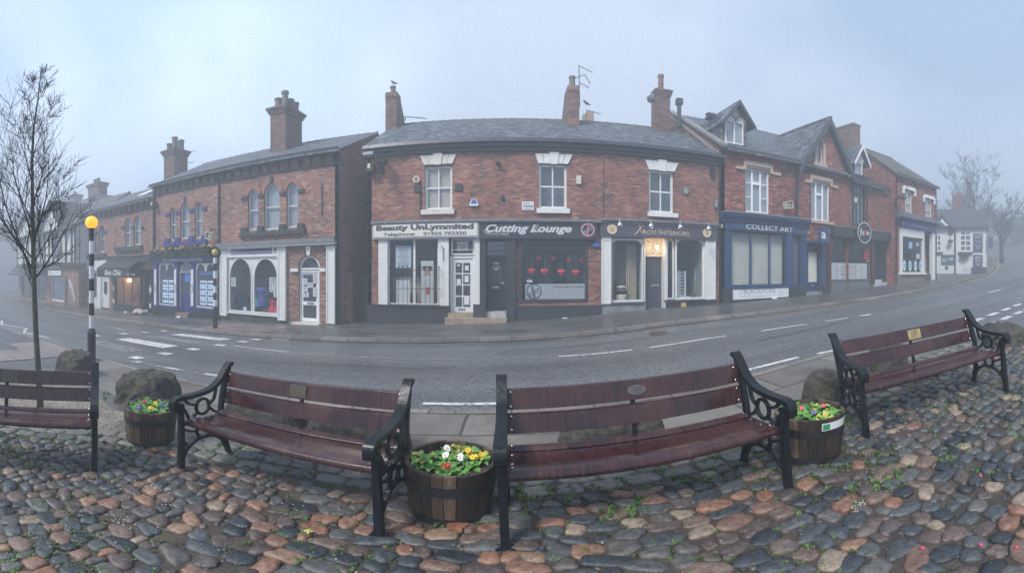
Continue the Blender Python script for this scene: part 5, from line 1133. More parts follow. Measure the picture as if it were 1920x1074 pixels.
def label_mould(P, x0, x1, w, Y, mat):
    a, b, c, d = w; e = .28; u0, u1 = U(x0, Y), U(x1, Y); t = .12
    mb = MB()
    mb.box(a - .12, b + .12, Y - .09, Y - .003, d + .1, d + .1 + t * 1.6)
    for s, x, xe in ((-1, a - .12, u0), (1, b + .12, u1)):
        lo, hi = sorted((x, x - s * t)); mb.box(lo, hi, Y - .088, Y - .003, d - .12, d + .098)
        lo, hi = sorted((x + s * .002, xe)); mb.box(lo, hi, Y - .09, Y - .003, d - .14, d - .02)
    m = MB(); m.box(a - .12 + t, b + .12 - t, Y - .03, Y - .003, d, d + .098)
    o = mb.build('label_mould', mat, P); m.build('lintel', mat, o)
label_mould(A, 1379, 1462, g1, Y, STONE); label_mould(A, 1508, 1570, g2, Y, STONE)
q = rc(1519, 1561, 414, 420, Y); bx('window_sill', STONE, A, (q[0], q[1], Y - .1, Y + .08, g2[2] - .14, g2[2] - .002))
# dormer
DXa, DXb, DXm = 8.36, 9.24, 8.86; Yd = 14.15
zr_ = lambda y_: 6.72 + (y_ - 13.68) * .6304
D = bx('dormer', SLATE_Y, A, (DXa - .2, DXa - .05, Yd + .05, Yd + 2.2, 6.4, 8.35), (DXb + .05, DXb + .2, Yd + .05, Yd + 2.2, 6.4, 8.35))
window(D, DXa, DXb, zr_(Yd) + .06, 8.14, Yd, fw=.05, vb=(.5,), mat=UPVC, back=NET, backname='net_curtain', inset=.0, bw=.07, name='dormer_window')
mb = MB(); za, ze = 9.0, 8.0; mb.prism([(DXa - .18, 8.16), (DXb + .18, 8.16), (DXm, za - .1)], Yd + .03, Yd + .08); mb.build('dormer_gable', WHITE, D)
mb = MB(); m = DXm
for p in ([(m, 8.16), (m - .05, 8.32), (m - .2, 8.45), (m - .32, 8.5)], [(m, 8.16), (m + .05, 8.32), (m + .2, 8.45), (m + .32, 8.5)]): mb.tube([(x, Yd + .02, z) for x, z in p], .025, 5)
mb.build('gable_timber', BLACK, D)
mb = MB()
for s in (-1, 1):
    X = DXm + s * .78; z0 = 7.95; yb0 = 13.68 + (z0 - 6.72) / .63; yb1 = 13.68 + (9.1 - 6.72) / .63
    p = [(X, Yd - .35, z0), (DXm, Yd - .35, 9.1), (DXm, yb1 + .2, 9.1), (X, yb0 + .2, z0)]
    mb.add(p + [(x, y_, z - .07) for x, y_, z in p], [(0, 1, 2, 3), (7, 6, 5, 4), (0, 4, 5, 1), (1, 5, 6, 2), (2, 6, 7, 3), (3, 7, 4, 0)])
fixn(mb.build('dormer_roof', SLATE_Y, D))
mb = MB()
for s in (-1, 1): X = DXm + s * .8; p = [(X, 7.93), (X, 7.75), (DXm, 8.86), (DXm, 9.08)]; mb.prism(p if s < 0 else p[::-1], Yd - .37, Yd - .33)
mb.build('barge_board', pm('grey_black_timber', (.04, .045, .05)), D)
# flues standing on the roof
for X_, Y_, zt_, r_ in ((7.55, 17.0, 9.85, .1), (8.3, 15.3, 8.6, .13)):
    fl = thing('metal_flue', 'thin dark metal flue with a box cowl on the slate roof' if r_ < .125 else 'short dark pot flue beside the dormer', 'flue', (X_, Y_, zr_(Y_) - .2))
    mb = MB(); mb.tube([(X_, Y_, zr_(Y_) - .2), (X_, Y_, zt_)], r_, 10); mb.build('flue_pipe', DGREY, fl)
    mb = MB(); w = .14
    if r_ < .125: mb.box(X_ - w, X_ + w, Y_ - w, Y_ + w, zt_ - .05, zt_ + .28)
    else: mb.box(X_ - .2, X_ + .2, Y_ - .2, Y_ + .2, zt_ - .05, zt_ + .05); [mb.box(X_ - .2 + i * .14, X_ - .14 + i * .14, Y_ - .2, Y_ - .14, zt_ + .05, zt_ + .2) for i in range(3)]; mb.box(X_ - .22, X_ + .22, Y_ - .1, Y_ + .1, zt_ + .12, zt_ + .2)
    mb.build('cowl', BLACKM, fl)
# gallery shopfront
zc = Zp(1430, 413, Y)
mb = MB(); x0, x1 = U(1350, Y), U(1511, Y)
mb.prismx([(Y - .38, zc + .16), (Y - .36, zc + .04), (Y - .22, zc - .1), (Y - .2, zc - .2), (Y - .003, zc - .2), (Y - .003, zc + .16)], x0, x1); mb.build('shop_cornice', NAVY, A); bx('cornice_flashing', LEAD, A, (x0, x1, Y - .4, Y - .003, zc + .163, zc + .22))
fr = bx('shop_sign', NAVY, A, (U(1356, Y), U(1508, Y), Y - .14, Y - .003, CA[3], zc - .203), (U(1370, Y), U(1501, Y), Y - .16, Y - .142, CA[3] + .05, zc - .26))
TXW = flat('white_lettering', (.62, .63, .62))
cw = text('COLLECT ART', 'lettering', TXW, fr, U(1395, Y), CA[3] + .085, Y - .163, w=U(1482, Y) - U(1395, Y), h=.2, bold=.006)
for a_, b_ in ((1357, 1369), (1502, 1509), (1539, 1545.5)):
    yt = 437 if a_ < 1530 else 458; o = pilaster(A, a_, b_, yt, 541, Y, NAVY, .09); a, b, c, d = rc(a_, b_, yt, 541, Y); mb = MB(); m = (a + b) / 2; z = c + .8; circ(mb, m, z, .1, .03, Y - .1, 16); mb.ball((m, Y - .1, z), .04, 8); mb.build('roundel', NAVY, o)
q = rc(1369, 1473, 438, 535, Y); window(A, *q, Y, fw=.03, vb=(.345, .685), mat=NAVY, gl=GLASS, bw=.1, inset=-.02, name='shop_window')
mb = MB(); n = 34
for i in range(n): z = q[2] + .05 + (q[3] - q[2] - .08) * i / n; mb.add([(q[0] + .04, Y + .2, z), (q[1] - .04, Y + .2, z), (q[1] - .04, Y + .24, z + .062), (q[0] + .04, Y + .24, z + .062)], [(0, 1, 2, 3)])
mb.box(q[0], q[1], Y + .26, Y + .27, q[2], q[3]); mb.build('venetian_blind', pm('ivory_blind_slat', (.6, .6, .54), .5, .06, 2), A)
q5 = rc(1485, 1500, 444, 535, Y); window(A, *q5, Y, fw=.02, mat=NAVY, gl=GLASS, back=pm('olive_screen', (.09, .1, .09), .8, .2, 3), inset=.02, name='side_light')
bx('window_frame', NAVY, A, (q[1] + .002, q5[0] - .002, Y - .1, Y + .05, q[2], CA[3]), (q5[1] + .002, U(1503, Y), Y - .04, Y + .05, q[2], CA[3])); bx('window_sill', NAVY, A, (U(1368, Y), U(1503, Y), Y - .14, Y + .1, q[2] - .1, q[2] - .003))
bx('stall_riser', BLACKM, A, (U(1353, Y), U(1370, Y), Y - .16, Y - .003, -1, q[2] - .1), (U(1477, Y), U(1508, Y), Y - .14, Y + .1, -1, q[2] - .103), (U(1370, Y), U(1477, Y), Y - .06, Y + .1, -1, q[2] - .103), (U(1538, Y), U(1553, Y), Y - .16, Y + .1, -1, Zp(1545, 534, Y)))
a, b = U(1371, Y), U(1476, Y); zt = q[2] - .13; z0_, z1_ = Zp(1371, 562, Y), Zp(1476, 556, Y); m3 = MB(); m3.prism([(a, z0_), (b, z1_), (b, zt), (a, zt)], Y - .1, Y - .063); pb = m3.build('white_panel', pm('white_acrylic_panel', (.68, .7, .73), .35, .04, 3), A)
GL_ = flat('grey_thin_lettering', (.3, .31, .33)); text('BLACKMORE', 'lettering', GL_, pb, a + .55, z0_ + .23, Y - .104, w=(b - a) * .56, h=.2, bold=.0); m3 = MB(); e0, e1 = a + .37, a + (b - a) * .72
m3.box(e0, e1, Y - .104, Y - .1005, zt - .05, zt - .04); m3.box(e0, e0 + .012, Y - .104, Y - .1005, z0_ + .12, zt - .05); m3.box(e1 - .012, e1, Y - .104, Y - .1005, z0_ + .12, zt - .05); m3.box(e0, e0 + (e1 - e0) * .35, Y - .104, Y - .1005, z0_ + .11, z0_ + .12); m3.box(e0 + (e1 - e0) * .7, e1, Y - .104, Y - .1005, z0_ + .11, z0_ + .12)
for i in range(3): m3.box(e1 + .25, e1 + .25 + (.25, .33, .3)[i], Y - .104, Y - .1005, zt - .1 - i * .11, zt - .085 - i * .11)
m3.build('panel_border', GL_, pb); text('GALLERY', 'lettering', GL_, pb, e0 + (e1 - e0) * .38, z0_ + .09, Y - .104, w=(e1 - e0) * .29, h=.05)
D, qd = door(A, 1513, 1533, 470, 546, Y + .3, NAVY, panels=((.15, .85, .05, .2),), frame=NAVY, label='navy gallery door with a blind'); a, b, c, d = qd
mb = MB(); mb.box(a + .08, b - .08, Y + .28, Y + .298, c + .45, d - .08); mb.build('door_blind', pm('ivory_blind_slat', (.6, .6, .54)), D); bx('letter_box', METAL, D, (a + .2, b - .25, Y + .27, Y + .29, c + .25, c + .33)); bx('recess_back', NAVY, A, (U(1508, Y), U(1540, Y), Y + .36, Y + .4, -1, CD[3])); bx('door_hood', NAVY, A, (U(1506, Y), U(1546, Y), Y - .2, Y, CD[3], CD[3] + .1)); bx('doorstep', GREYST, A, (U(1509, Y), U(1538, Y), Y - .12, Y + .3, -1, c - .01))
# projecting letter sign
HS = thing('hanging_sign', "navy box sign with a white letter a projecting over the gallery door", 'sign', (U(1545, Y - .6), Y, Zp(1545, 440, Y - .6)))
a, b, c, d = rc(1536, 1553, 427, 455, Y - .6); bx('sign_box', NAVY, HS, (a, b, Y - .66, Y - .54, c, d)); text('a', 'lettering', TXW, HS, a + .09, c + .2, Y - .663, w=.28, h=.42, bold=.02); bx('bracket', BLACK, HS, ((a + b) / 2 - .02, (a + b) / 2 + .02, Y - .54, Y - .003, d - .05, d))
for x, y_, nm in ((1349.5, 423.5, 'oval cream plaque sign on the brick strip left of the navy shop'), (1514.5, 435, 'oval cream plaque sign between the navy shop and the gallery door')):
    mb = MB(); u, z = U(x, Y), Zp(x, y_, Y); mb.prism([(u + .13 * math.cos(t * PI / 10), z + .085 * math.sin(t * PI / 10)) for t in range(20)], Y - .06, Y - .004); o = tag(mb.build('oval_sign', PLAST, None), nm, 'sign'); mb = MB(); mb.box(u - .08, u + .08, Y - .064, Y - .061, z - .02, z + .015); mb.build('print', flat('grey_print', (.25, .22, .2)), o)

# ================================================================== 5. restaurant
Y = 13.95
R_ = thing('restaurant_building', 'dark brick building with a black restaurant front and a black framed upper window', 'building', (17, Y, 0))
XL, XR = U(1590, 13.8) + .01, 19.4; EA = 6.45
XF = U(1553, Y)
rw = rc(1600, 1624, 338, 424, Y)
RS = (U(1556, Y), U(1628, Y), Zp(1592, 525, Y), Zp(1592, 444, Y)); RD = (U(1637, Y), U(1663, Y), -2, Zp(1650, 448, Y))
mb = MB(); wall_front(mb, XL, XR, -2, EA, Y, [rw, (RD[0], RD[1], -2, RD[3]), (XL + .02, RS[1], RS[2], RS[3])], .16); mb.box(XL, XR, 20.4, 20.5, -2, EA); mb.build('wall', B_RED, R_)
gable_roof(R_, XL, XR, Y - .1, EA + .05, 17.2, 8.2, TILE, over=.2); gutter(R_, XL + .1, 19, Y - .15, EA + .08, BLACK, .12)
mb = MB(); mb.box(rw[0] - .12, rw[1] + .12, Y - .05, Y - .003, rw[3], rw[3] + .15); mb.box(rw[0] - .1, rw[0] - .002, Y - .05, Y - .003, rw[2], rw[3] - .002); mb.box(rw[1] + .002, rw[1] + .1, Y - .05, Y - .003, rw[2], rw[3] - .002); mb.box(rw[0] - .35, rw[1] + .5, Y - .1, Y - .003, rw[3] + .153, rw[3] + .3); mb.build('window_surround', BLACK, R_)
window(R_, *rw, Y, fw=.06, vb=(.36, .66), hb=(.7,), mat=BLACK, gl=GLASS_UP, back=DIMBACK, bw=.07)
# white dormer
D = bx('dormer', TILE, R_, (16.35, 16.5, Y + .35, Y + 2, 6.5, 7.8), (17.1, 17.25, Y + .35, Y + 2, 6.5, 7.8))
window(D, 16.5, 17.1, 6.75, 7.75, Y + .3, fw=.08, mat=WHITE, inset=0, back=NET, backname='net_curtain', name='dormer_window'); mb = MB(); mb.prism([(16.3, 7.78), (17.3, 7.78), (16.8, 8.6)], Y + .3, Y + .36); mb.build('dormer_gable', WHITE, D)
mb = MB()
for s in (-1, 1):
    p = [(16.8 + s * .65, Y - .0, 7.6), (16.8, Y - .0, 8.75), (16.8, Y + 3.2, 8.75), (16.8 + s * .65, Y + 1.8, 7.6)]; mb.add(p + [(x, y_, z - .08) for x, y_, z in p], [(0, 1, 2, 3), (7, 6, 5, 4), (0, 4, 5, 1), (1, 5, 6, 2), (2, 6, 7, 3), (3, 7, 4, 0)])
fixn(mb.build('dormer_roof', SLATE_Y, D)); mb = MB()
for s in (-1, 1): p = [(16.8 + s * .68, 7.6), (16.8 + s * .68, 7.42), (16.8, 8.5), (16.8, 8.75)]; mb.prism(p if s < 0 else p[::-1], Y - .03, Y + .01)
mb.build('barge_board', WHITE, D)
zf0, zf1 = Zp(1600, 445, Y - .3), Zp(1600, 428, Y - .3)
fr = bx('shop_sign', BLACK, R_, (XF, U(1668, Y), Y - .35, Y - .003, zf0 - .03, zf1)); bx('cornice_flashing', LEAD, R_, (XF, U(1668, Y), Y - .38, Y - .003, zf1 + .003, zf1 + .05))
FS = thing('round_sign', 'round black restaurant sign with a white ring hung on the black fascia', 'sign', (U(1621, Y - .5), Y - .5, Zp(1621, 436, Y - .5)))
u, z = U(1621, Y - .5), Zp(1621, 436, Y - .5); r = .56; mb = MB(); mb.disc(u, z, r, Y - .5, Y - .42, 32); mb.build('sign_disc', BLACK, FS); mb = MB(); circ(mb, u, z, r, .04, Y - .502); mb.build('sign_ring', PAPER, FS)
mb = MB(); mb.box(u - .02, u + .02, Y - .42, Y - .35, z - .1, z + .1); mb.build('bracket', BLACK, FS)
text('f', 'lettering', PAPER, FS, u - .36, z - .22, Y - .505, w=.13, h=.42, bold=.02); text('u', 'lettering', PAPER, FS, u - .2, z - .12, Y - .505, w=.14, h=.3, bold=.02); text('s', 'lettering', REDP, FS, u - .03, z - .14, Y - .505, w=.14, h=.36, bold=.03); text('ion', 'lettering', PAPER, FS, u + .15, z - .1, Y - .505, w=.24, h=.24, bold=.02)
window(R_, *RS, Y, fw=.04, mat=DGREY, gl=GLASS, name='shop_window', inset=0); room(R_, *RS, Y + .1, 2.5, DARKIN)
a, b, c, d = rc(1556, 1628, 493, 523, Y); mb = MB(); n = 6
for i in range(n): mb.box(a + .05 + (b - a - .1) * i / n, a + .05 + (b - a - .1) * (i + 1) / n - .025, Y + .03, Y + .036, RS[2] + .05, d)
fi = mb.build('frosted_film', pm('frosted_vinyl', (.4, .43, .45)), R_); z = RS[2] + (d - RS[2]) * .72; text('EAT IN & TAKE AWAY', 'lettering', INK, fi, a + .8, z, Y + .028, w=1.15, h=.07); text('www.fusion  01925 754000', 'lettering', flat('faded_red_print', (.42, .16, .18)), fi, a + .45, z - .2, Y + .028, w=1.9, h=.06); text('OPEN 7 DAYS A WEEK', 'lettering', INK, fi, a + .8, z - .36, Y + .028, w=1.15, h=.05)
pr = poster(R_, 1619, 1628, 467, 486, Y - .02, REDP, 4, name='red_notice')
pr2 = poster(R_, 1624, 1628, 488, 490.5, Y - .02, flat('green_sticker', (.1, .45, .15)))
bx('stall_riser', pm('grey_plinth_paint', (.12, .13, .14), .7, .2, 4), R_, (U(1553, Y), U(1630, Y), Y - .07, Y - .003, -1, RS[2] - .003), (U(1553, Y), U(1632, Y), Y - .11, Y - .003, RS[2] - .002, RS[2] + .05))
REDT = flat('dark_red_trim', (.25, .03, .03))
for a_, b_ in ((1546, 1552.5), (1631, 1637), (1663.5, 1669)):
    a, b = U(a_, Y), U(b_, Y); z0_ = f(a) + .1; o = bx('pilaster', BLACK, R_, (a, b, Y - .14 - (.1 if a_ < 1550 else 0), Y - .003, z0_, zf0 - .035)); yy = Y - .145 - (.1 if a_ < 1550 else 0)
    t = .035; bx('red_trim', REDT, o, (a + .02, a + .02 + t, yy - .01, yy, z0_ + .3, zf0 - .1), (b - .02 - t, b - .02, yy - .01, yy, z0_ + .3, zf0 - .1), (a + .02 + t, b - .02 - t, yy - .01, yy, z0_ + .3, z0_ + .34), (a + .02 + t, b - .02 - t, yy - .01, yy, zf0 - .14, zf0 - .1))
    mb = MB(); circ(mb, (a + b) / 2, z0_ + 1.25, .1, .03, yy - .01, 14); mb.build('roundel', REDT, o)
D, q = door(R_, 1639, 1652, 452, 528, Y + .9, DGREY, panels=None, frame=BLACK); bx('recess_wall', BLACKM, R_, (RD[0], RD[1], Y + .97, Y + 1.0, -1, RD[3]), (RD[0] - .06, RD[0] - .003, Y + .02, Y + .97, -1, RD[3]), (RD[1] - .06, RD[1] - .003, Y + .02, Y + .96, -1, RD[3])); bx('doorstep', pm('pale_step_edge', (.4, .42, .44), .6, .2, 5), R_, (RD[0], RD[1], Y - .05, Y + .3, -1, f(17.5) + .1), (RD[0], RD[1], Y + .303, Y + .95, -1, f(17.5) + .26))
pipe(R_, U(1673, Y - .1), Y - .1, .8, 4.4, .035, METAL)
chimney(R_, 18.1, 18.75, 15.8, 17.7, 6, 10.85, [], mat=B_DARK, cap=0)
mb = MB(); mb.box(18.05, 18.8, 15.75, 17.75, 10.852, 10.95); mb.build('chimney_cap', pm('mortar_cap', (.2, .2, .19), .8), R_)

# ================================================================== 6. pharmacy corner
Y = 13.3
P_ = thing('pharmacy_building', 'tall brick end building with a mossy roof, white label lintels and a blue pharmacy sign', 'building', (21, Y, 0))
XL, XR = 18.95, U(1756, Y); EA = 7.35
p1 = rc(1697, 1711, 358, 407, Y); p2 = rc(1735, 1748, 374, 417, Y)
PW = rc(1690, 1729, 445, 511, Y); PD = (U(1730, Y), U(1746, Y), -1, Zp(1740, 437, Y))
mb = MB(); wall_front(mb, XL, XR, -1, EA, Y, [p1, p2, (PW[0], PD[1], PW[2] if False else -1, Zp(1710, 432, Y))], .16); mb.prismx([(Y, -1), (Y, EA), (16, 9.45), (18.7, EA), (18.7, -1)], XL, XL + .15); mb.prismx([(Y, -1), (Y, EA), (18.7, EA), (18.7, -1)], XR - .15, XR); mb.build('wall', B_RED, P_)
gable_roof(P_, XL - .1, XR + .1, Y - .1, EA + .05, 16, 9.55, TILE, over=.15, hip1=1.6); gutter(P_, XL, XR, Y - .1, EA + .05, BLACK, .1)
for q in (p1, p2):
    window(P_, *q, Y, fw=.07, hb=(.52,), mat=WHITE, back=BLIND, bd=.1); a, b, c, d = q
    mb = MB(); mb.box(a - .15, b + .15, Y - .1, Y - .003, d + .05, d + .26); mb.box(a - .3, a - .152, Y - .09, Y - .003, d - .25, d + .2); mb.box(b + .152, b + .3, Y - .09, Y - .003, d - .25, d + .2); mb.build('label_mould', WHITE, P_)
zc = Zp(1715, 412, Y)
mb = MB(); mb.prismx([(Y - .003, zc + .35), (Y - .6, zc - .05), (Y - .6, zc - .12), (Y - .003, zc - .12)], XL - .05, XR + .02); mb.build('canopy', SLATE, P_)
a, b = U(1686, Y), U(1751, Y); fr = bx('shop_sign', pm('pharmacy_blue', (.03, .05, .25), .4, .05, 3), P_, (a, b, Y - .2, Y - .003, zc - .62, zc - .13)); text('Lymm pharmacy', 'lettering', PAPER, fr, a + 1.0, zc - .45, Y - .203, w=(b - a) * .45, h=.1, bold=.01); mb = MB()
for x in (a + .15, b - .15): mb.box(x - .03, x + .03, Y - .208, Y - .2, zc - .5, zc - .28); mb.box(x - .08, x + .08, Y - .209, Y - .2, zc - .42, zc - .36)
mb.build('emblem', flat('green_cross', (.3, .6, .35)), fr)
bx('shop_frame', WHITE, P_, (U(1686, Y), PW[0] - .002, Y - .1, Y + .1, PW[2], zc - .63), (PW[0] - .002, PW[1], Y - .1, Y + .1, PW[3], zc - .63), (PW[1], U(1731, Y), Y - .1, Y + .1, PW[2], zc - .63), (U(1745, Y), U(1751, Y), Y - .12, Y + .1, .5, zc - .63), (U(1684, Y), U(1733, Y), Y - .2, Y + .1, PW[2] - .12, PW[2] - .003))
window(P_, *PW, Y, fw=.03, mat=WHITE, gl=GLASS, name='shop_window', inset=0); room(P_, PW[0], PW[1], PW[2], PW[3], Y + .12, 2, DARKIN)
mb = MB(); 
for i in range(4): u = PW[0] + .3 + i * (PW[1] - PW[0] - .5) / 3; mb.prism([(u + .18 * math.cos(t * PI / 9), PW[2] + .42 + .33 * math.sin(t * PI / 9)) for t in range(18)], Y - .02, Y - .012)
ov = mb.build('oval_sticker', flat('pale_cyan_card', (.45, .6, .62)), P_); mb = MB()
for i in range(4): u = PW[0] + .3 + i * (PW[1] - PW[0] - .5) / 3; mb.box(u - .11, u + .11, Y - .025, Y - .0205, PW[2] + .44, PW[2] + .5); mb.box(u - .11, u + .11, Y - .025, Y - .0205, PW[2] + .33, PW[2] + .38)
mb.build('print', flat('blue_print', (.1, .2, .45)), ov); poster(P_, 1703.5, 1710.5, 454, 466, Y - .0, flat('sky_blue_card', (.25, .45, .62))); poster(P_, 1718, 1724, 476, 485, Y - .0, None, 2); poster(P_, 1717, 1723, 455, 462, Y - 0, flat('grey_card', (.35, .36, .33)))
bx('stall_riser', pm('mottled_stone_plinth', (.17, .14, .13), .8, .5, 3, .4), P_, (U(1681, Y), U(1733, Y), Y - .08, Y + .1, -1, PW[2] - .125))
D, q = door(P_, 1732, 1744, 449, 512, Y + .7, WHITE, panels=None, frame=WHITE); bx('recess_back', WHITE, P_, (U(1730, Y), U(1746, Y), Y + .77, Y + .8, 0, zc - .63)); bx('doorstep', DARKIN, P_, (U(1733, Y), U(1745, Y), Y - .02, Y + .6, .5, f(22) + .3))

# ================================================================== 7. white pub, square to the view
az = 1.1; dist = 36.5
M = Matrix.Translation((dist * math.sin(az), dist * math.cos(az), 0)) @ Matrix.Rotation(-az, 4, 'Z')
B = thing('white_pub', 'white painted low pub with leaded windows, black signs and a brown tiled roof', 'pub', (M.translation.x, M.translation.y, 1.2))
pxm = dist / F; uc = (1785 - 960); cx_ = 960 + az * F
def pu(x): return (x - cx_) * pxm
def pz(y): return EYE + (HY - y) * pxm
def pbox(name, mat, P, *b): 
    mb = MB(M)
    for (x0, x1, yt, yb, o0, o1) in b: mb.box(pu(x0), pu(x1), -o0, o1, pz(yb), pz(yt))
    return mb.build(name, mat, P)
PUBW = pm('white_limewash', (.62, .63, .62), .8, .08, 3, .2, 20)
wins = [(1751, 1765, 440, 471), (1800, 1821, 428, 471), (1752, 1759, 498, 514), (1801, 1820, 500, 514)]
ops = [(pu(a), pu(b), pz(d), pz(c)) for a, b, c, d in wins]
mb = MB(M); wall_front(mb, pu(1738), pu(1851), 0, pz(422), 0, ops, .15); mb.box(pu(1738), pu(1738) + .1, 0, 7, 0, pz(422)); mb.prismx([(0, 0), (0, pz(422)), (3.5, pz(381)), (7, pz(422)), (7, 0)], pu(1851) - .1, pu(1851)); mb.build('wall', PUBW, B)
mb = MB(M); a, b = pu(1736), pu(1855)
p = [(a, -.35, pz(425)), (b, -.35, pz(425)), (b - .2, 3.5, pz(380)), (a, 3.5, pz(380)), (b, 7.3, pz(425)), (a, 7.3, pz(425))]
mb.add(p + [(x, y_, z - .12) for x, y_, z in p], [(0, 1, 2, 3), (3, 2, 4, 5), (0, 6, 7, 1), (1, 7, 8, 2), (2, 8, 10, 4), (4, 10, 11, 5), (6, 9, 8, 7), (9, 11, 10, 8)]); mb.build('roof', pm('dark_wet_tile', (.05, .055, .065), .8, .3, 4, .5), B)
mb = MB(M); mb.box(pu(1785), pu(1804), 3, 4, pz(390), pz(351)); ch = mb.build('chimney', B_DARK, B); mb = MB(M); mb.lathe([(.2, 0), (.16, .35), (.2, .4)], (pu(1790), 3.3, pz(351.2)), 8); mb.build('chimney_pot', BUFFPOT, ch)
# half timbered oriel gable on the left
mb = MB(M); mb.prism([(pu(1744), pz(424)), (pu(1780), pz(424)), (pu(1766), pz(405))], -.4, -.3); g_ = mb.build('small_gable', PUBW, B)
mb = MB(M); mb.prism([(pu(1783), pz(426)), (pu(1783), pz(422)), (pu(1766), pz(402)), (pu(1766), pz(407))], -.5, -.41); mb.prism([(pu(1766), pz(407)), (pu(1766), pz(402)), (pu(1748), pz(424)), (pu(1748), pz(428))], -.5, -.41); mb.prism([(pu(1764), pz(408)), (pu(1767), pz(408)), (pu(1757), pz(424)), (pu(1753), pz(424))], -.45, -.405); mb.build('gable_timber', BLACKM, g_)
mb = MB(M); mb.prismx([(-.5, pz(426)), (-.5, pz(425)), (.2, pz(415)), (.2, pz(426))], pu(1738), pu(1781)); mb.build('oriel_roof', TILE, B)
for (x0, x1, y0, y1), vb, hb in zip(wins, ((.5,), (.5,), (.5,), (.25, .5, .75)), ((.33, .66), (.235, .47, .705, .86), (.33, .66), (.33, .66))):
    window(B, pu(x0), pu(x1), pz(y1), pz(y0), 0, fw=.1, vb=vb, hb=hb, mat=WHITE, back=DIMBACK, M=M, bw=.09, inset=.0)
pbox('window_sill', BLACKM, B, (1797, 1824, 472.5, 475.5, .2, 0), (1748, 1768, 472.5, 475.5, .2, 0))
pbox('plinth', BLACKM, B, (1738, 1800, 513, 530, .06, 0), (1821, 1850, 501, 530, .06, 0))
bo = pbox('black_band', BLACKM, B, (1738, 1851, 422.5, 424, .03, 0)); mb = MB(M); mb.tube([(pu(1791), -.1, 0.8), (pu(1791), -.1, pz(430)), (pu(1793), -.15, pz(426))], .07, 6); mb.build('drainpipe', BLACKM, B)
SGN = flat('dark_teal_board', (.05, .09, .1)); SGN2 = flat('dark_navy_board', (.04, .05, .1))
o = pbox('sign_board', SGN, B, (1765, 1789.5, 477.5, 496, .08, 0)); pbox('lettering', PAPER, o, (1767, 1777, 486, 487.2, .09, -.081), (1767, 1776, 489.5, 490.5, .09, -.081), (1780, 1787, 484, 487, .09, -.081))
o = pbox('sign_board', SGN2, B, (1825, 1842.5, 437.5, 472, .1, 0))
text("GOLDEN\nFLEECE\n\nCar Park\n\nTerrace\nopen", 'lettering', PAPER, o, pu(1827), pz(466), -.105, w=pu(1841) - pu(1827), h=pz(440) - pz(466), M=M)
o = pbox('sign_board', SGN2, B, (1825, 1842.5, 477.5, 502, .1, 0)); text("GREAT\nCOSY\nPUB", 'lettering', PAPER, o, pu(1828), pz(498), -.105, w=pu(1839) - pu(1828), h=pz(481) - pz(498), M=M)
pbox('wall_vent', SGN, B, (1772, 1778, 499, 505, .04, 0)); 
mb = MB(M); mb.lathe([(.0, -.22), (.3, -.1), (.34, .05)], (pu(1809), -.3, pz(479)), 10); mb.box(pu(1800), pu(1818), -.45, -.1, pz(480), pz(476)); tag(mb.build('window_planter', pm('dim_planting', (.04, .06, .03), .9, .5, 8), None), 'dark planter hung below the pub window', 'planter')
hbk = thing('hanging_basket', 'hanging basket on the white pub wall beside the drainpipe', 'hanging basket', M @ Vector((pu(1782), -.4, pz(452)))); mb = MB(M); mb.ball((pu(1782), -.4, pz(452.5)), .26, 10, (1, 1, .7)); mb.build('basket', pm('dim_planting', (.04, .06, .03)), hbk); mb = MB(M); mb.tube([(pu(1782), -.02, pz(444)), (pu(1782), -.4, pz(443)), (pu(1782), -.4, pz(450))], .02, 5); mb.build('bracket', BLACK, hbk)
mb = MB(M); mb.disc(pu(1783), pz(433), .25, -.2, -.02, 14); tag(mb.build('wall_lantern', BLACKM, None), 'round dark wall lamp high on the white pub', 'lamp')
ps = thing('pub_sign', 'projecting pub sign with ivy at the right corner of the white pub', 'sign', M @ Vector((pu(1856), 0, pz(460)))); mb = MB(M); mb.box(pu(1851) + .05, pu(1861), -.35, -.28, pz(466), pz(445)); mb.build('sign_board', SGN2, ps); mb = MB(M); mb.box(pu(1851) - .02, pu(1862), -.34, -.29, pz(443.5), pz(442.5)); mb.build('bracket', BLACK, ps)

# ================================================================== 8. half-timbered corner and hazy houses on the left
Y = 12.7
Hh = thing('timbered_building', 'hazy half-timbered building over brick shops at the left end of the street', 'building', (-31, Y, -.8))
XL, XR = U(36, Y), U(148, Y); PL = Zp(110, 497, Y); EA = Zp(110, 436, Y)
w = rc(95, 120, 520, 565, Y); w2 = rc(41, 86, 515, 560, Y); w3 = rc(93, 117, 497, 519, Y)
mb = MB(); wall_front(mb, XL, XR, -2, PL, Y, [w, w2], .2); mb.box(XR - .15, XR, Y + .01, Y + 6, -2, EA); mb.build('wall', B_LEFT, Hh)
bx('upper_wall', PUBW, Hh, (XL, XR, Y - .25, Y + .1, PL + .1, EA + .3), (XR - .2, XR + .02, Y + .1, Y + 6, PL + .1, EA + .3)); 
mb = MB(); mb.box(XL, XR + .04, Y - .32, Y - .253, PL - .05, PL + .18); mb.box(XL, XR + .04, Y - .32, Y - .253, EA + .05, EA + .25); mb.box(XL, XR, Y - .31, Y - .253, PL + .75, PL + .87)
for x in (38, 50, 58, 66, 74, 82, 90, 98, 106, 114, 130, 141, 147.5): u = U(x, Y); mb.box(u - .1, u + .1, Y - .315, Y - .253, PL + .2, EA + .04)
mb.build('timber_frame', BLACKM, Hh)
for x0, x1 in ((99, 113), (60, 72)): px_window(Hh, x0, x1, 445, 480, Y - .36, fw=.08, vb=(.33, .66), mat=BLACKM, back=DIMBACK, inset=.0, bw=.04)
gable_roof(Hh, XL - .3, XR + .3, Y - .3, EA + .3, Y + 4, EA + 2.9, TILE, over=.3)
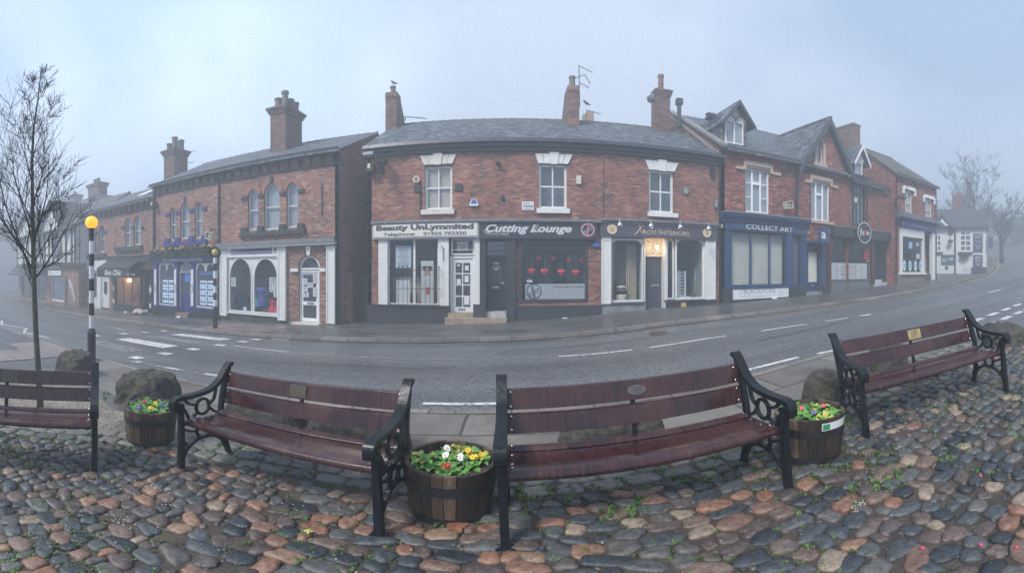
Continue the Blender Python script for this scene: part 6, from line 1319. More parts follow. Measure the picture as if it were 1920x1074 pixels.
for x0, x1 in ((36, 80), (84, 128)):                      # front gables
    a, b = U(x0, Y), U(x1, Y); m = (a + b) / 2; mb = MB(); mb.prism([(a, EA + .2), (b, EA + .2), (m, EA + 2.2)], Y - .4, Y - .3); g_ = mb.build('front_gable', PUBW, Hh); mb = MB()
    for s, X in ((0, a - .2), (1, b + .2)): p = [(X, EA + .1), (X, EA - .2), (m, EA + 2.1), (m, EA + 2.5)]; mb.prism(p if s == 0 else p[::-1], Y - .62, Y - .42)
    mb.build('barge_board', BLACKM, g_); mb = MB()
    for s, X in ((0, a - .2), (1, b + .2)): p = [(X, Y - .6, EA + .15), (m, Y - .6, EA + 2.5), (m, Y + 3.4, EA + 2.5), (X, Y, EA + .15)]; mb.add(p, [(0, 1, 2, 3)])
    mb.build('gable_roof', TILE, g_)
window(Hh, *w, Y, fw=.12, mat=WHITE, gl=GLASS, back=pm('blue_grey_display', (.12, .16, .22), .8, .3, 2), name='shop_window'); bx('arched_fascia', WHITE, Hh, (w3[0], w3[1], Y - .12, Y - .003, w3[2] + .1, w3[3] - .25)); mb = MB(); mb.prism(outline(w3[0], w3[1], w3[2] + .5, w3[3] - .02, .3, 10), Y - .12, Y - .1); mb.build('arched_fascia', WHITE, Hh)
window(Hh, *w2, Y, fw=.12, mat=BLACK, gl=GLASS, back=DARKIN, vb=(.33, .66), name='shop_window'); a, b, c, d = rc(30, 88, 505, 514, Y); mb = MB(); mb.prismx([(Y - .003, d + .3), (Y - .9, c), (Y - .9, c - .12), (Y - .003, c - .12)], a, b); mb.build('awning', AWN, Hh)
bx('door', DGREY, Hh, (U(122, Y), U(127, Y), Y - .02, Y - .003, -1.2, Zp(124, 518, Y)))
ff = thing('feather_flag', 'white feather flag leaning against the brick wall of the timbered building', 'flag', (U(136, Y - .6), Y - .6, -.9)); mb = MB(); Yq = Y - .6
pts = [(128, 525), (131, 524), (135, 535), (140.5, 562), (139.5, 566), (136, 552), (131, 537)]; mb.prism([(U(x, Yq), Zp(x, y_, Yq)) for x, y_ in pts][::-1], Yq, Yq + .02); mb.build('flag_cloth', PAPER, ff); mb = MB(); mb.tube([(U(x, Yq), Yq - .02, Zp(x, y_, Yq)) for x, y_ in ((129, 525), (134, 540), (139, 566), (139.5, 572))], .025, 5); mb.build('flag_pole', METAL, ff)
# house whose gable and chimneys rise behind
Hb = thing('gabled_house', 'hazy brick house whose gable and chimney rise behind the awning shop', 'house', (-29, 17, 0))
Yb = 17.5; u0, u1 = U(152, Yb), U(213, Yb); m = U(182, Yb); zE = Zp(182, 402, Yb); zA = Zp(182, 363, Yb); mb = MB(); mb.prism([(u0, -2), (u1, -2), (u1, zE), (m, zA - .2), (u0, zE)], Yb, Yb + 7); mb.build('wall', B_LEFT, Hb)
mb = MB()
for s, X in ((0, u0 - .4), (1, u1 + .4)): p = [(X, Yb - .4, zE - .3), (m, Yb - .4, zA), (m, Yb + 7, zA), (X, Yb + 7, zE - .3)]; mb.add(p + [(x, y_, z - .15) for x, y_, z in p], [(0, 1, 2, 3), (7, 6, 5, 4), (0, 4, 5, 1), (1, 5, 6, 2), (2, 6, 7, 3), (3, 7, 4, 0)])
fixn(mb.build('roof', SLATE_Y, Hb)); a, b, c, d = rc(172, 192, 344, 372, Yb + 1); chimney(Hb, a, b, Yb + .6, Yb + 1.5, c, d, [((a + b) / 2 - .3, Yb + 1, .5, .18), ((a + b) / 2 + .3, Yb + 1, .5, .18)], cap=.1)
Hc = thing('hazy_house', 'faint gabled house with a chimney lost in fog at the far left', 'house', (-38, 19, 0)); Yc = 19; u0, u1 = U(88, Yc), U(150, Yc); m = (u0 + u1) / 2; zE = Zp(118, 415, Yc); zA = Zp(118, 385, Yc)
mb = MB(); mb.box(u0, u1, Yc, Yc + 6, -2, zE); mb.build('wall', B_LEFT, Hc); gable_roof(Hc, u0, u1, Yc, zE, Yc + 3, zA + 1.0, SLATE); a, b, c, d = rc(134, 147, 366, 395, Yc + 3); chimney(Hc, a, b, Yc + 2.5, Yc + 3.5, c, d, [((a + b) / 2, Yc + 3, .5, .2)], cap=.1)
Hd = thing('hazy_house', 'faint tall house front at the left edge of the picture behind the tree', 'house', (-69, 17, 0)); mb = MB(); mb.box(-78, -60, 15, 23, -2.5, 6.2); mb.build('wall', PUBW, Hd); gable_roof(Hd, -78.5, -59.8, 15, 6.2, 19, 9, SLATE); bx('window', BLACKM, Hd, (-64, -62.5, 14.95, 14.997, 3.2, 4.8), (-68, -66.5, 14.95, 14.997, 3.2, 4.8), (-64, -62, 14.95, 14.997, 0, 1.8))
# ================================================================== fittings on the buildings
def box_thing(name, label, cat, mat, *b, grp=None):
    return tag(bx(name, mat, None, *b), label, cat, grp)
def at(x, y, Y): return U(x, Y), Zp(x, y, Y)
Y = 13.8
IRON = pm('black_iron', (.02, .021, .024), .5, .3, 8)
# alarm boxes
def hexbox(x, y, Y, r, mat, label, inner=None):
    u, z = at(x, y, Y); mb = MB(); mb.disc(u, z, r, Y - .1, Y - .004, 6); o = tag(mb.build('alarm_box', mat, None), label, 'alarm box')
    mb = MB(); mb.box(u - r * .4, u + r * .4, Y - .106, Y - .101, z - r * .5, z + r * .5); mb.build('badge', inner or INK, o)
hexbox(781.5, 337, Y, .14, PLAST, 'hexagonal cream alarm box left of the first terrace window', flat('red_brown_badge', (.3, .08, .05)))
u, z = at(889, 379.5, Y); mb = MB(); mb.prism([(u - .16, z - .09), (u - .13, z - .13), (u + .13, z - .13), (u + .16, z - .09), (u + .08, z + .11), (u - .08, z + .11)], Y - .08, Y - .004); o = tag(mb.build('alarm_box', UPVC, None), 'white and blue trapezoid alarm box above the beauty shop sign', 'alarm box'); mb = MB(); mb.prism([(u - .11, z - .06), (u + .11, z - .06), (u + .06, z + .09), (u - .06, z + .09)], Y - .088, Y - .081); mb.build('badge', flat('alarm_blue', (.05, .1, .4)), o)
u, z = at(1117, 457, Y); mb = MB(); mb.prism([(u - .15, z - .09), (u + .15, z - .09), (u, z + .15)], Y - .09, Y - .004); tag(mb.build('alarm_box', flat('bright_alarm_blue', (.05, .16, .6)), None), 'bright blue triangular alarm box on the brick pier beside the hair salon', 'alarm box')
u, z = at(1284.5, 359, Y); mb = MB(); mb.prism([(u - .13, z + .09), (u - .1, z - .06), (u, z - .12), (u + .1, z - .06), (u + .13, z + .09), (u, z + .12)][::-1], Y - .09, Y - .004); tag(mb.build('alarm_box', METAL, None), 'grey shield shaped alarm box right of the third terrace window', 'alarm box')
for x, y, Yq, nm in ((1084.5, 338, Y, 'cream rectangular box right of the middle terrace window'), (1602.5, 375, 13.95, 'small cream box left of the black restaurant window'), (1586, 407.5, 13.95, 'small cream box right of the gable building window'), (1660, 361, 13.95, 'small cream box high beside the black restaurant window')):
    a, z = at(x, y, Yq); w, h = (.085, .15) if Yq == Y else (.09, .13); box_thing('alarm_box', nm, 'alarm box', PLAST, (a - w, a + w, Yq - .1, Yq - .004, z - h, z + h))
for x, nm in ((783, 'square black vent plate under the hexagonal alarm box'), (860, 'square black vent plate right of the first terrace window')): a, z = at(x, 353 if x < 800 else 351, Y); box_thing('vent_plate', nm, 'vent', BLACKM, (a - .13, a + .13, Y - .05, Y - .004, z - .13, z + .13))
mb = MB(); u, z = at(788.5, 375, Y); mb.tube([(u, Y - .03, z + .35), (u, Y - .03, z - .55)], .03, 6); tag(mb.build('cable_duct', BLACKM, None), 'thin black duct running down beside the first terrace window', 'duct')
a, b, c, d = rc(978.5, 1001, 378, 394, Y); o = box_thing('warning_sign', 'white warning sign on the brick wall left of the middle window', 'sign', PAPER, (a, b, Y - .03, Y - .004, c, d)); text('WARNING', 'lettering', INK, o, a + .04, c + .11, Y - .033, w=b - a - .08, h=.055, bold=.02); bx('print', flat('pale_print', (.35, .4, .4)), o, (a + .05, b - .15, Y - .034, Y - .031, d - .09, d - .05), (a + .08, b - .08, Y - .034, Y - .031, c + .04, c + .07))
for x, y, nm in ((943, 373, 'iron diamond wall tie plate between the terrace windows'), ): u, z = at(x, y, Y); mb = MB(); mb.prism([(u - .09, z), (u, z - .13), (u + .09, z), (u, z + .13)], Y - .05, Y - .004); tag(mb.build('tie_plate', IRON, None), nm, 'wall plate')
for x, y, nm, s in ((933.5, 307.5, 'small round camera high on the middle of the terrace wall', .09),): u, z = at(x, y, Y); mb = MB(); mb.ball((u, Y - .12, z), s, 10); mb.box(u - .02, u + .02, Y - .12, Y - .004, z - .02, z + .02); tag(mb.build('dome_camera', IRON, None), nm, 'camera')
def floodlight(x, y, Y, label, aim=1):
    u, z = at(x, y, Y); t = thing('flood_light', label, 'light', (u, Y, z)); mb = MB(); mb.tube([(u, Y - .004, z + .1), (u, Y - .25, z + .1)], .03, 6); mb.build('bracket', IRON, t)
    mb = MB(); mb.lathe([(.06, -.12), (.16, -.05), (.18, .1)], (u, Y - .35, z), 12); mb.build('lamp_housing', IRON, t); return t
floodlight(724, 309, Y, 'round black flood light high at the left end of the terrace'); 
# street lamp head on the wall
u, z = at(695, 290, Y); t = thing('wall_street_lamp', 'street lamp head on a curved bracket at the left end of the terrace', 'lamp', (u, Y, z)); mb = MB(); mb.tube([(U(715, Y), Y - .05, Zp(715, 318, Y)), (U(712, Y), Y - .4, Zp(712, 308, Y)), (U(706, Y), Y - .75, Zp(706, 298, Y))], .035, 6); mb.box(U(711, Y), U(719, Y), Y - .14, Y - .004, Zp(715, 324, Y), Zp(715, 311, Y)); mb.build('bracket', IRON, t)
mb = MB(); mb.box(U(683, Y - .9), U(702, Y - .9), Y - 1.05, Y - .75, Zp(695, 291.5, Y - .9), Zp(695, 286, Y - .9)); mb.build('lamp_head', METAL, t)
def cctv(x, y, Y, label, sx=1):
    u, z = at(x, y, Y); t = thing('cctv_box', label, 'camera', (u, Y, z)); bx('housing', IRON, t, (u - .12, u + .16 * sx, Y - .3, Y - .004, z - .2, z + .12)); bx('yellow_label', flat('pale_yellow_label', (.6, .58, .3)), t, (u - .05, u + .05, Y - .31, Y - .301, z - .08, z + .1))
cctv(697, 315, Y, 'black box with a pale yellow label below the wall street lamp'); cctv(1665, 382, 13.95, 'black box with a yellow label at the restaurant corner'); cctv(292, 383, 13.4, 'small dark box with yellow label under the eaves over the blue shop')
def horn(x, y, Y, label, s=1.0):
    u, z = at(x, y, Y); t = thing('horn_speaker', label, 'loudspeaker', (u, Y, z)); r = .2 * s; ang = -.2 if x > 1000 else .2
    M2 = Matrix.Translation((u, Y - .32, z)) @ Matrix.Rotation(ang, 4, 'Y'); mb = MB(M2); mb.ring([(-r, -r * .8), (r, -r * .8), (r, r * .8), (-r, r * .8)], [(-r * .85, -r * .65), (r * .85, -r * .65), (r * .85, r * .65), (-r * .85, r * .65)], -.12, .1); mb.build('horn_rim', PLAST, t)
    mb = MB(M2); mb.box(-r * .86, r * .86, -.05, .08, -r * .66, r * .66); c2 = mb.build('horn_mouth', pm('dim_grey_plastic', (.1, .1, .1), .6, .2, 5), t); mb = MB(M2); circ(mb, 0, 0, r * .42, r * .2, -.06, 16); mb.build('horn_throat', PLAST, c2)
    mb = MB(); mb.tube([(u, Y - .3, z + r * .5), (u, Y - .25, z + r * 1.6), (u, Y - .004, z + r * 1.6)], .03, 6); mb.build('bracket', IRON, t)
horn(403, 443, 13.4, 'cream horn loudspeaker over the residential lettings shop'); horn(1469, 386, Y, 'cream horn loudspeaker under the gallery window, on red brick')
box_thing('bulkhead_light', 'long black bulkhead light high at the right end of the terrace', 'light', IRON, (U(1331, Y), U(1338, Y), Y - .12, Y - .004, Zp(1335, 332, Y), Zp(1335, 313, Y)))
box_thing('meter_box', 'small grey box above the interiors shop corner', 'box', METAL, (U(1338, Y), U(1343.5, Y), Y - .1, Y - .004, Zp(1341, 389, Y), Zp(1341, 376, Y)))
box_thing('wall_light', 'small grey light under the gallery eaves', 'light', DGREY, (U(1464, Y), U(1472, Y), Y - .15, Y - .004, Zp(1468, 320, Y), Zp(1468, 317, Y)))
mb = MB(); mb.tube([(U(1671, 13.9), 13.9, Zp(1671, 375, 13.9)), (U(1683, 12.9), 12.9, Zp(1683, 372, 12.9)), (U(1693, 12.6), 12.6, Zp(1693, 371, 12.6))], .04, 6); mb.box(U(1684, 12.7), U(1694, 12.7), 12.5, 12.75, Zp(1690, 373, 12.7), Zp(1690, 370, 12.7)); tag(mb.build('wall_street_lamp', IRON, None), 'long arm street lamp on the pharmacy corner', 'lamp')
for x, y, nm in ((1696, 343, 'round black flood light at the left of the pharmacy lintel'), (1714, 347, 'small black flood light right of the pharmacy lintel')): u, z = at(x, y, 13.3); mb = MB(); mb.ball((u, 13.12, z), .13, 10); mb.box(u - .02, u + .02, 13.1, 13.296, z - .02, z + .02); tag(mb.build('flood_light', IRON, None), nm, 'light')
# four swan-neck lamps over the interiors sign
for i, (x, nm) in enumerate(((1162, 'leftmost chrome swan-neck lamp over the interiors shop sign'), (1220.5, 'chrome swan-neck lamp above the middle of the word on the interiors sign'), (1275.5, 'chrome swan-neck lamp over the right half of the interiors sign lettering'), (1328.5, 'rightmost chrome swan-neck lamp in front of the round interiors emblem'))):
    yq = (420, 422, 424, 427)[i]; Yl = Y - .75; u, z = at(x, yq, Yl); t = thing('swan_neck_lamp', nm, 'lamp', (u, Y, z), 'swan-neck lamps over the interiors sign')
    mb = MB(); mb.lathe([(.02, .1), (.05, .09), (.115, -.02), (.12, -.05), (.09, -.1), (.0, -.12)], (u, Yl, z), 14); mb.build('lamp_shade', CHROME, t, smooth=True)
    mb = MB(); mb.tube([(u, Yl, z + .09), (u, Yl + .02, z + .2), (u, Yl + .15, z + .28), (u - .08, Y - .3, z + .22), (u - .1, Y - .19, z + .16)], .012, 6); mb.build('lamp_arm', CHROME, t)
# lit pendant bulb
ub, zb = at(1232, 464, Y - .05); bt = thing('pendant_bulb', 'glowing pendant bulb above the interiors shop door', 'lamp', (ub, Y - .05, zb)); mb = MB(); mb.ball((ub, Y - .05, zb), .055, 12, (1, 1, 1.35)); mb.build('bulb', emit('warm_bulb', (1, .66, .3), 22), bt); mb = MB(); mb.tube([(ub, Y - .05, zb + .06), (ub, Y - .05, zb + .42)], .006, 5); mb.build('flex', IRON, bt)
pl = bpy.data.lights.new('bulb_light', 'POINT'); pl.energy = 2.8; pl.color = (1, .72, .42); pl.shadow_soft_size = .06; po = bpy.data.objects.new('bulb_light', pl); C.objects.link(po); po.location = (ub, Y - .16, zb)
Yk = 13.4; ul = U(250, Yk); pl = bpy.data.lights.new('shop_light', 'POINT'); pl.energy = 16; pl.color = (1, .72, .4); pl.shadow_soft_size = .1; po = bpy.data.objects.new('shop_light', pl); C.objects.link(po); po.location = (U(243, Yk), Yk + .8, Zp(243, 520, Yk))
# --- items in the windows
for i, (x, y) in enumerate(((1010.5, 485), (1037.5, 484.5), (1066.5, 487), (1092, 487), (996, 508.5), (1021, 509), (1053, 510), (1080, 511))):
    s = .11 if i < 4 else .145; u, z = at(x, y, Y + .3); mb = MB(); pts = []
    for k in range(24):
        t = 2 * PI * k / 24; pts.append((16 * math.sin(t) ** 3 / 16, (13 * math.cos(t) - 5 * math.cos(2 * t) - 2 * math.cos(3 * t) - math.cos(4 * t)) / 16))
    n = len(pts)
    rings = [(1, 0), (.85, .22), (.5, .38), (.0, .44)]; vs = []
    for sc_, dy in [(1, 0)] + rings[1:]: vs += [(u + p * s * sc_, Y + .3 - dy * s, z + q * s * sc_) for p, q in pts]
    for sc_, dy in rings[1:]: vs += [(u + p * s * sc_, Y + .3 + dy * s, z + q * s * sc_) for p, q in pts]
    fs = []
    for a_, b_ in ((0, 1), (1, 2), (2, 3), (0, 4), (4, 5), (5, 6)): fs += [(a_ * n + k, a_ * n + (k + 1) % n, b_ * n + (k + 1) % n, b_ * n + k) for k in range(n)]
    mb.add(vs, fs); o = mb.build('heart_decoration', pm('red_foil_heart', (.6, .02, .03), .35, .35, 25, .6, 80), None, smooth=True)
    row = 'upper row' if i < 4 else 'lower row'; tag(o, ('leftmost', 'second from the left', 'third from the left', 'rightmost')[i % 4] + ' red heart in the %s hanging in the salon window' % row, 'heart decoration', 'red hearts hanging in the salon window')
    q = MB(); q.tube([(u, Y + .3, z + s * .4), (u, Y + .3, S2w[3] - .02)], .003, 4); q.build('string', PAPER, o)
# salon card
u, z = at(993, 527, Y + .06); box_thing('hanging_card', 'small white open card hung low in the salon window', 'card', PAPER, (u - .1, u + .1, Y + .05, Y + .056, z - .04, z + .04), (u - .005, u + .005, Y + .05, Y + .054, z + .042, z + .12))
# curtains, cushions, picture, stands
def pleat(name, label, x0, x1, y0, y1, Yc, mat, n=7):
    a, b, c, d = rc(x0, x1, y0, y1, Yc); mb = MB(); k = n * 6; vs = []
    for j, z in enumerate((c, d)): vs += [(a + (b - a) * i / k, Yc + .03 * math.cos(i * PI / 3), z) for i in range(k + 1)]
    mb.add(vs, [(i, i + 1, k + 2 + i, k + 1 + i) for i in range(k)]); return tag(mb.build(name, mat, None, smooth=True), label, 'curtain')
FLW = pm('floral_curtain', (.42, .36, .28), .8, .5, 14)
pleat('curtain', 'wide cream floral curtain in the left interiors window', 1174, 1194, 459, 562, Y + .5, FLW, 6); pleat('curtain', 'narrow cream floral curtain at the edge of the left interiors window', 1146, 1153, 458, 562, Y + .5, FLW, 2); pleat('curtain', 'grey patterned sheer curtain in the left interiors window', 1154, 1173, 461, 560, Y + .6, pm('grey_pattern_sheer', (.13, .14, .13), .8, .5, 20), 5)
for i, (y, c_, s, nm) in enumerate(((559, (.5, .46, .38), .2, 'cream drum shaped pouffe at the bottom of the cushion pile'), (546, (.09, .1, .09), .22, 'dark green cushion in the middle of the window pile'), (541, (.5, .47, .4), .19, 'cream cushion on top of the window pile'))):
    u, z = at(1164.5, y, Y + .35); mb = MB()
    if i == 0: mb.lathe([(.0, -.1), (.2, -.1), (.21, -.05), (.21, .1), (.19, .14), (.0, .14)], (u, Y + .35, z), 16, cap=False)
    else: mb.ball((u, Y + .35, z + (.02 if i == 1 else .05)), s, 14, (1.05, .7, .36))
    tag(mb.build('cushion' if i else 'pouffe', pm('cushion_cloth_%s' % ('a', 'b', 'c')[i], c_, .9, .1, 20), None, smooth=True), nm, 'cushion' if i else 'pouffe')
u, z = at(1278, 545, Y + .5); st = thing('display_stand', 'white display stand of dark brushes in the right interiors window', 'stand', (u, Y + .5, q2[2])); bx('stand_panel', UPVC, st, (u - .18, u + .2, Y + .52, Y + .56, q2[2] - .02, Zp(1278, 508, Y + .5)), (u - .25, u + .3, Y + .3, Y + .519, q2[2] - .05, q2[2] + .08)); mb = MB()
for i in range(9): zz_ = q2[2] + .2 + i * .125; mb.ball((u + .02, Y + .45, zz_), .07, 8, (1.3, .5, .45))
mb.build('brush_row', INK, st)
u, z = at(1308, 530, Y + .7); pi_ = thing('landscape_picture', 'tall landscape picture of sky and green field in the right interiors window', 'picture', (u, Y + .7, z)); a, b, c, d = rc(1302, 1317, 503, 558, Y + .7); hh = d - c; bx('picture_field', pm('green_field_print', (.2, .26, .1), .6, .5, 6), pi_, (a, b, Y + .7, Y + .73, c, c + hh * .55)); bx('picture_sky', pm('blue_sky_print', (.3, .5, .62), .5, .15, 3), pi_, (a, b, Y + .7, Y + .73, c + hh * .552, d))
u, z = at(1297, 556, Y + .4); mb = MB(); [mb.tube([(u + math.cos(k) * .14, Y + .4 + math.sin(k) * .08, z - .12), (u + math.cos(k * 2.1) * .17, Y + .4, z + .12)], .02, 5) for k in range(7)]; tag(mb.build('antler_ornament', INK, None), 'dark spiky ornament beside the display stand', 'ornament')
# clothes in the charity shop window
def garment(x, y0, y1, Yc, wtop, wbot, mat, label, name='dress', sleeves=False):
    u = U(x, Yc); z1, z0 = Zp(x, y0, Yc), Zp(x, y1, Yc); h = z1 - z0; mb = MB(); prof = [(wtop * .35, 0), (wtop * .5, -h * .06), (wtop * .42, -h * .2), (wtop * .36, -h * .36), (wbot * .42, -h * .7), (wbot * .5, -h)]
    n = 14; vs = [(u + r * math.cos(2 * PI * j / n) * (1 + .05 * math.sin(j * 3)), Yc + r * .5 * math.sin(2 * PI * j / n), z1 + z) for r, z in prof for j in range(n)]
    mb.add(vs, [(i * n + j, i * n + (j + 1) % n, (i + 1) * n + (j + 1) % n, (i + 1) * n + j) for i in range(len(prof) - 1) for j in range(n)])
    if sleeves:
        for s in (-1, 1): mb.tube([(u + s * wtop * .4, Yc, z1 - h * .03), (u + s * wtop * .62, Yc - .03, z1 - h * .3), (u + s * wtop * .6, Yc - .05, z1 - h * .5)], [.07, .06, .05], 8)
    return tag(mb.build(name, mat, None, smooth=True), label, name.replace('_', ' '))
Yc = 13.4 + .55
garment(491.5, 539, 574, Yc, .5, .55, flat('royal_blue_cloth', (.04, .08, .32)), 'blue sleeved dress in the charity shop window', sleeves=True); garment(500.5, 551, 588, Yc + .1, .4, .5, flat('denim_blue_cloth', (.07, .12, .2)), 'patterned teal blue dress behind the blue dress'); garment(511, 562, 588, Yc - .2, .26, .52, flat('bright_red_cloth', (.5, .02, .05)), 'small bright red pinafore low in the charity window'); garment(520.5, 565, 588, Yc - .2, .26, .45, flat('pink_red_cloth', (.5, .05, .14)), 'small pink red pinafore at the right edge of the charity window')
garment(479, 548, 575, Yc, .3, .42, flat('turquoise_cloth', (.03, .4, .33)), 'turquoise top behind the charity window mullion', 'top'); garment(462, 548, 582, Yc, .5, .55, flat('near_black_cloth', (.02, .02, .025)), 'black coat in the left charity window', 'coat', True); garment(450, 556, 584, Yc - .1, .4, .45, flat('navy_black_cloth', (.03, .05, .14)), 'navy jacket in the left charity window', 'jacket', True); garment(441, 545, 583, Yc + .1, .34, .4, flat('charcoal_cloth', (.04, .04, .045)), 'charcoal coat on a stand in the left charity window', 'coat')
mb = MB(); u, z = at(453.5, 514, 14.6); circ(mb, u, z, .19, .045, 14.6, 20); mb.disc(u, z, .14, 14.6, 14.61, 20); tag(mb.build('decorative_plate', UPVC, None), 'oval white plate on the charity shop shelf', 'plate'); u, z = at(459, 579, 13.55); box_thing('price_card', 'small white price card low in the left charity window', 'card', PAPER, (u - .1, u + .1, 13.55, 13.56, z - .07, z + .08))
# fashion shop window
Yb = 13.4 + .6
def mannequin(x, y0, y1, Yc, mat, label):
    u = U(x, Yc); z1, z0 = Zp(x, y0, Yc), Zp(x, y1, Yc); h = z1 - z0; t = thing('mannequin', label, 'mannequin', (u, Yc, z0))
    mb = MB(); mb.ball((u, Yc, z1 - .12), .1, 10, (.85, .9, 1.2)); mb.tube([(u, Yc, z1 - .22), (u, Yc, z1 - .32)], .045, 8); mb.build('head', flat('mannequin_skin', (.5, .3, .18)), t, smooth=True)
    mb = MB(); prof = [(.07, -.28), (.2, -.34), (.21, -.45), (.17, -.7), (.2, -.95), (.22, -h)]; n = 12; mb.add([(u + r * math.cos(2 * PI * j / n), Yc + r * .55 * math.sin(2 * PI * j / n), z1 + z) for r, z in prof for j in range(n)], [(i * n + j, i * n + (j + 1) % n, (i + 1) * n + (j + 1) % n, (i + 1) * n + j) for i in range(5) for j in range(n)])
    for s in (-1, 1): mb.tube([(u + s * .18, Yc, z1 - .36), (u + s * .27, Yc - .05, z1 - .65), (u + s * .2, Yc - .15, z1 - .9)], [.06, .05, .04], 8)
    mb.build('coat', mat, t, smooth=True)
mannequin(259, 535, 577, Yb - .35, flat('brick_red_coat', (.5, .08, .05)), 'mannequin in a red coat in the awning shop window'); mannequin(225, 533, 577, Yb + .4, flat('dark_red_coat', (.3, .04, .05)), 'mannequin in dark red at the left of the awning shop window')
for x, nm in ((229, 'warm lit lamp shade left in the awning shop window'), (243, 'warm lit lamp shade in the middle of the awning shop window')): u, z = at(x, 525, Yb + .3); mb = MB(); mb.lathe([(.16, -.12), (.1, .1)], (u, Yb + .3, z), 12); tag(mb.build('lamp_shade', emit('warm_shade', (1, .62, .25), 2.2), None), nm, 'lamp')
# --- flower trough above the blue shop
Y2 = 13.4; a, b = U(290, Y2), U(409, Y2); z = Zp(350, 470, Y2)
wb_ = thing('flower_trough', 'long dark trough of red and yellow flowers above the blue shop sign', 'planter', ((a + b) / 2, Y2, z - .2)); bx('trough', pm('dark_green_trough', (.02, .03, .025), .7, .3, 4), wb_, (a, b, Y2 - .38, Y2 - .06, z - .28, z - .02))
def blob_mesh(cx, cy, cz, n, sx, sy, sz, size):
    mb = MB()
    for _ in range(n):
        x, y, zz_ = cx + RN.uniform(-sx, sx), cy + RN.uniform(-sy, sy), cz + RN.uniform(-sz, sz) * RN.random(); s = size * RN.uniform(.6, 1.3); v = Vector((RN.uniform(-1, 1), RN.uniform(-1, 1), RN.uniform(-1, 1))).normalized(); t_ = v.orthogonal().normalized(); bt_ = v.cross(t_)
        mb.add([Vector((x, y, zz_)) + t_ * s, Vector((x, y, zz_)) + bt_ * s * .6, Vector((x, y, zz_)) - t_ * s, Vector((x, y, zz_)) - bt_ * s * .6], [(0, 1, 2, 3)])
    return mb
LEAFD = pm('dark_leaf', (.035, .07, .025), .6, .5, 6)
mb = blob_mesh((a + b) / 2, Y2 - .22, z + .02, 2200, (b - a) / 2, .2, .18, .05); o = mb.build('trailing_leaves', LEAFD, wb_); mb = blob_mesh((a + b) / 2, Y2 - .36, z - .16, 700, (b - a) / 2, .06, .14, .05); mb.build('trailing_leaves', LEAFD, wb_)
YEL = flat('yellow_petal', (.75, .5, .02)); RED_ = flat('deep_red_petal', (.35, .01, .02)); WHT = flat('white_petal', (.75, .75, .7)); VIO = flat('violet_petal', (.12, .07, .4)); PNK = flat('pink_petal', (.6, .06, .15)); ORG = flat('orange_eye', (.75, .35, .03))
for m_, n_ in ((YEL, 26), (RED_, 20), (WHT, 14)):
    mb = MB()
    for _ in range(n_): x = RN.uniform(a, b); mb.ball((x, Y2 - .38 + RN.uniform(-.06, .1), z + RN.uniform(-.02, .2)), .045, 6)
    mb.build('flowers', m_, wb_)
# --- aerials, dish, birds
def aerial(label, mast, arms):
    t = thing('tv_aerial', label, 'aerial', mast[0]); mb = MB(); mb.tube(mast, .02, 5); mb.build('mast', IRON, t); mb = MB()
    for p, q, n in arms:
        p, q = Vector(p), Vector(q); mb.tube([p, q], .014, 5); d = (q - p); e = d.cross(Vector((0, 0, 1))).normalized()
        for i in range(n): c_ = p + d * ((i + .5) / n); mb.tube([c_ - e * .16, c_ + e * .16], .006, 4)
    mb.build('aerial_boom', IRON, t)
def w3(x, y, Y): return (U(x, Y), Y, Zp(x, y, Y))
Ya = 16.6
aerial('tall television aerial on the middle terrace chimney', [w3(1087, 200, Ya), w3(1085.5, 123, Ya)], [(w3(1085, 123, Ya), w3(1111, 136, Ya - .3), 6), (w3(1080, 146, Ya), w3(1096, 140, Ya), 3), (w3(1096, 140, Ya), w3(1107, 157, Ya), 4), (w3(1086, 155, Ya), w3(1105, 165, Ya), 5)])
aerial('small aerial behind the ridge with a bird near it', [w3(1099, 225, 19), w3(1100, 206, 19)], [(w3(1099, 206, 19), w3(1127, 214, 18.5), 9)])
aerial('long thin aerial beside the leftmost terrace chimney', [w3(760, 226, 17.6), w3(760.5, 219, 17.6)], [(w3(760.5, 219, 17.6), w3(799, 222, 17.0), 12)])
aerial('hazy aerial behind the second chimney from the left', [w3(347, 340, 17.4), w3(348, 282, 17.4)], [(w3(348, 286, 17.4), w3(367, 283, 17.4), 5), (w3(348, 306, 17.4), w3(364, 304, 17.4), 4)])
dt = thing('satellite_dish', 'round satellite dish on the left side of the third terrace chimney', 'satellite dish', w3(1224, 184, 16.9)); c_ = Vector(w3(1223, 184, 16.8)); mb = MB(Matrix.Translation(c_) @ Matrix.Rotation(.4, 4, 'Z') @ Matrix.Rotation(-1.15, 4, 'X')); mb.lathe([(.0, 0), (.12, .012), (.22, .05), (.25, .075), (.245, .085), (.2, .05), (0, .02)], (0, 0, 0), 18, cap=False); mb.build('dish', METAL, dt, smooth=True); mb = MB(); mb.tube([c_, c_ + Vector((.12, .1, -.1)), Vector((6.42, 17.1, c_.z - .1))], .02, 5); mb.build('dish_arm', IRON, dt)
sc_ = thing('rear_chimney', 'small buff chimney showing behind the terrace ridge', 'chimney', (3.6, 20, 7)); a, b, c, d = rc(1100, 1112, 211, 232, 20); bx('stack', BUFFPOT, sc_, (a, b, 19.8, 20.3, c - 2, d), ); bx('stack_shoulder', BUFFPOT, sc_, (a - .2, a - .003, 19.8, 20.3, c - 2, d - .16))
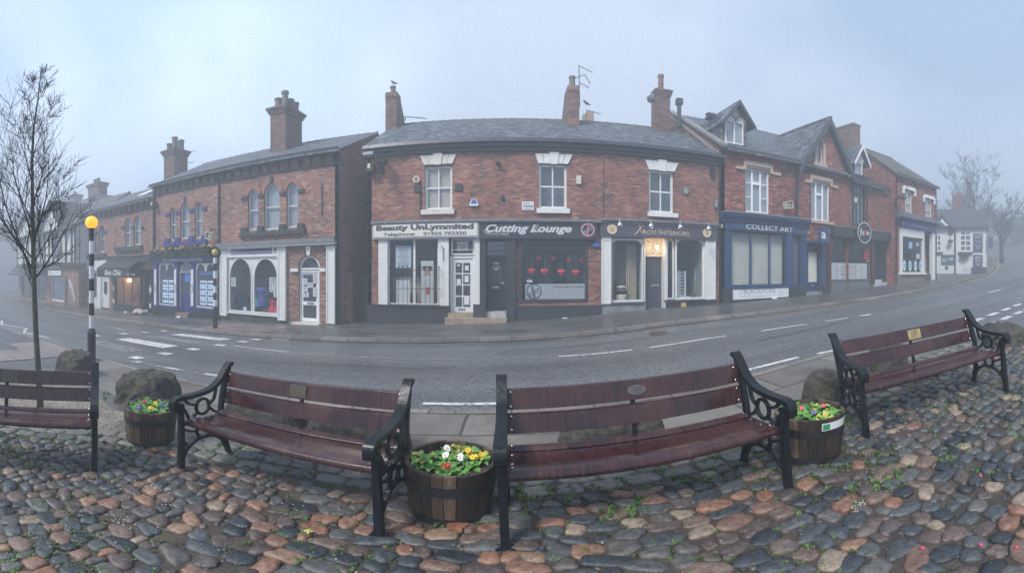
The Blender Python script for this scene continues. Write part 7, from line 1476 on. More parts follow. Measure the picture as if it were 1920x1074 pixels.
def bird(x, y, Y, label, s=1.0, flip=1):
    p = Vector(w3(x, y, Y)); mb = MB(Matrix.Translation(p) @ Matrix.Scale(s, 4) @ Matrix.Rotation(0 if flip > 0 else PI, 4, 'Z'))
    mb.tube([(.16, 0, -.02), (.08, 0, .02), (0, 0, .06), (-.06, 0, .1), (-.085, 0, .15), (-.1, 0, .17)], [.008, .03, .055, .05, .03, .028], 10); mb.ball((-.1, 0, .175), .033, 8); mb.tube([(-.12, 0, .175), (-.16, 0, .168)], [.012, .002], 5); mb.tube([(0, .01, .02), (0, .01, -.05)], .005, 4); mb.tube([(0, -.01, .02), (0, -.01, -.05)], .005, 4)
    tag(mb.build('bird', pm('dark_feathers', (.03, .03, .035), .8, .3, 20), None, smooth=True), label, 'bird')
bird(739, 157.5, 17.1, 'dark bird perched on the leftmost terrace chimney pot', 1.1); bird(1100, 196, 19, 'dark bird perched above the small aerial', 1.3)
# overhead cables
for pts, nm in ((((604, 322, 13.35), (650, 318, 13.2), (689, 309, 13.6)), 'thin cable between the charity shop wall and the terrace'), (((1757, 362, 13.3), (1778, 383, 20), (1790, 400, 30)), 'thin cable running down from the pharmacy eaves')):
    mb = MB(); mb.tube([w3(*p) for p in pts], .012, 4); tag(mb.build('cable', IRON, None), nm, 'cable')
# ================================================================== street furniture
BLK = P_BLK = pm('beacon_black', (.02, .02, .022), .45, .2, 5); BWH = pm('beacon_white', (.72, .72, .72), .4, .05, 5)
def beacon(x, y, z0, pxb, label, r=.055, far=False):
    t = thing('belisha_beacon', label, 'beacon', (x, y, z0)); rr = math.hypot(x, y)
    def zz(py): return EYE + rr * math.tan((HY - py) / F)
    ys, cols = pxb
    for i in range(len(ys) - 1):
        mb = MB(); mb.lathe([(r, 0), (r, zz(ys[i]) - zz(ys[i + 1]))], (x, y, zz(ys[i + 1])), 16); mb.build('pole_band', BWH if cols[i] == 'w' else BLK, t, smooth=False)
    return t, zz
t, zz = beacon(-7.34, 4.2, f(-7.3), ((452, 476, 498.6, 522.4, 545, 568, 591, 615), 'wbwbwbw'), 'black and white banded beacon pole with an amber globe at the near kerb')
x, y = -7.34, 4.2
mb = MB(); mb.lathe([(.09, 0), (.09, zz(622) - f(x) + .05), (.055, zz(615) - f(x) + .05)], (x, y, f(x) - .05), 16); mb.build('pole_base', BLK, t)
mb = MB(); mb.lathe([(.05, 0), (.05, .1), (.06, .12), (.06, .16), (.045, .17), (.05, .24), (.09, .27)], (x, y, zz(452)), 16); mb.build('pole_collar', BLK, t)
def amber():
    m, t_, b_ = nodes('amber_globe'); b_.inputs['Base Color'].default_value = (.85, .32, .01, 1); b_.inputs['Roughness'].default_value = .35; b_.inputs['Emission Color'].default_value = (1, .42, .02, 1); b_.inputs['Emission Strength'].default_value = .55; b_.inputs['Subsurface Weight'].default_value = .2; return m
AMB = amber(); mb = MB(); mb.ball((x, y, zz(417)), .137, 24); mb.build('globe', AMB, t, smooth=True)
xf, yf = -9.95, 10.85
t, zz = beacon(xf, yf, gpav(xf), ((483, 494, 508, 522, 536, 549, 562, 574), 'wbwbwbw'), 'black and white beacon pole with a shrouded globe on the far pavement', .07)
mb = MB(); mb.lathe([(.09, 0), (.09, zz(581) - gpav(xf)), (.07, zz(574) - gpav(xf))], (xf, yf, gpav(xf) - .02), 14); mb.build('pole_base', BLK, t); mb = MB(); mb.lathe([(.05, 0), (.06, .1)], (xf, yf, zz(483)), 12); mb.build('pole_collar', BLK, t)
zc = zz(473.5); M3 = Matrix.Translation((xf, yf, zc)) @ Matrix.Rotation(-.9, 4, 'Z')
mb = MB(); mb.ball((xf, yf, zc), .14, 16); mb.build('globe', pm('dull_amber_globe', (.5, .4, .12), .4, .1, 5), t, smooth=True); mb = MB(M3); 
n = 16; mb.add([(dx, .2 * math.cos(2 * PI * j / n), .2 * math.sin(2 * PI * j / n)) for dx in (.05, -.3) for j in range(n)], [(j, (j + 1) % n, n + (j + 1) % n, n + j) for j in range(n)] + [tuple(range(n, 2 * n))]); mb.build('shroud', BLK, t)
# ------------------------------------------------------------------ benches
L_ = 1.62
CAST = pm('gloss_black_cast_iron', (.007, .009, .012), .36, .3, 12, .25, 40, coat=0, spec=.32)
def woodmat():
    m, t, b = nodes('wet_maroon_timber'); tc = N(t, 'ShaderNodeTexCoord')
    mp = N(t, 'ShaderNodeMapping'); mp.inputs['Scale'].default_value = (46, 4, 1.6); t.links.new(tc.outputs['Object'], mp.inputs[0])
    n = N(t, 'ShaderNodeTexNoise'); n.inputs['Scale'].default_value = 1; n.inputs['Detail'].default_value = 7; n.inputs['Roughness'].default_value = .7; t.links.new(mp.outputs[0], n.inputs['Vector'])
    n2 = N(t, 'ShaderNodeTexNoise'); n2.inputs['Scale'].default_value = 3.5; n2.inputs['Detail'].default_value = 8; t.links.new(tc.outputs['Object'], n2.inputs['Vector'])
    r = ramp(t, [(.38, (.012, .004, .005)), (.48, (.036, .01, .011)), (.58, (.055, .018, .017)), (.7, (.12, .065, .055))]); mm = N(t, 'ShaderNodeMix', data_type='FLOAT'); mm.inputs[0].default_value = .38; t.links.new(n.outputs['Fac'], mm.inputs[2]); t.links.new(n2.outputs['Fac'], mm.inputs[3]); t.links.new(mm.outputs[0], r.inputs[0]); t.links.new(r.outputs[0], b.inputs['Base Color'])
    rr = N(t, 'ShaderNodeMapRange'); rr.inputs[1].default_value = .4; rr.inputs[2].default_value = .6; rr.inputs[3].default_value = .14; rr.inputs[4].default_value = .42; t.links.new(n2.outputs['Fac'], rr.inputs[0]); t.links.new(rr.outputs[0], b.inputs['Roughness'])
    b.inputs['Coat Weight'].default_value = .25; b.inputs['Coat Roughness'].default_value = .12
    n3 = N(t, 'ShaderNodeTexNoise'); n3.inputs['Scale'].default_value = 120; t.links.new(tc.outputs['Object'], n3.inputs['Vector']); bp = N(t, 'ShaderNodeBump'); bp.inputs['Strength'].default_value = .22; bp.inputs['Distance'].default_value = .004; t.links.new(n3.outputs['Fac'], bp.inputs['Height']); t.links.new(bp.outputs[0], b.inputs['Normal'])
    return m
WOOD = woodmat()
def arc(cy, cz, r, a0, a1, n=14): return [(cy + r * math.cos(math.radians(a0 + (a1 - a0) * i / n)), cz + r * math.sin(math.radians(a0 + (a1 - a0) * i / n))) for i in range(n + 1)]
def smooth2(p, n=5):
    out = []
    for i in range(len(p) - 1):
        p0, p1, p2, p3 = p[max(i - 1, 0)], p[i], p[i + 1], p[min(i + 2, len(p) - 1)]
        for k in range(n):
            t = k / n; out.append(tuple(.5 * (2 * b + (c - a) * t + (2 * a - 5 * b + 4 * c - d) * t * t + (3 * b - a - 3 * c + d) * t ** 3) for a, b, c, d in zip(p0, p1, p2, p3)))
    return out + [p[-1]]
def make_bench():
    root = thing('park_bench', '', 'bench')
    for side in (0, 1):
        x = 0 if side == 0 else L_; t = .022; mb = MB()
        mb.rib([(.0, .02), (.012, .3), (.02, .62)], [.05, .042, .036], x - t, x + t)
        mb.rib(smooth2([(.515, .02), (.485, .12), (.455, .25), (.44, .42), (.455, .56), (.495, .7), (.55, .85)]), .036, x - t, x + t)
        mb.rib(smooth2([(-.045, .585), (-.06, .615), (-.045, .655), (.0, .668), (.1, .665), (.22, .67), (.33, .688), (.42, .735), (.48, .795), (.525, .848), (.562, .876), (.582, .866)]), .034, x - t * 1.5, x + t * 1.5)
        mb.rib(arc(-.035, .6, .03, 90, -200, 12), .022, x - t * 1.5, x + t * 1.5)
        mb.rib([(.01, .44), (.2, .428), (.45, .42)], .028, x - t, x + t)
        s = .012
        mb.rib(arc(.24, .55, .068, 0, 360, 22), .022, x - s, x + s); mb.rib(arc(.235, .33, .064, 0, 360, 22), .022, x - s, x + s)
        for p in ([(.02, .6), (.07, .53), (.1, .44)], [(.05, .655), (.1, .6), (.17, .58)], [(.31, .56), (.37, .6), (.4, .72)], [(.31, .53), (.36, .48), (.44, .44)], [(.12, .44), (.15, .49), (.18, .5)], [(.02, .4), (.09, .36), (.17, .34)], [(.3, .34), (.38, .35), (.445, .39)], [(.02, .3), (.08, .22), (.16, .27), (.235, .265)], [(.455, .3), (.4, .22), (.31, .27), (.235, .265)]): mb.rib(smooth2(p, 4), .02, x - s, x + s)
        mb.rib(smooth2([(.005, .1), (.05, .19), (.13, .25), (.235, .27), (.34, .25), (.43, .19), (.49, .08)]), .024, x - t * .8, x + t * .8)
        fr_ = mb.build('end_frame', CAST, root, bevel=.004)
        q = MB(); q.box(x - .05, x + .05, -.035, .035, -.005, .02); q.ball((x - .036, .0, .024), .009, 6); q.ball((x + .036, .0, .024), .009, 6); q.build('foot_plate', CAST, fr_, bevel=.003); q = MB(); q.box(x - .05, x + .05, .48, .55, -.005, .02); q.ball((x - .036, .515, .024), .009, 6); q.ball((x + .036, .515, .024), .009, 6); q.build('foot_plate', CAST, fr_, bevel=.003)
    for nm, (y0, y1, z0, z1) in (('seat_slat', (.37, .46, .425, .457)), ('seat_slat', (.172, .358, .434, .458)), ('seat_slat', (.0, .128, .422, .452))):
        mb = MB(); 
        if y0 == 0:
            mb.prismx([(.16, .45), (.16, .476), (.105, .486), (.07, .482), (.046, .468), (.04, .448), (.046, .428), (.06, .424), (.07, .444), (.085, .452)], .024, L_ - .024)
        elif y0 > .3: mb.prismx([(.376, .432), (.45, .436), (.455, .462), (.437, .476), (.405, .478), (.374, .462)], .024, L_ - .024)
        else: mb.box(.024, L_ - .024, y0, y1, z0, z1)
        mb.build(nm, WOOD, root, bevel=.004)
    for z0, z1, yy in ((.542, .662, .458), (.688, .812, .493)):
        mb = MB(); k = .27; h = z1 - z0; mb.prismx([(yy - .006, z0), (yy + .026, z0 - .005), (yy + .026 + h * k, z1 - .01), (yy + .013 + h * k, z1), (yy - .006 + h * k, z1 - .006)], .024, L_ - .024)
        sl_ = mb.build('back_slat', WOOD, root, bevel=.003)
    bolts = MB()
    for x in (.05, L_ - .05):
        for y, z in ((.459, .565), (.483, .645), (.494, .705), (.518, .79)): bolts.ball((x, y - .0, z), .011, 8, (1, .6, 1))
        for y, z in ((.1, .488), (.2, .461), (.32, .461), (.41, .482)): bolts.ball((x, y, z), .01, 8, (1, 1, .5))
    bolts.build('bolt_heads', CHROME, root, smooth=True)
    mb = MB(); mb.rib([(.472, .46), (.49, .6), (.525, .8)], .01, L_ / 2 - .016, L_ / 2 + .016); mb.box(L_ / 2 - .018, L_ / 2 + .018, .08, .47, .405, .43); mb.build('back_strap', CAST, root)
    return root
bench = make_bench()
def place(o, x, y, z, rz, slope, label, plaque):
    o.location = (x, y, z); o.rotation_euler = (0, -math.atan(slope), rz); o['label'] = label; o['group'] = 'benches facing the cobbles'
    mb = MB(); cx, kind = plaque; yy, z0 = .492 - .0068, .685; k = .27; n = 20
    def P3(u, h, d=0): return (cx + u, yy + h * k - d, z0 + h)
    if kind == 'oval':
        pts = [(.062 * math.cos(2 * PI * i / n), .064 + .03 * math.sin(2 * PI * i / n)) for i in range(n)]
    else: pts = [(-.075, .018), (.075, .018), (.075, .11), (-.075, .11)]
    m_ = len(pts); mb.add([P3(u, h, .006) for u, h in pts] + [P3(u, h, -.002) for u, h in pts], [tuple(range(m_))] + [(i, i + m_, (i + 1) % m_ + m_, (i + 1) % m_) for i in range(m_)])
    mat = {'oval': pm('tarnished_plaque', (.14, .12, .12), .4, .3, 20, metal=.5), 'bronze': pm('bronze_plaque', (.1, .085, .06), .4, .3, 20, metal=.6), 'brass': pm('worn_brass_plaque', (.42, .3, .14), .4, .4, 25, metal=.5)}[kind if kind in ('oval', 'bronze') else 'brass']
    pq = mb.build('plaque', mat, o, local=True); q = MB()
    for i in range(4):
        h = .09 - i * .018 if kind != 'oval' else .078 - i * .01; w = (.05 if kind != 'oval' else .035) * (1, .7, .9, .6)[i]; q.add([P3(-w, h, .0075), P3(w, h, .0075), P3(w, h + .006, .0075), P3(-w, h + .006, .0075)], [(0, 1, 2, 3)])
    q.build('engraving', INK, pq, local=True)
bs = [bench] + [copy_tree(bench) for _ in range(3)]
place(bs[0], -2.28, 2.1, f(-2.28), math.radians(-5.3), .055, 'second bench from the left, with a dark rectangular plaque, between the two left barrels', (.78, 'bronze'))
bs[1].scale = (1, 1, 1.05); place(bs[1], -.03, 1.92, .005, 0, .038, 'bench in the middle of the picture with a small oval plaque', (.84, 'oval'))
place(bs[2], 2.51, 2.04, .13, math.radians(-23.9), .09, 'rightmost bench with a bright brass plaque, right of the barrel with the white label', (.86, 'brass'))
rz = math.radians(59); place(bs[3], -2.68 - L_ * math.cos(rz), 1.56 - L_ * math.sin(rz), f(-3.1) - .01, rz, 0.0, 'leftmost bench, cut off by the left edge of the picture', (.84, 'bronze'))
# ------------------------------------------------------------------ barrels with primroses
def stave_mat():
    m, t, b = nodes('weathered_barrel_oak'); at_ = N(t, 'ShaderNodeAttribute', attribute_name='tone'); r = ramp(t, [(0, (.02, .014, .01)), (.35, (.045, .029, .02)), (.7, (.08, .053, .036)), (1, (.14, .095, .062))]); t.links.new(at_.outputs['Fac'], r.inputs[0])
    tc = N(t, 'ShaderNodeTexCoord'); mp = N(t, 'ShaderNodeMapping'); mp.inputs['Scale'].default_value = (28, 28, 4); t.links.new(tc.outputs['Object'], mp.inputs[0]); n = N(t, 'ShaderNodeTexNoise'); n.inputs['Scale'].default_value = 1; n.inputs['Detail'].default_value = 9; n.inputs['Roughness'].default_value = .75; t.links.new(mp.outputs[0], n.inputs['Vector'])
    r2 = ramp(t, [(.3, g3(.35)), (.55, g3(1)), (.75, g3(1.9))]); t.links.new(n.outputs['Fac'], r2.inputs[0]); ml = N(t, 'ShaderNodeMix', data_type='RGBA', blend_type='MULTIPLY'); ml.inputs[0].default_value = 1; t.links.new(r.outputs[0], ml.inputs[6]); t.links.new(r2.outputs[0], ml.inputs[7]); t.links.new(ml.outputs[2], b.inputs['Base Color']); b.inputs['Roughness'].default_value = .55
    bp = N(t, 'ShaderNodeBump'); bp.inputs['Strength'].default_value = .6; bp.inputs['Distance'].default_value = .006; t.links.new(n.outputs['Fac'], bp.inputs['Height']); t.links.new(bp.outputs[0], b.inputs['Normal']); return m
STAVE = stave_mat()
HOOP = pm('wet_black_hoop', (.018, .018, .02), .4, .5, 10, .3, 60)
LEAF = pm('primrose_leaf', (.1, .24, .045), .5, .4, 9, .4, 50); LEAFY = pm('yellowing_leaf', (.34, .36, .07), .55, .4, 9)
def make_barrel(x, y, z, R, H, label, seed, lean=0):
    t = thing('barrel_planter', label, 'planter', (x, y, z), 'half barrel planters between the benches'); rr = random.Random(seed); mb = MB(); n = 24
    for i in range(n):
        a0, a1 = 2 * PI * (i + .03) / n, 2 * PI * (i + .97) / n; mb.cv = rr.random(); Rr = R + rr.uniform(-.002, .002)
        prof = [(.86, 0), (.93, .35), (.975, .7), (1, 1 + rr.uniform(-.008, .008))]
        vs = []
        for k_, h_ in prof:
            for a_ in (a0, (a0 + a1) / 2, a1): vs.append((x + Rr * k_ * math.cos(a_), y + Rr * k_ * math.sin(a_), z + H * h_))
            for a_ in (a1, a0): vs.append((x + (Rr * k_ - .026) * math.cos(a_), y + (Rr * k_ - .026) * math.sin(a_), z + H * h_))
        fs = []
        for q in range(3):
            for k_ in range(5): fs.append((q * 5 + k_, q * 5 + (k_ + 1) % 5, q * 5 + 5 + (k_ + 1) % 5, q * 5 + 5 + k_))
        fs.append((15, 16, 17, 18, 19)); mb.add(vs, fs)
    mb.build('staves', STAVE, t, attr=True)
    for h0, h1, e in ((.0, .15, .86), (.62, .79, .965)):
        q = MB(); ra = R * np.interp(h0, [0, .35, .7, 1], [.86, .93, .975, 1]) + .006; rb = R * np.interp(h1, [0, .35, .7, 1], [.86, .93, .975, 1]) + .006
        q.lathe([(ra, H * h0), (rb, H * h1), (rb - .006, H * h1), (ra - .006, H * h0), (ra, H * h0)], (x, y, z), 48, cap=False); q.build('hoop', HOOP, t, smooth=False)
    q = MB(); q.lathe([(0, H * .9), (R * .5, H * .9), (R * .93, H * .86)], (x, y, z), 24, cap=False); q.build('soil', EARTH, t); return t
def primrose(x, y, z, mat, label, grp, nl=11, nf=3, s=1.0, seed=0, yellow=False):
    rr = random.Random(seed); t = thing('primrose_plant', label, 'primrose', (x, y, z), grp); mb = MB()
    for i in range(nl):
        a = 2 * PI * i / nl * 1.0 + rr.uniform(-.3, .3); l = s * rr.uniform(.06, .105); w = l * rr.uniform(.24, .32); up = rr.uniform(.3, 1.1); ca, sa = math.cos(a), math.sin(a); vs = []
        for k, (tt, ww, dz) in enumerate(((0, .3, 0), (.3, .75, .5), (.6, 1.0, .85), (.85, .8, .85), (1, .15, .7))):
            d = l * tt * math.cos(up * (1 - tt * .3)); hz = l * up * dz * .8; 
            for s_ in (-1, 0, 1): vs.append((x + ca * (d + .012) - sa * w * ww * s_, y + sa * (d + .012) + ca * w * ww * s_, z + .005 + hz + (0 if s_ == 0 else .012 * ww) + rr.uniform(-.002, .002)))
        mb.add(vs, [(k * 3 + j, k * 3 + j + 1, k * 3 + 4 + j, k * 3 + 3 + j) for k in range(4) for j in range(2)])
    if not mat:
        bpy.data.objects.remove(t); o = mb.build('primrose_plant', LEAFY if yellow else LEAF, None, smooth=True); tag(o, label, 'primrose', grp); return
    mb.build('leaves', LEAFY if yellow else LEAF, t, smooth=True)
    if mat:
        fl = MB(); ey = MB()
        for i in range(nf):
            a = rr.uniform(0, 2 * PI); q = rr.uniform(0, .035) * s; fx, fy, fz = x + math.cos(a) * q, y + math.sin(a) * q - .012, z + rr.uniform(.07, .095) * s; tilt = rr.uniform(.5, .95); az_ = math.atan2(-y, -x) + rr.uniform(-.5, .5)
            nrm = Vector((math.cos(az_) * math.sin(tilt), math.sin(az_) * math.sin(tilt), math.cos(tilt))); tv = nrm.orthogonal().normalized(); bv = nrm.cross(tv); c0 = Vector((fx, fy, fz)); pr = .0185 * s
            for p in range(5):
                an = 2 * PI * p / 5; rad = tv * math.cos(an) + bv * math.sin(an); tn = nrm.cross(rad); fl.add([c0, c0 + rad * pr * .6 - tn * pr * .5 + nrm * .003, c0 + rad * pr * 1.1 - tn * pr * .32 + nrm * .005, c0 + rad * pr * 1.1 + tn * pr * .32 + nrm * .005, c0 + rad * pr * .6 + tn * pr * .5 + nrm * .003], [(0, 1, 2, 3, 4)])
            ey.ball(c0 + nrm * .004, .005 * s, 6)
        fo = fl.build('flowers', mat, t); ey.build('flower_eyes', ORG, fo)
NMB = ('left barrel', 'middle barrel', 'right barrel')
bars = [(-3.01, 2.37, .255, .385), (-.367, 2.38, .28, .4), (2.06, 2.24, .27, .39)]
blab = ('half barrel planter with yellow and violet flowers beside the leftmost bench', 'half barrel planter with white, yellow and dark red flowers between the middle benches', 'half barrel planter with a green and white label, between the two right benches')
for i, (bx_, by_, R, H) in enumerate(bars):
    z = f(bx_) + .005; tb = make_barrel(bx_, by_, z, R, H, blab[i], 3 + i); zs_ = z + H * .83
    flw = ([((-.1, .02), RED_), ((.0, .07), YEL), ((.07, -.05), YEL), ((.09, .09), VIO), ((-.02, -.12), VIO)],
           [((-.04, .12), WHT), ((-.03, .03), WHT), ((.06, -.01), WHT), ((.1, .12), YEL), ((.16, .02), YEL), ((.0, -.14), RED_)],
           [((-.05, .04), PNK), ((-.02, -.07), VIO), ((-.15, .08), VIO), ((.14, -.03), PNK)])[i]
    cnt = {}
    for k, ((dx, dy), m_) in enumerate(flw):
        cn = {'yellow_petal': 'yellow', 'deep_red_petal': 'deep red', 'white_petal': 'white', 'violet_petal': 'violet blue', 'pink_petal': 'pink'}[m_.name]
        ps_ = ('at the back' if dy > .04 else 'at the front' if dy < -.06 else 'near the middle') + (' left' if dx < -.03 else ' right' if dx > .05 else '')
        primrose(bx_ + dx, by_ + dy, zs_, m_, '%s flowered primrose %s of the %s' % (cn, ps_, NMB[i]), 'primroses in the ' + NMB[i], 10, (2, 3, 1)[i] , .95, 10 * i + k)
    rr = random.Random(50 + i); k = 0
    for _ in range(400):
        a_, q = rr.uniform(0, 2 * PI), R * .68 * math.sqrt(rr.random()); dx, dy = q * math.cos(a_), q * math.sin(a_)
        if any(math.hypot(dx - p[0][0], dy - p[0][1]) < .062 for p in flw): continue
        flw.append(((dx, dy), None)); k += 1
        yel_ = rr.random() < .2
        primrose(bx_ + dx, by_ + dy, zs_, None, ('yellowing' if yel_ else 'green') + ' leafy flowerless primrose at the ' + ('back' if dy > .06 else 'front' if dy < -.06 else 'middle') + (' left' if dx < -.06 else ' right' if dx > .06 else ' centre') + ' of the ' + NMB[i], ('yellowing' if yel_ else 'green') + ' flowerless primroses in the ' + NMB[i], 9, 0, .95, 99 + 20 * i + k, yellow=yel_)
        if k >= 12: break
    if i == 2:                    # curved label on the right-hand barrel
        for nm, a0, a1, h0, h1, e, m_ in (('label_plate', -114, -62, .78, .94, .008, flat('white_label', (.6, .62, .6))), ('label_badge', -112.5, -101, .80, .92, .0105, flat('green_badge', (.02, .25, .12))), ('label_badge', -70, -64, .81, .91, .0105, flat('pale_green_badge', (.3, .5, .25)))):
            q = MB(); n = 12; vs = []
            for j in range(n + 1):
                an = math.radians(a0 + (a1 - a0) * j / n)
                for h in (h0, h1): rr_ = R * np.interp(h, [.7, 1], [.975, 1]) + e; vs.append((bx_ + rr_ * math.cos(an), by_ + rr_ * math.sin(an), z + H * h))
            q.add(vs, [(2 * j, 2 * j + 2, 2 * j + 3, 2 * j + 1) for j in range(n)]); q.build(nm, m_, tb)
# ------------------------------------------------------------------ boulders
def rockmat():
    m, t, b = nodes('mossy_sandstone'); tc = N(t, 'ShaderNodeTexCoord'); geo = N(t, 'ShaderNodeNewGeometry')
    n = N(t, 'ShaderNodeTexNoise'); n.inputs['Scale'].default_value = 13; n.inputs['Detail'].default_value = 12; n.inputs['Roughness'].default_value = .8; t.links.new(geo.outputs['Position'], n.inputs['Vector'])
    r = ramp(t, [(.36, (.012, .011, .01)), (.5, (.045, .04, .034)), (.66, (.13, .115, .095))]); t.links.new(n.outputs['Fac'], r.inputs[0])
    n2 = N(t, 'ShaderNodeTexNoise'); n2.inputs['Scale'].default_value = 4; n2.inputs['Detail'].default_value = 8; n2.inputs['Roughness'].default_value = .7; t.links.new(geo.outputs['Position'], n2.inputs['Vector'])
    mr = N(t, 'ShaderNodeMapRange'); mr.inputs[1].default_value = .54; mr.inputs[2].default_value = .68; t.links.new(n2.outputs['Fac'], mr.inputs[0])
    n3 = N(t, 'ShaderNodeTexNoise'); n3.inputs['Scale'].default_value = 30; t.links.new(geo.outputs['Position'], n3.inputs['Vector']); gr = ramp(t, [(.35, (.035, .055, .012)), (.6, (.1, .12, .025)), (.75, (.2, .19, .04))]); t.links.new(n3.outputs['Fac'], gr.inputs[0])
    mx_ = N(t, 'ShaderNodeMix', data_type='RGBA'); t.links.new(mr.outputs[0], mx_.inputs[0]); t.links.new(r.outputs[0], mx_.inputs[6]); t.links.new(gr.outputs[0], mx_.inputs[7]); t.links.new(mx_.outputs[2], b.inputs['Base Color']); b.inputs['Roughness'].default_value = .75
    bp = N(t, 'ShaderNodeBump'); bp.inputs['Strength'].default_value = .9; bp.inputs['Distance'].default_value = .03; t.links.new(n.outputs['Fac'], bp.inputs['Height']); t.links.new(bp.outputs[0], b.inputs['Normal']); return m
ROCK = rockmat()
from mathutils import noise as mnoise
def boulder(x, y, lx, ly, h, seed, label, rot=0):
    import bmesh
    bm = bmesh.new(); bmesh.ops.create_icosphere(bm, subdivisions=6, radius=1); z = f(x)
    for v in bm.verts:
        p = v.co.copy(); k = (abs(p.x) ** 5 + abs(p.y) ** 5 + abs(p.z) ** 5) ** (1 / 5); p = p / k; s = Vector((seed * 3.1, seed * 1.7, seed))
        d = mnoise.noise(p * .9 + s) * .13 + abs(mnoise.noise(p * 1.9 + s)) * -.1 + mnoise.noise(p * 4.5 + s) * .05 - abs(mnoise.noise(p * 8 + s)) * .06 + mnoise.noise(p * 22 + s) * .016
        p = p * (1 + d); tp = 1 - .16 * max(0, p.z); v.co = Vector((p.x * lx * tp, p.y * ly * tp, p.z * h))
    me = bpy.data.meshes.new('boulder'); bm.to_mesh(me); bm.free(); me.materials.append(ROCK); me.polygons.foreach_set('use_smooth', [True] * len(me.polygons))
    o = bpy.data.objects.new('boulder', me); C.objects.link(o); o.location = (x, y, z); o.rotation_euler = (0, 0, rot); tag(o, label, 'boulder', 'row of stone boulders along the plaza edge')
boulder(-6.35, 3.3, .36, .3, .43, 1, 'mossy square boulder beside the near beacon pole', .3); boulder(-4.15, 3.2, .43, .34, .44, 2.3, 'big flat topped boulder behind the left barrel', .4)
boulder(-2.3, 3.25, .44, .27, .35, 3.1, 'low boulder behind the left half of the second bench'); boulder(-1.33, 3.2, .46, .24, .37, 4.2, 'low dark boulder behind the right half of the second bench', .05)
boulder(.87, 3.3, .46, .27, .34, 5.7, 'low wide boulder seen under the middle bench back'); boulder(3.08, 3.1, .25, .24, .3, 6.4, 'dark boulder behind the barrel with the white label', .6)
boulder(4.3, 3.15, .28, .22, .33, 7.9, 'small boulder seen through the rightmost bench'); boulder(6.3, 2.25, .45, .34, .34, 8.8, 'dark boulder at the right edge beyond the rightmost bench', .7)
# ------------------------------------------------------------------ trees
BARK = pm('speckled_grey_bark', (.1, .095, .075), .8, .6, 40, .6, 70); TWIG = pm('dark_twig_bark', (.03, .028, .028), .8, .3, 10)
def make_tree(x, y, z, path, radii, seed, label, limbs, depth, twl, mat1, mat2, tw=.004, ndetail=1.0):
    rr = random.Random(seed); t = thing('bare_tree', label, 'tree', (x, y, z)); mb = MB(); mb.tube(path, radii, 12); mb.build('trunk', mat1, t, smooth=True); cr = MB()
    def grow(p, d, l, r, lev):
        pts = [p.copy()]; rad = [r]; q = p.copy(); dd = d.normalized(); n = 5
        for i in range(n):
            dd = (dd + Vector((rr.gauss(0, .09), rr.gauss(0, .09), .09 + rr.gauss(0, .05)))).normalized(); q = q + dd * l / n; pts.append(q.copy()); rad.append(max(tw * .45, r * (1 - .75 * (i + 1) / n)))
        cr.tube(pts, rad, 6 if r > .012 else 3, cap=False)
        if lev <= 0: return
        k = int((3 + rr.randint(1, 3)) * ndetail)
        for i in range(k):
            j = rr.randint(1, n); b = pts[j]; ax = (pts[j] - pts[j - 1]).normalized(); pr = ax.orthogonal().normalized(); pr.rotate(Matrix.Rotation(rr.uniform(0, 2 * PI), 3, ax)); nd = (ax * rr.uniform(.7, 1.1) + pr * rr.uniform(.5, .9)).normalized()
            grow(b, nd, l * rr.uniform(.34, .55), max(tw * .6, rad[j] * .6), lev - 1)
        if lev == 1 and twl:
            for p_ in pts[1:]:
                if rr.random() < .6: cr.ball(p_, tw * 1.3, 4)
    for (h, az_, el, l, r) in limbs:
        # point on trunk at height fraction h
        k = h * (len(path) - 1); i = min(int(k), len(path) - 2); p = Vector(path[i]).lerp(Vector(path[i + 1]), k - i)
        grow(p, Vector((math.cos(az_) * math.cos(el), math.sin(az_) * math.cos(el), math.sin(el))), l, r, depth)
    cr.build('crown', mat2, t, smooth=True)
tx, ty = -4.49, 1.85; r0 = math.hypot(tx, ty); tz = f(tx)
def tp(px_, py_): a_ = (px_ - HX) / F; return (r0 * math.sin(a_), r0 * math.cos(a_), EYE + r0 * math.tan((HY - py_) / F))
path = [tp(76, 772), tp(72, 700), tp(67, 620), tp(64, 545), tp(62, 460), tp(61, 380), tp(60, 300), tp(63, 240), tp(72, 180), tp(76, 135)]
radii = [.045, .038, .034, .033, .027, .023, .019, .014, .009, .003]
# limbs spread mostly across the view: direction along the tangent (right in the picture) is (cos a, -sin a)
ta = math.atan2(-math.sin((64 - HX) / F), math.cos((64 - HX) / F))
lim = []
LR = random.Random(4)
for h, s, el, l, r in ((.36, 1, .95, .95, .014), (.33, -1, .95, .75, .008), (.38, -1, 1.12, 1.6, .016), (.42, 1, 1.2, 1.2, .014), (.44, -1, 1.25, 1.6, .013), (.47, 1, 1.05, .75, .011), (.5, -1, 1.05, 1.1, .011), (.55, 1, 1.2, .72, .01), (.6, -1, 1.1, .9, .009), (.66, 1, 1.2, .55, .008), (.68, -1, 1.15, .7, .008), (.75, 1, 1.1, .5, .006), (.78, -1, 1.2, .5, .006), (.86, 1, 1.2, .35, .005), (.4, 1, 1.05, .8, .011), (.35, -1, 1.2, 1.7, .016), (.41, -1, .8, 1.0, .012), (.88, -1, 1.2, .3, .004), (.95, 1, 1.2, .2, .003)):
    lim.append((h, ta + (0 if s > 0 else PI) + LR.uniform(-.6, .6), el, l, r))
make_tree(tx, ty, tz, path, radii, 21, 'young bare tree with a thin speckled trunk at the left edge', lim, 2, True, BARK, TWIG, .0045, 2.0)
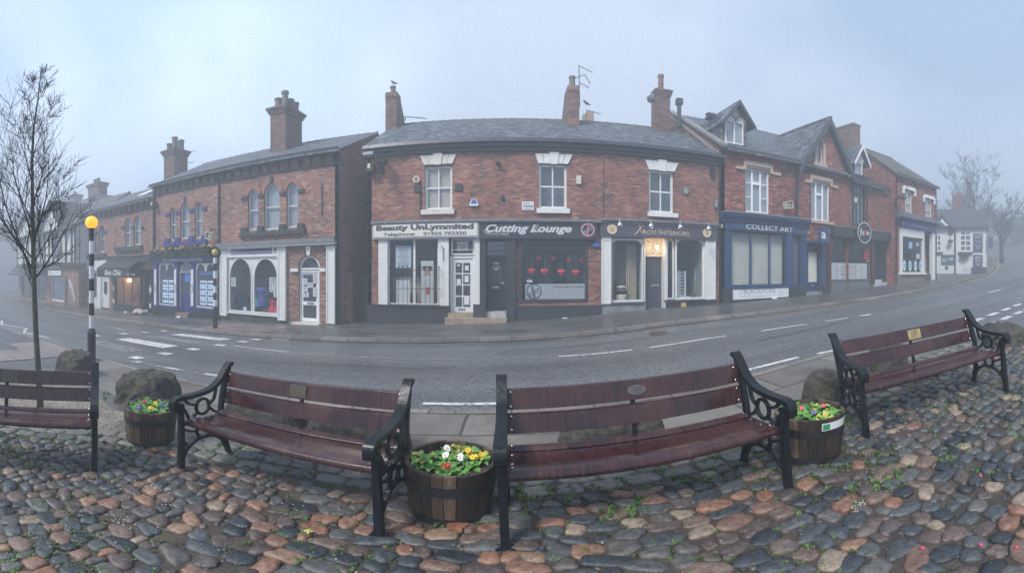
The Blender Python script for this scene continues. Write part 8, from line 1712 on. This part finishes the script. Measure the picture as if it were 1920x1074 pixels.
# big hazy tree behind the pub
az_, d_ = 1.155, 47; bx2, by2 = d_ * math.sin(az_), d_ * math.cos(az_); bz = 2.6
lim = [(h, a, e, l, .16 * (1 - h * .6)) for h, a, e, l in [(LR.uniform(.25, 1), LR.uniform(0, 2 * PI), LR.uniform(.45, 1.35), LR.uniform(3.0, 4.7)) for _ in range(24)]]
make_tree(bx2, by2, bz, [(bx2, by2, bz - 1), (bx2 + .1, by2, bz + 2), (bx2 - .2, by2, bz + 5), (bx2, by2, bz + 8.5)], [.45, .36, .25, .08], 5, 'big bare tree lost in fog behind the white pub', lim, 3, False, TWIG, TWIG, .022, 1.25)
az_, d_ = 1.225, 46; bx3, by3 = d_ * math.sin(az_), d_ * math.cos(az_)
lim = [(LR.uniform(.3, 1), LR.uniform(0, 2 * PI), LR.uniform(.3, 1.2), LR.uniform(2, 3.2), .08) for _ in range(15)]
make_tree(bx3, by3, 3.4, [(bx3, by3, 2), (bx3 - .3, by3, 5), (bx3, by3, 8)], [.3, .2, .06], 9, 'smaller bare tree in fog right of the pub tree', lim, 3, False, TWIG, TWIG, .022, 1.15)
for k, (a_, d_, h_) in enumerate(((1.27, 72, 5), (1.18, 85, 7))):
    bx4, by4 = d_ * math.sin(a_), d_ * math.cos(a_); z4 = f(bx4); mb = blob_mesh(bx4, by4, z4 + h_ * .5, 1500, 4.5, 3, h_ * .5, .5)
    hd = thing('distant_tree', ('faint dark tree mass beyond the bend at the right edge', 'faint tree mass behind the road bend')[k], 'tree', (bx4, by4, z4)); mb.build('crown', LEAFD, hd); mb = MB(); mb.tube([(bx4, by4, z4 - 1), (bx4, by4, z4 + h_ * .5)], .3, 8); mb.build('trunk', TWIG, hd)
# ------------------------------------------------------------------ litter
def lump(name, label, cat, x, y, z, s, mat, seed):
    import bmesh
    bm = bmesh.new(); bmesh.ops.create_icosphere(bm, subdivisions=3, radius=1)
    for v in bm.verts: d = mnoise.noise(v.co * 1.7 + Vector((seed, 0, 0))) * .45; v.co = Vector((v.co.x * s[0], v.co.y * s[1], v.co.z * s[2])) * (1 + d)
    me = bpy.data.meshes.new(name); bm.to_mesh(me); bm.free(); me.materials.append(mat); me.polygons.foreach_set('use_smooth', [True] * len(me.polygons)); o = bpy.data.objects.new(name, me); C.objects.link(o); o.location = (x, y, z + s[2] * .8); tag(o, label, cat)
SACK = pm('crumpled_pale_sack', (.42, .38, .33), .8, .3, 8, .5)
def gpt(px_, py_, zf):
    a_ = (px_ - HX) / F; z = 0
    for _ in range(12): r = (EYE - z) / math.tan((py_ - HY) / F); x, y = r * math.sin(a_), r * math.cos(a_); z = zf(x, y)
    return x, y, z
x, y, z = gpt(260, 590, gpav); lump('rubbish_sack', 'crumpled pale sack on the pavement below the awning shop', 'sack', x, y, z, (.42, .25, .17), SACK, 1); x, y, z = gpt(271, 589, gpav); lump('rubbish_sack', 'smaller pale bag beside the crumpled sack', 'sack', x + .1, y, z, (.2, .15, .13), SACK, 4)
for px_, py_, s, nm in ((335, 597, .14, 'flat white paper litter before the blue shop step'), (373, 595, .13, 'white cup litter by the blue shop right window'), (236, 587, .12, 'flat white litter before the awning shop')): x, y, z = gpt(px_, py_, gpav); lump('paper_litter', nm, 'litter', x, y, z, (s, s * .7, s * .45), PAPER, px_ / 10)
x, y, z = gpt(1452, 561, gpav); lump('paper_litter', 'crumpled white paper below the white gallery panel', 'litter', x, y, z, (.16, .1, .06), PAPER, 3)
for px_, py_, s, nm in ((1048, 588, .1, 'torn white paper on the pavement below the salon window'),): x, y, z = gpt(px_, py_, gpav); lump('paper_litter', nm, 'litter', x, min(y, 13.5), z, (s, s * .7, s * .3), PAPER, px_ / 10)
def leafm(px_, py_, label, s=.05, seed=0, mat=None):
    x, y, z = gpt(px_, py_, gplaza); rr = random.Random(seed); n = 11; mb = MB(); pts = [(x + s * (1 if i % 2 else .55) * math.cos(2 * PI * i / n) * 1.2, y + s * (1 if i % 2 else .55) * math.sin(2 * PI * i / n), z + .045 + rr.uniform(-.006, .012)) for i in range(n)]
    mb.add([(x, y, z + .05)] + pts, [(0, i + 1, (i + 1) % n + 1) for i in range(n)]); tag(mb.build('fallen_leaf', mat or pm('orange_brown_leaf', (.2, .075, .035), .6, .3, 12), None), label, 'leaf')
leafm(856, 998, 'curled orange leaf at the foot of the middle barrel', .06, 1); leafm(291, 851, 'orange brown leaf on the soil in front of the left barrel', .05, 2); leafm(578, 1006, 'yellow green leaf on the cobbles left of the second bench leg', .028, 3, pm('yellow_green_leaf', (.4, .4, .1), .6, .2, 12))
for px_, py_, nm in ((1839, 902, 'pink flower head farthest up the right cobbles'), (1730, 1038, 'pink flower head lowest left of the right cobbles'), (1839, 1032, 'pink flower head between the other two at the lower right'), (1906, 1037, 'pink flower head at the right edge of the cobbles')):
    x, y, z = gpt(px_, py_, gplaza); mb = MB(); mb.ball((x, y, z + .045), .011, 8, (1.2, 1, .8)); tag(mb.build('fallen_blossom', PNK, None), nm, 'flower')
# ------------------------------------------------------------------ fog
hm = bpy.data.materials.new('fog_air'); hm.use_nodes = True; t = hm.node_tree; t.nodes.clear(); o_ = N(t, 'ShaderNodeOutputMaterial'); pv = N(t, 'ShaderNodeVolumePrincipled'); pv.inputs['Density'].default_value = .0168; pv.inputs['Color'].default_value = (.84, .92, 1, 1); pv.inputs['Anisotropy'].default_value = .1; t.links.new(pv.outputs[0], o_.inputs['Volume'])
mb = MB(); mb.box(-101, 121, -15, 79, -4.5, 19); hz = mb.build('haze', hm); hz['kind'] = 'stuff'; hz['label'] = 'cold blue morning fog over the street'
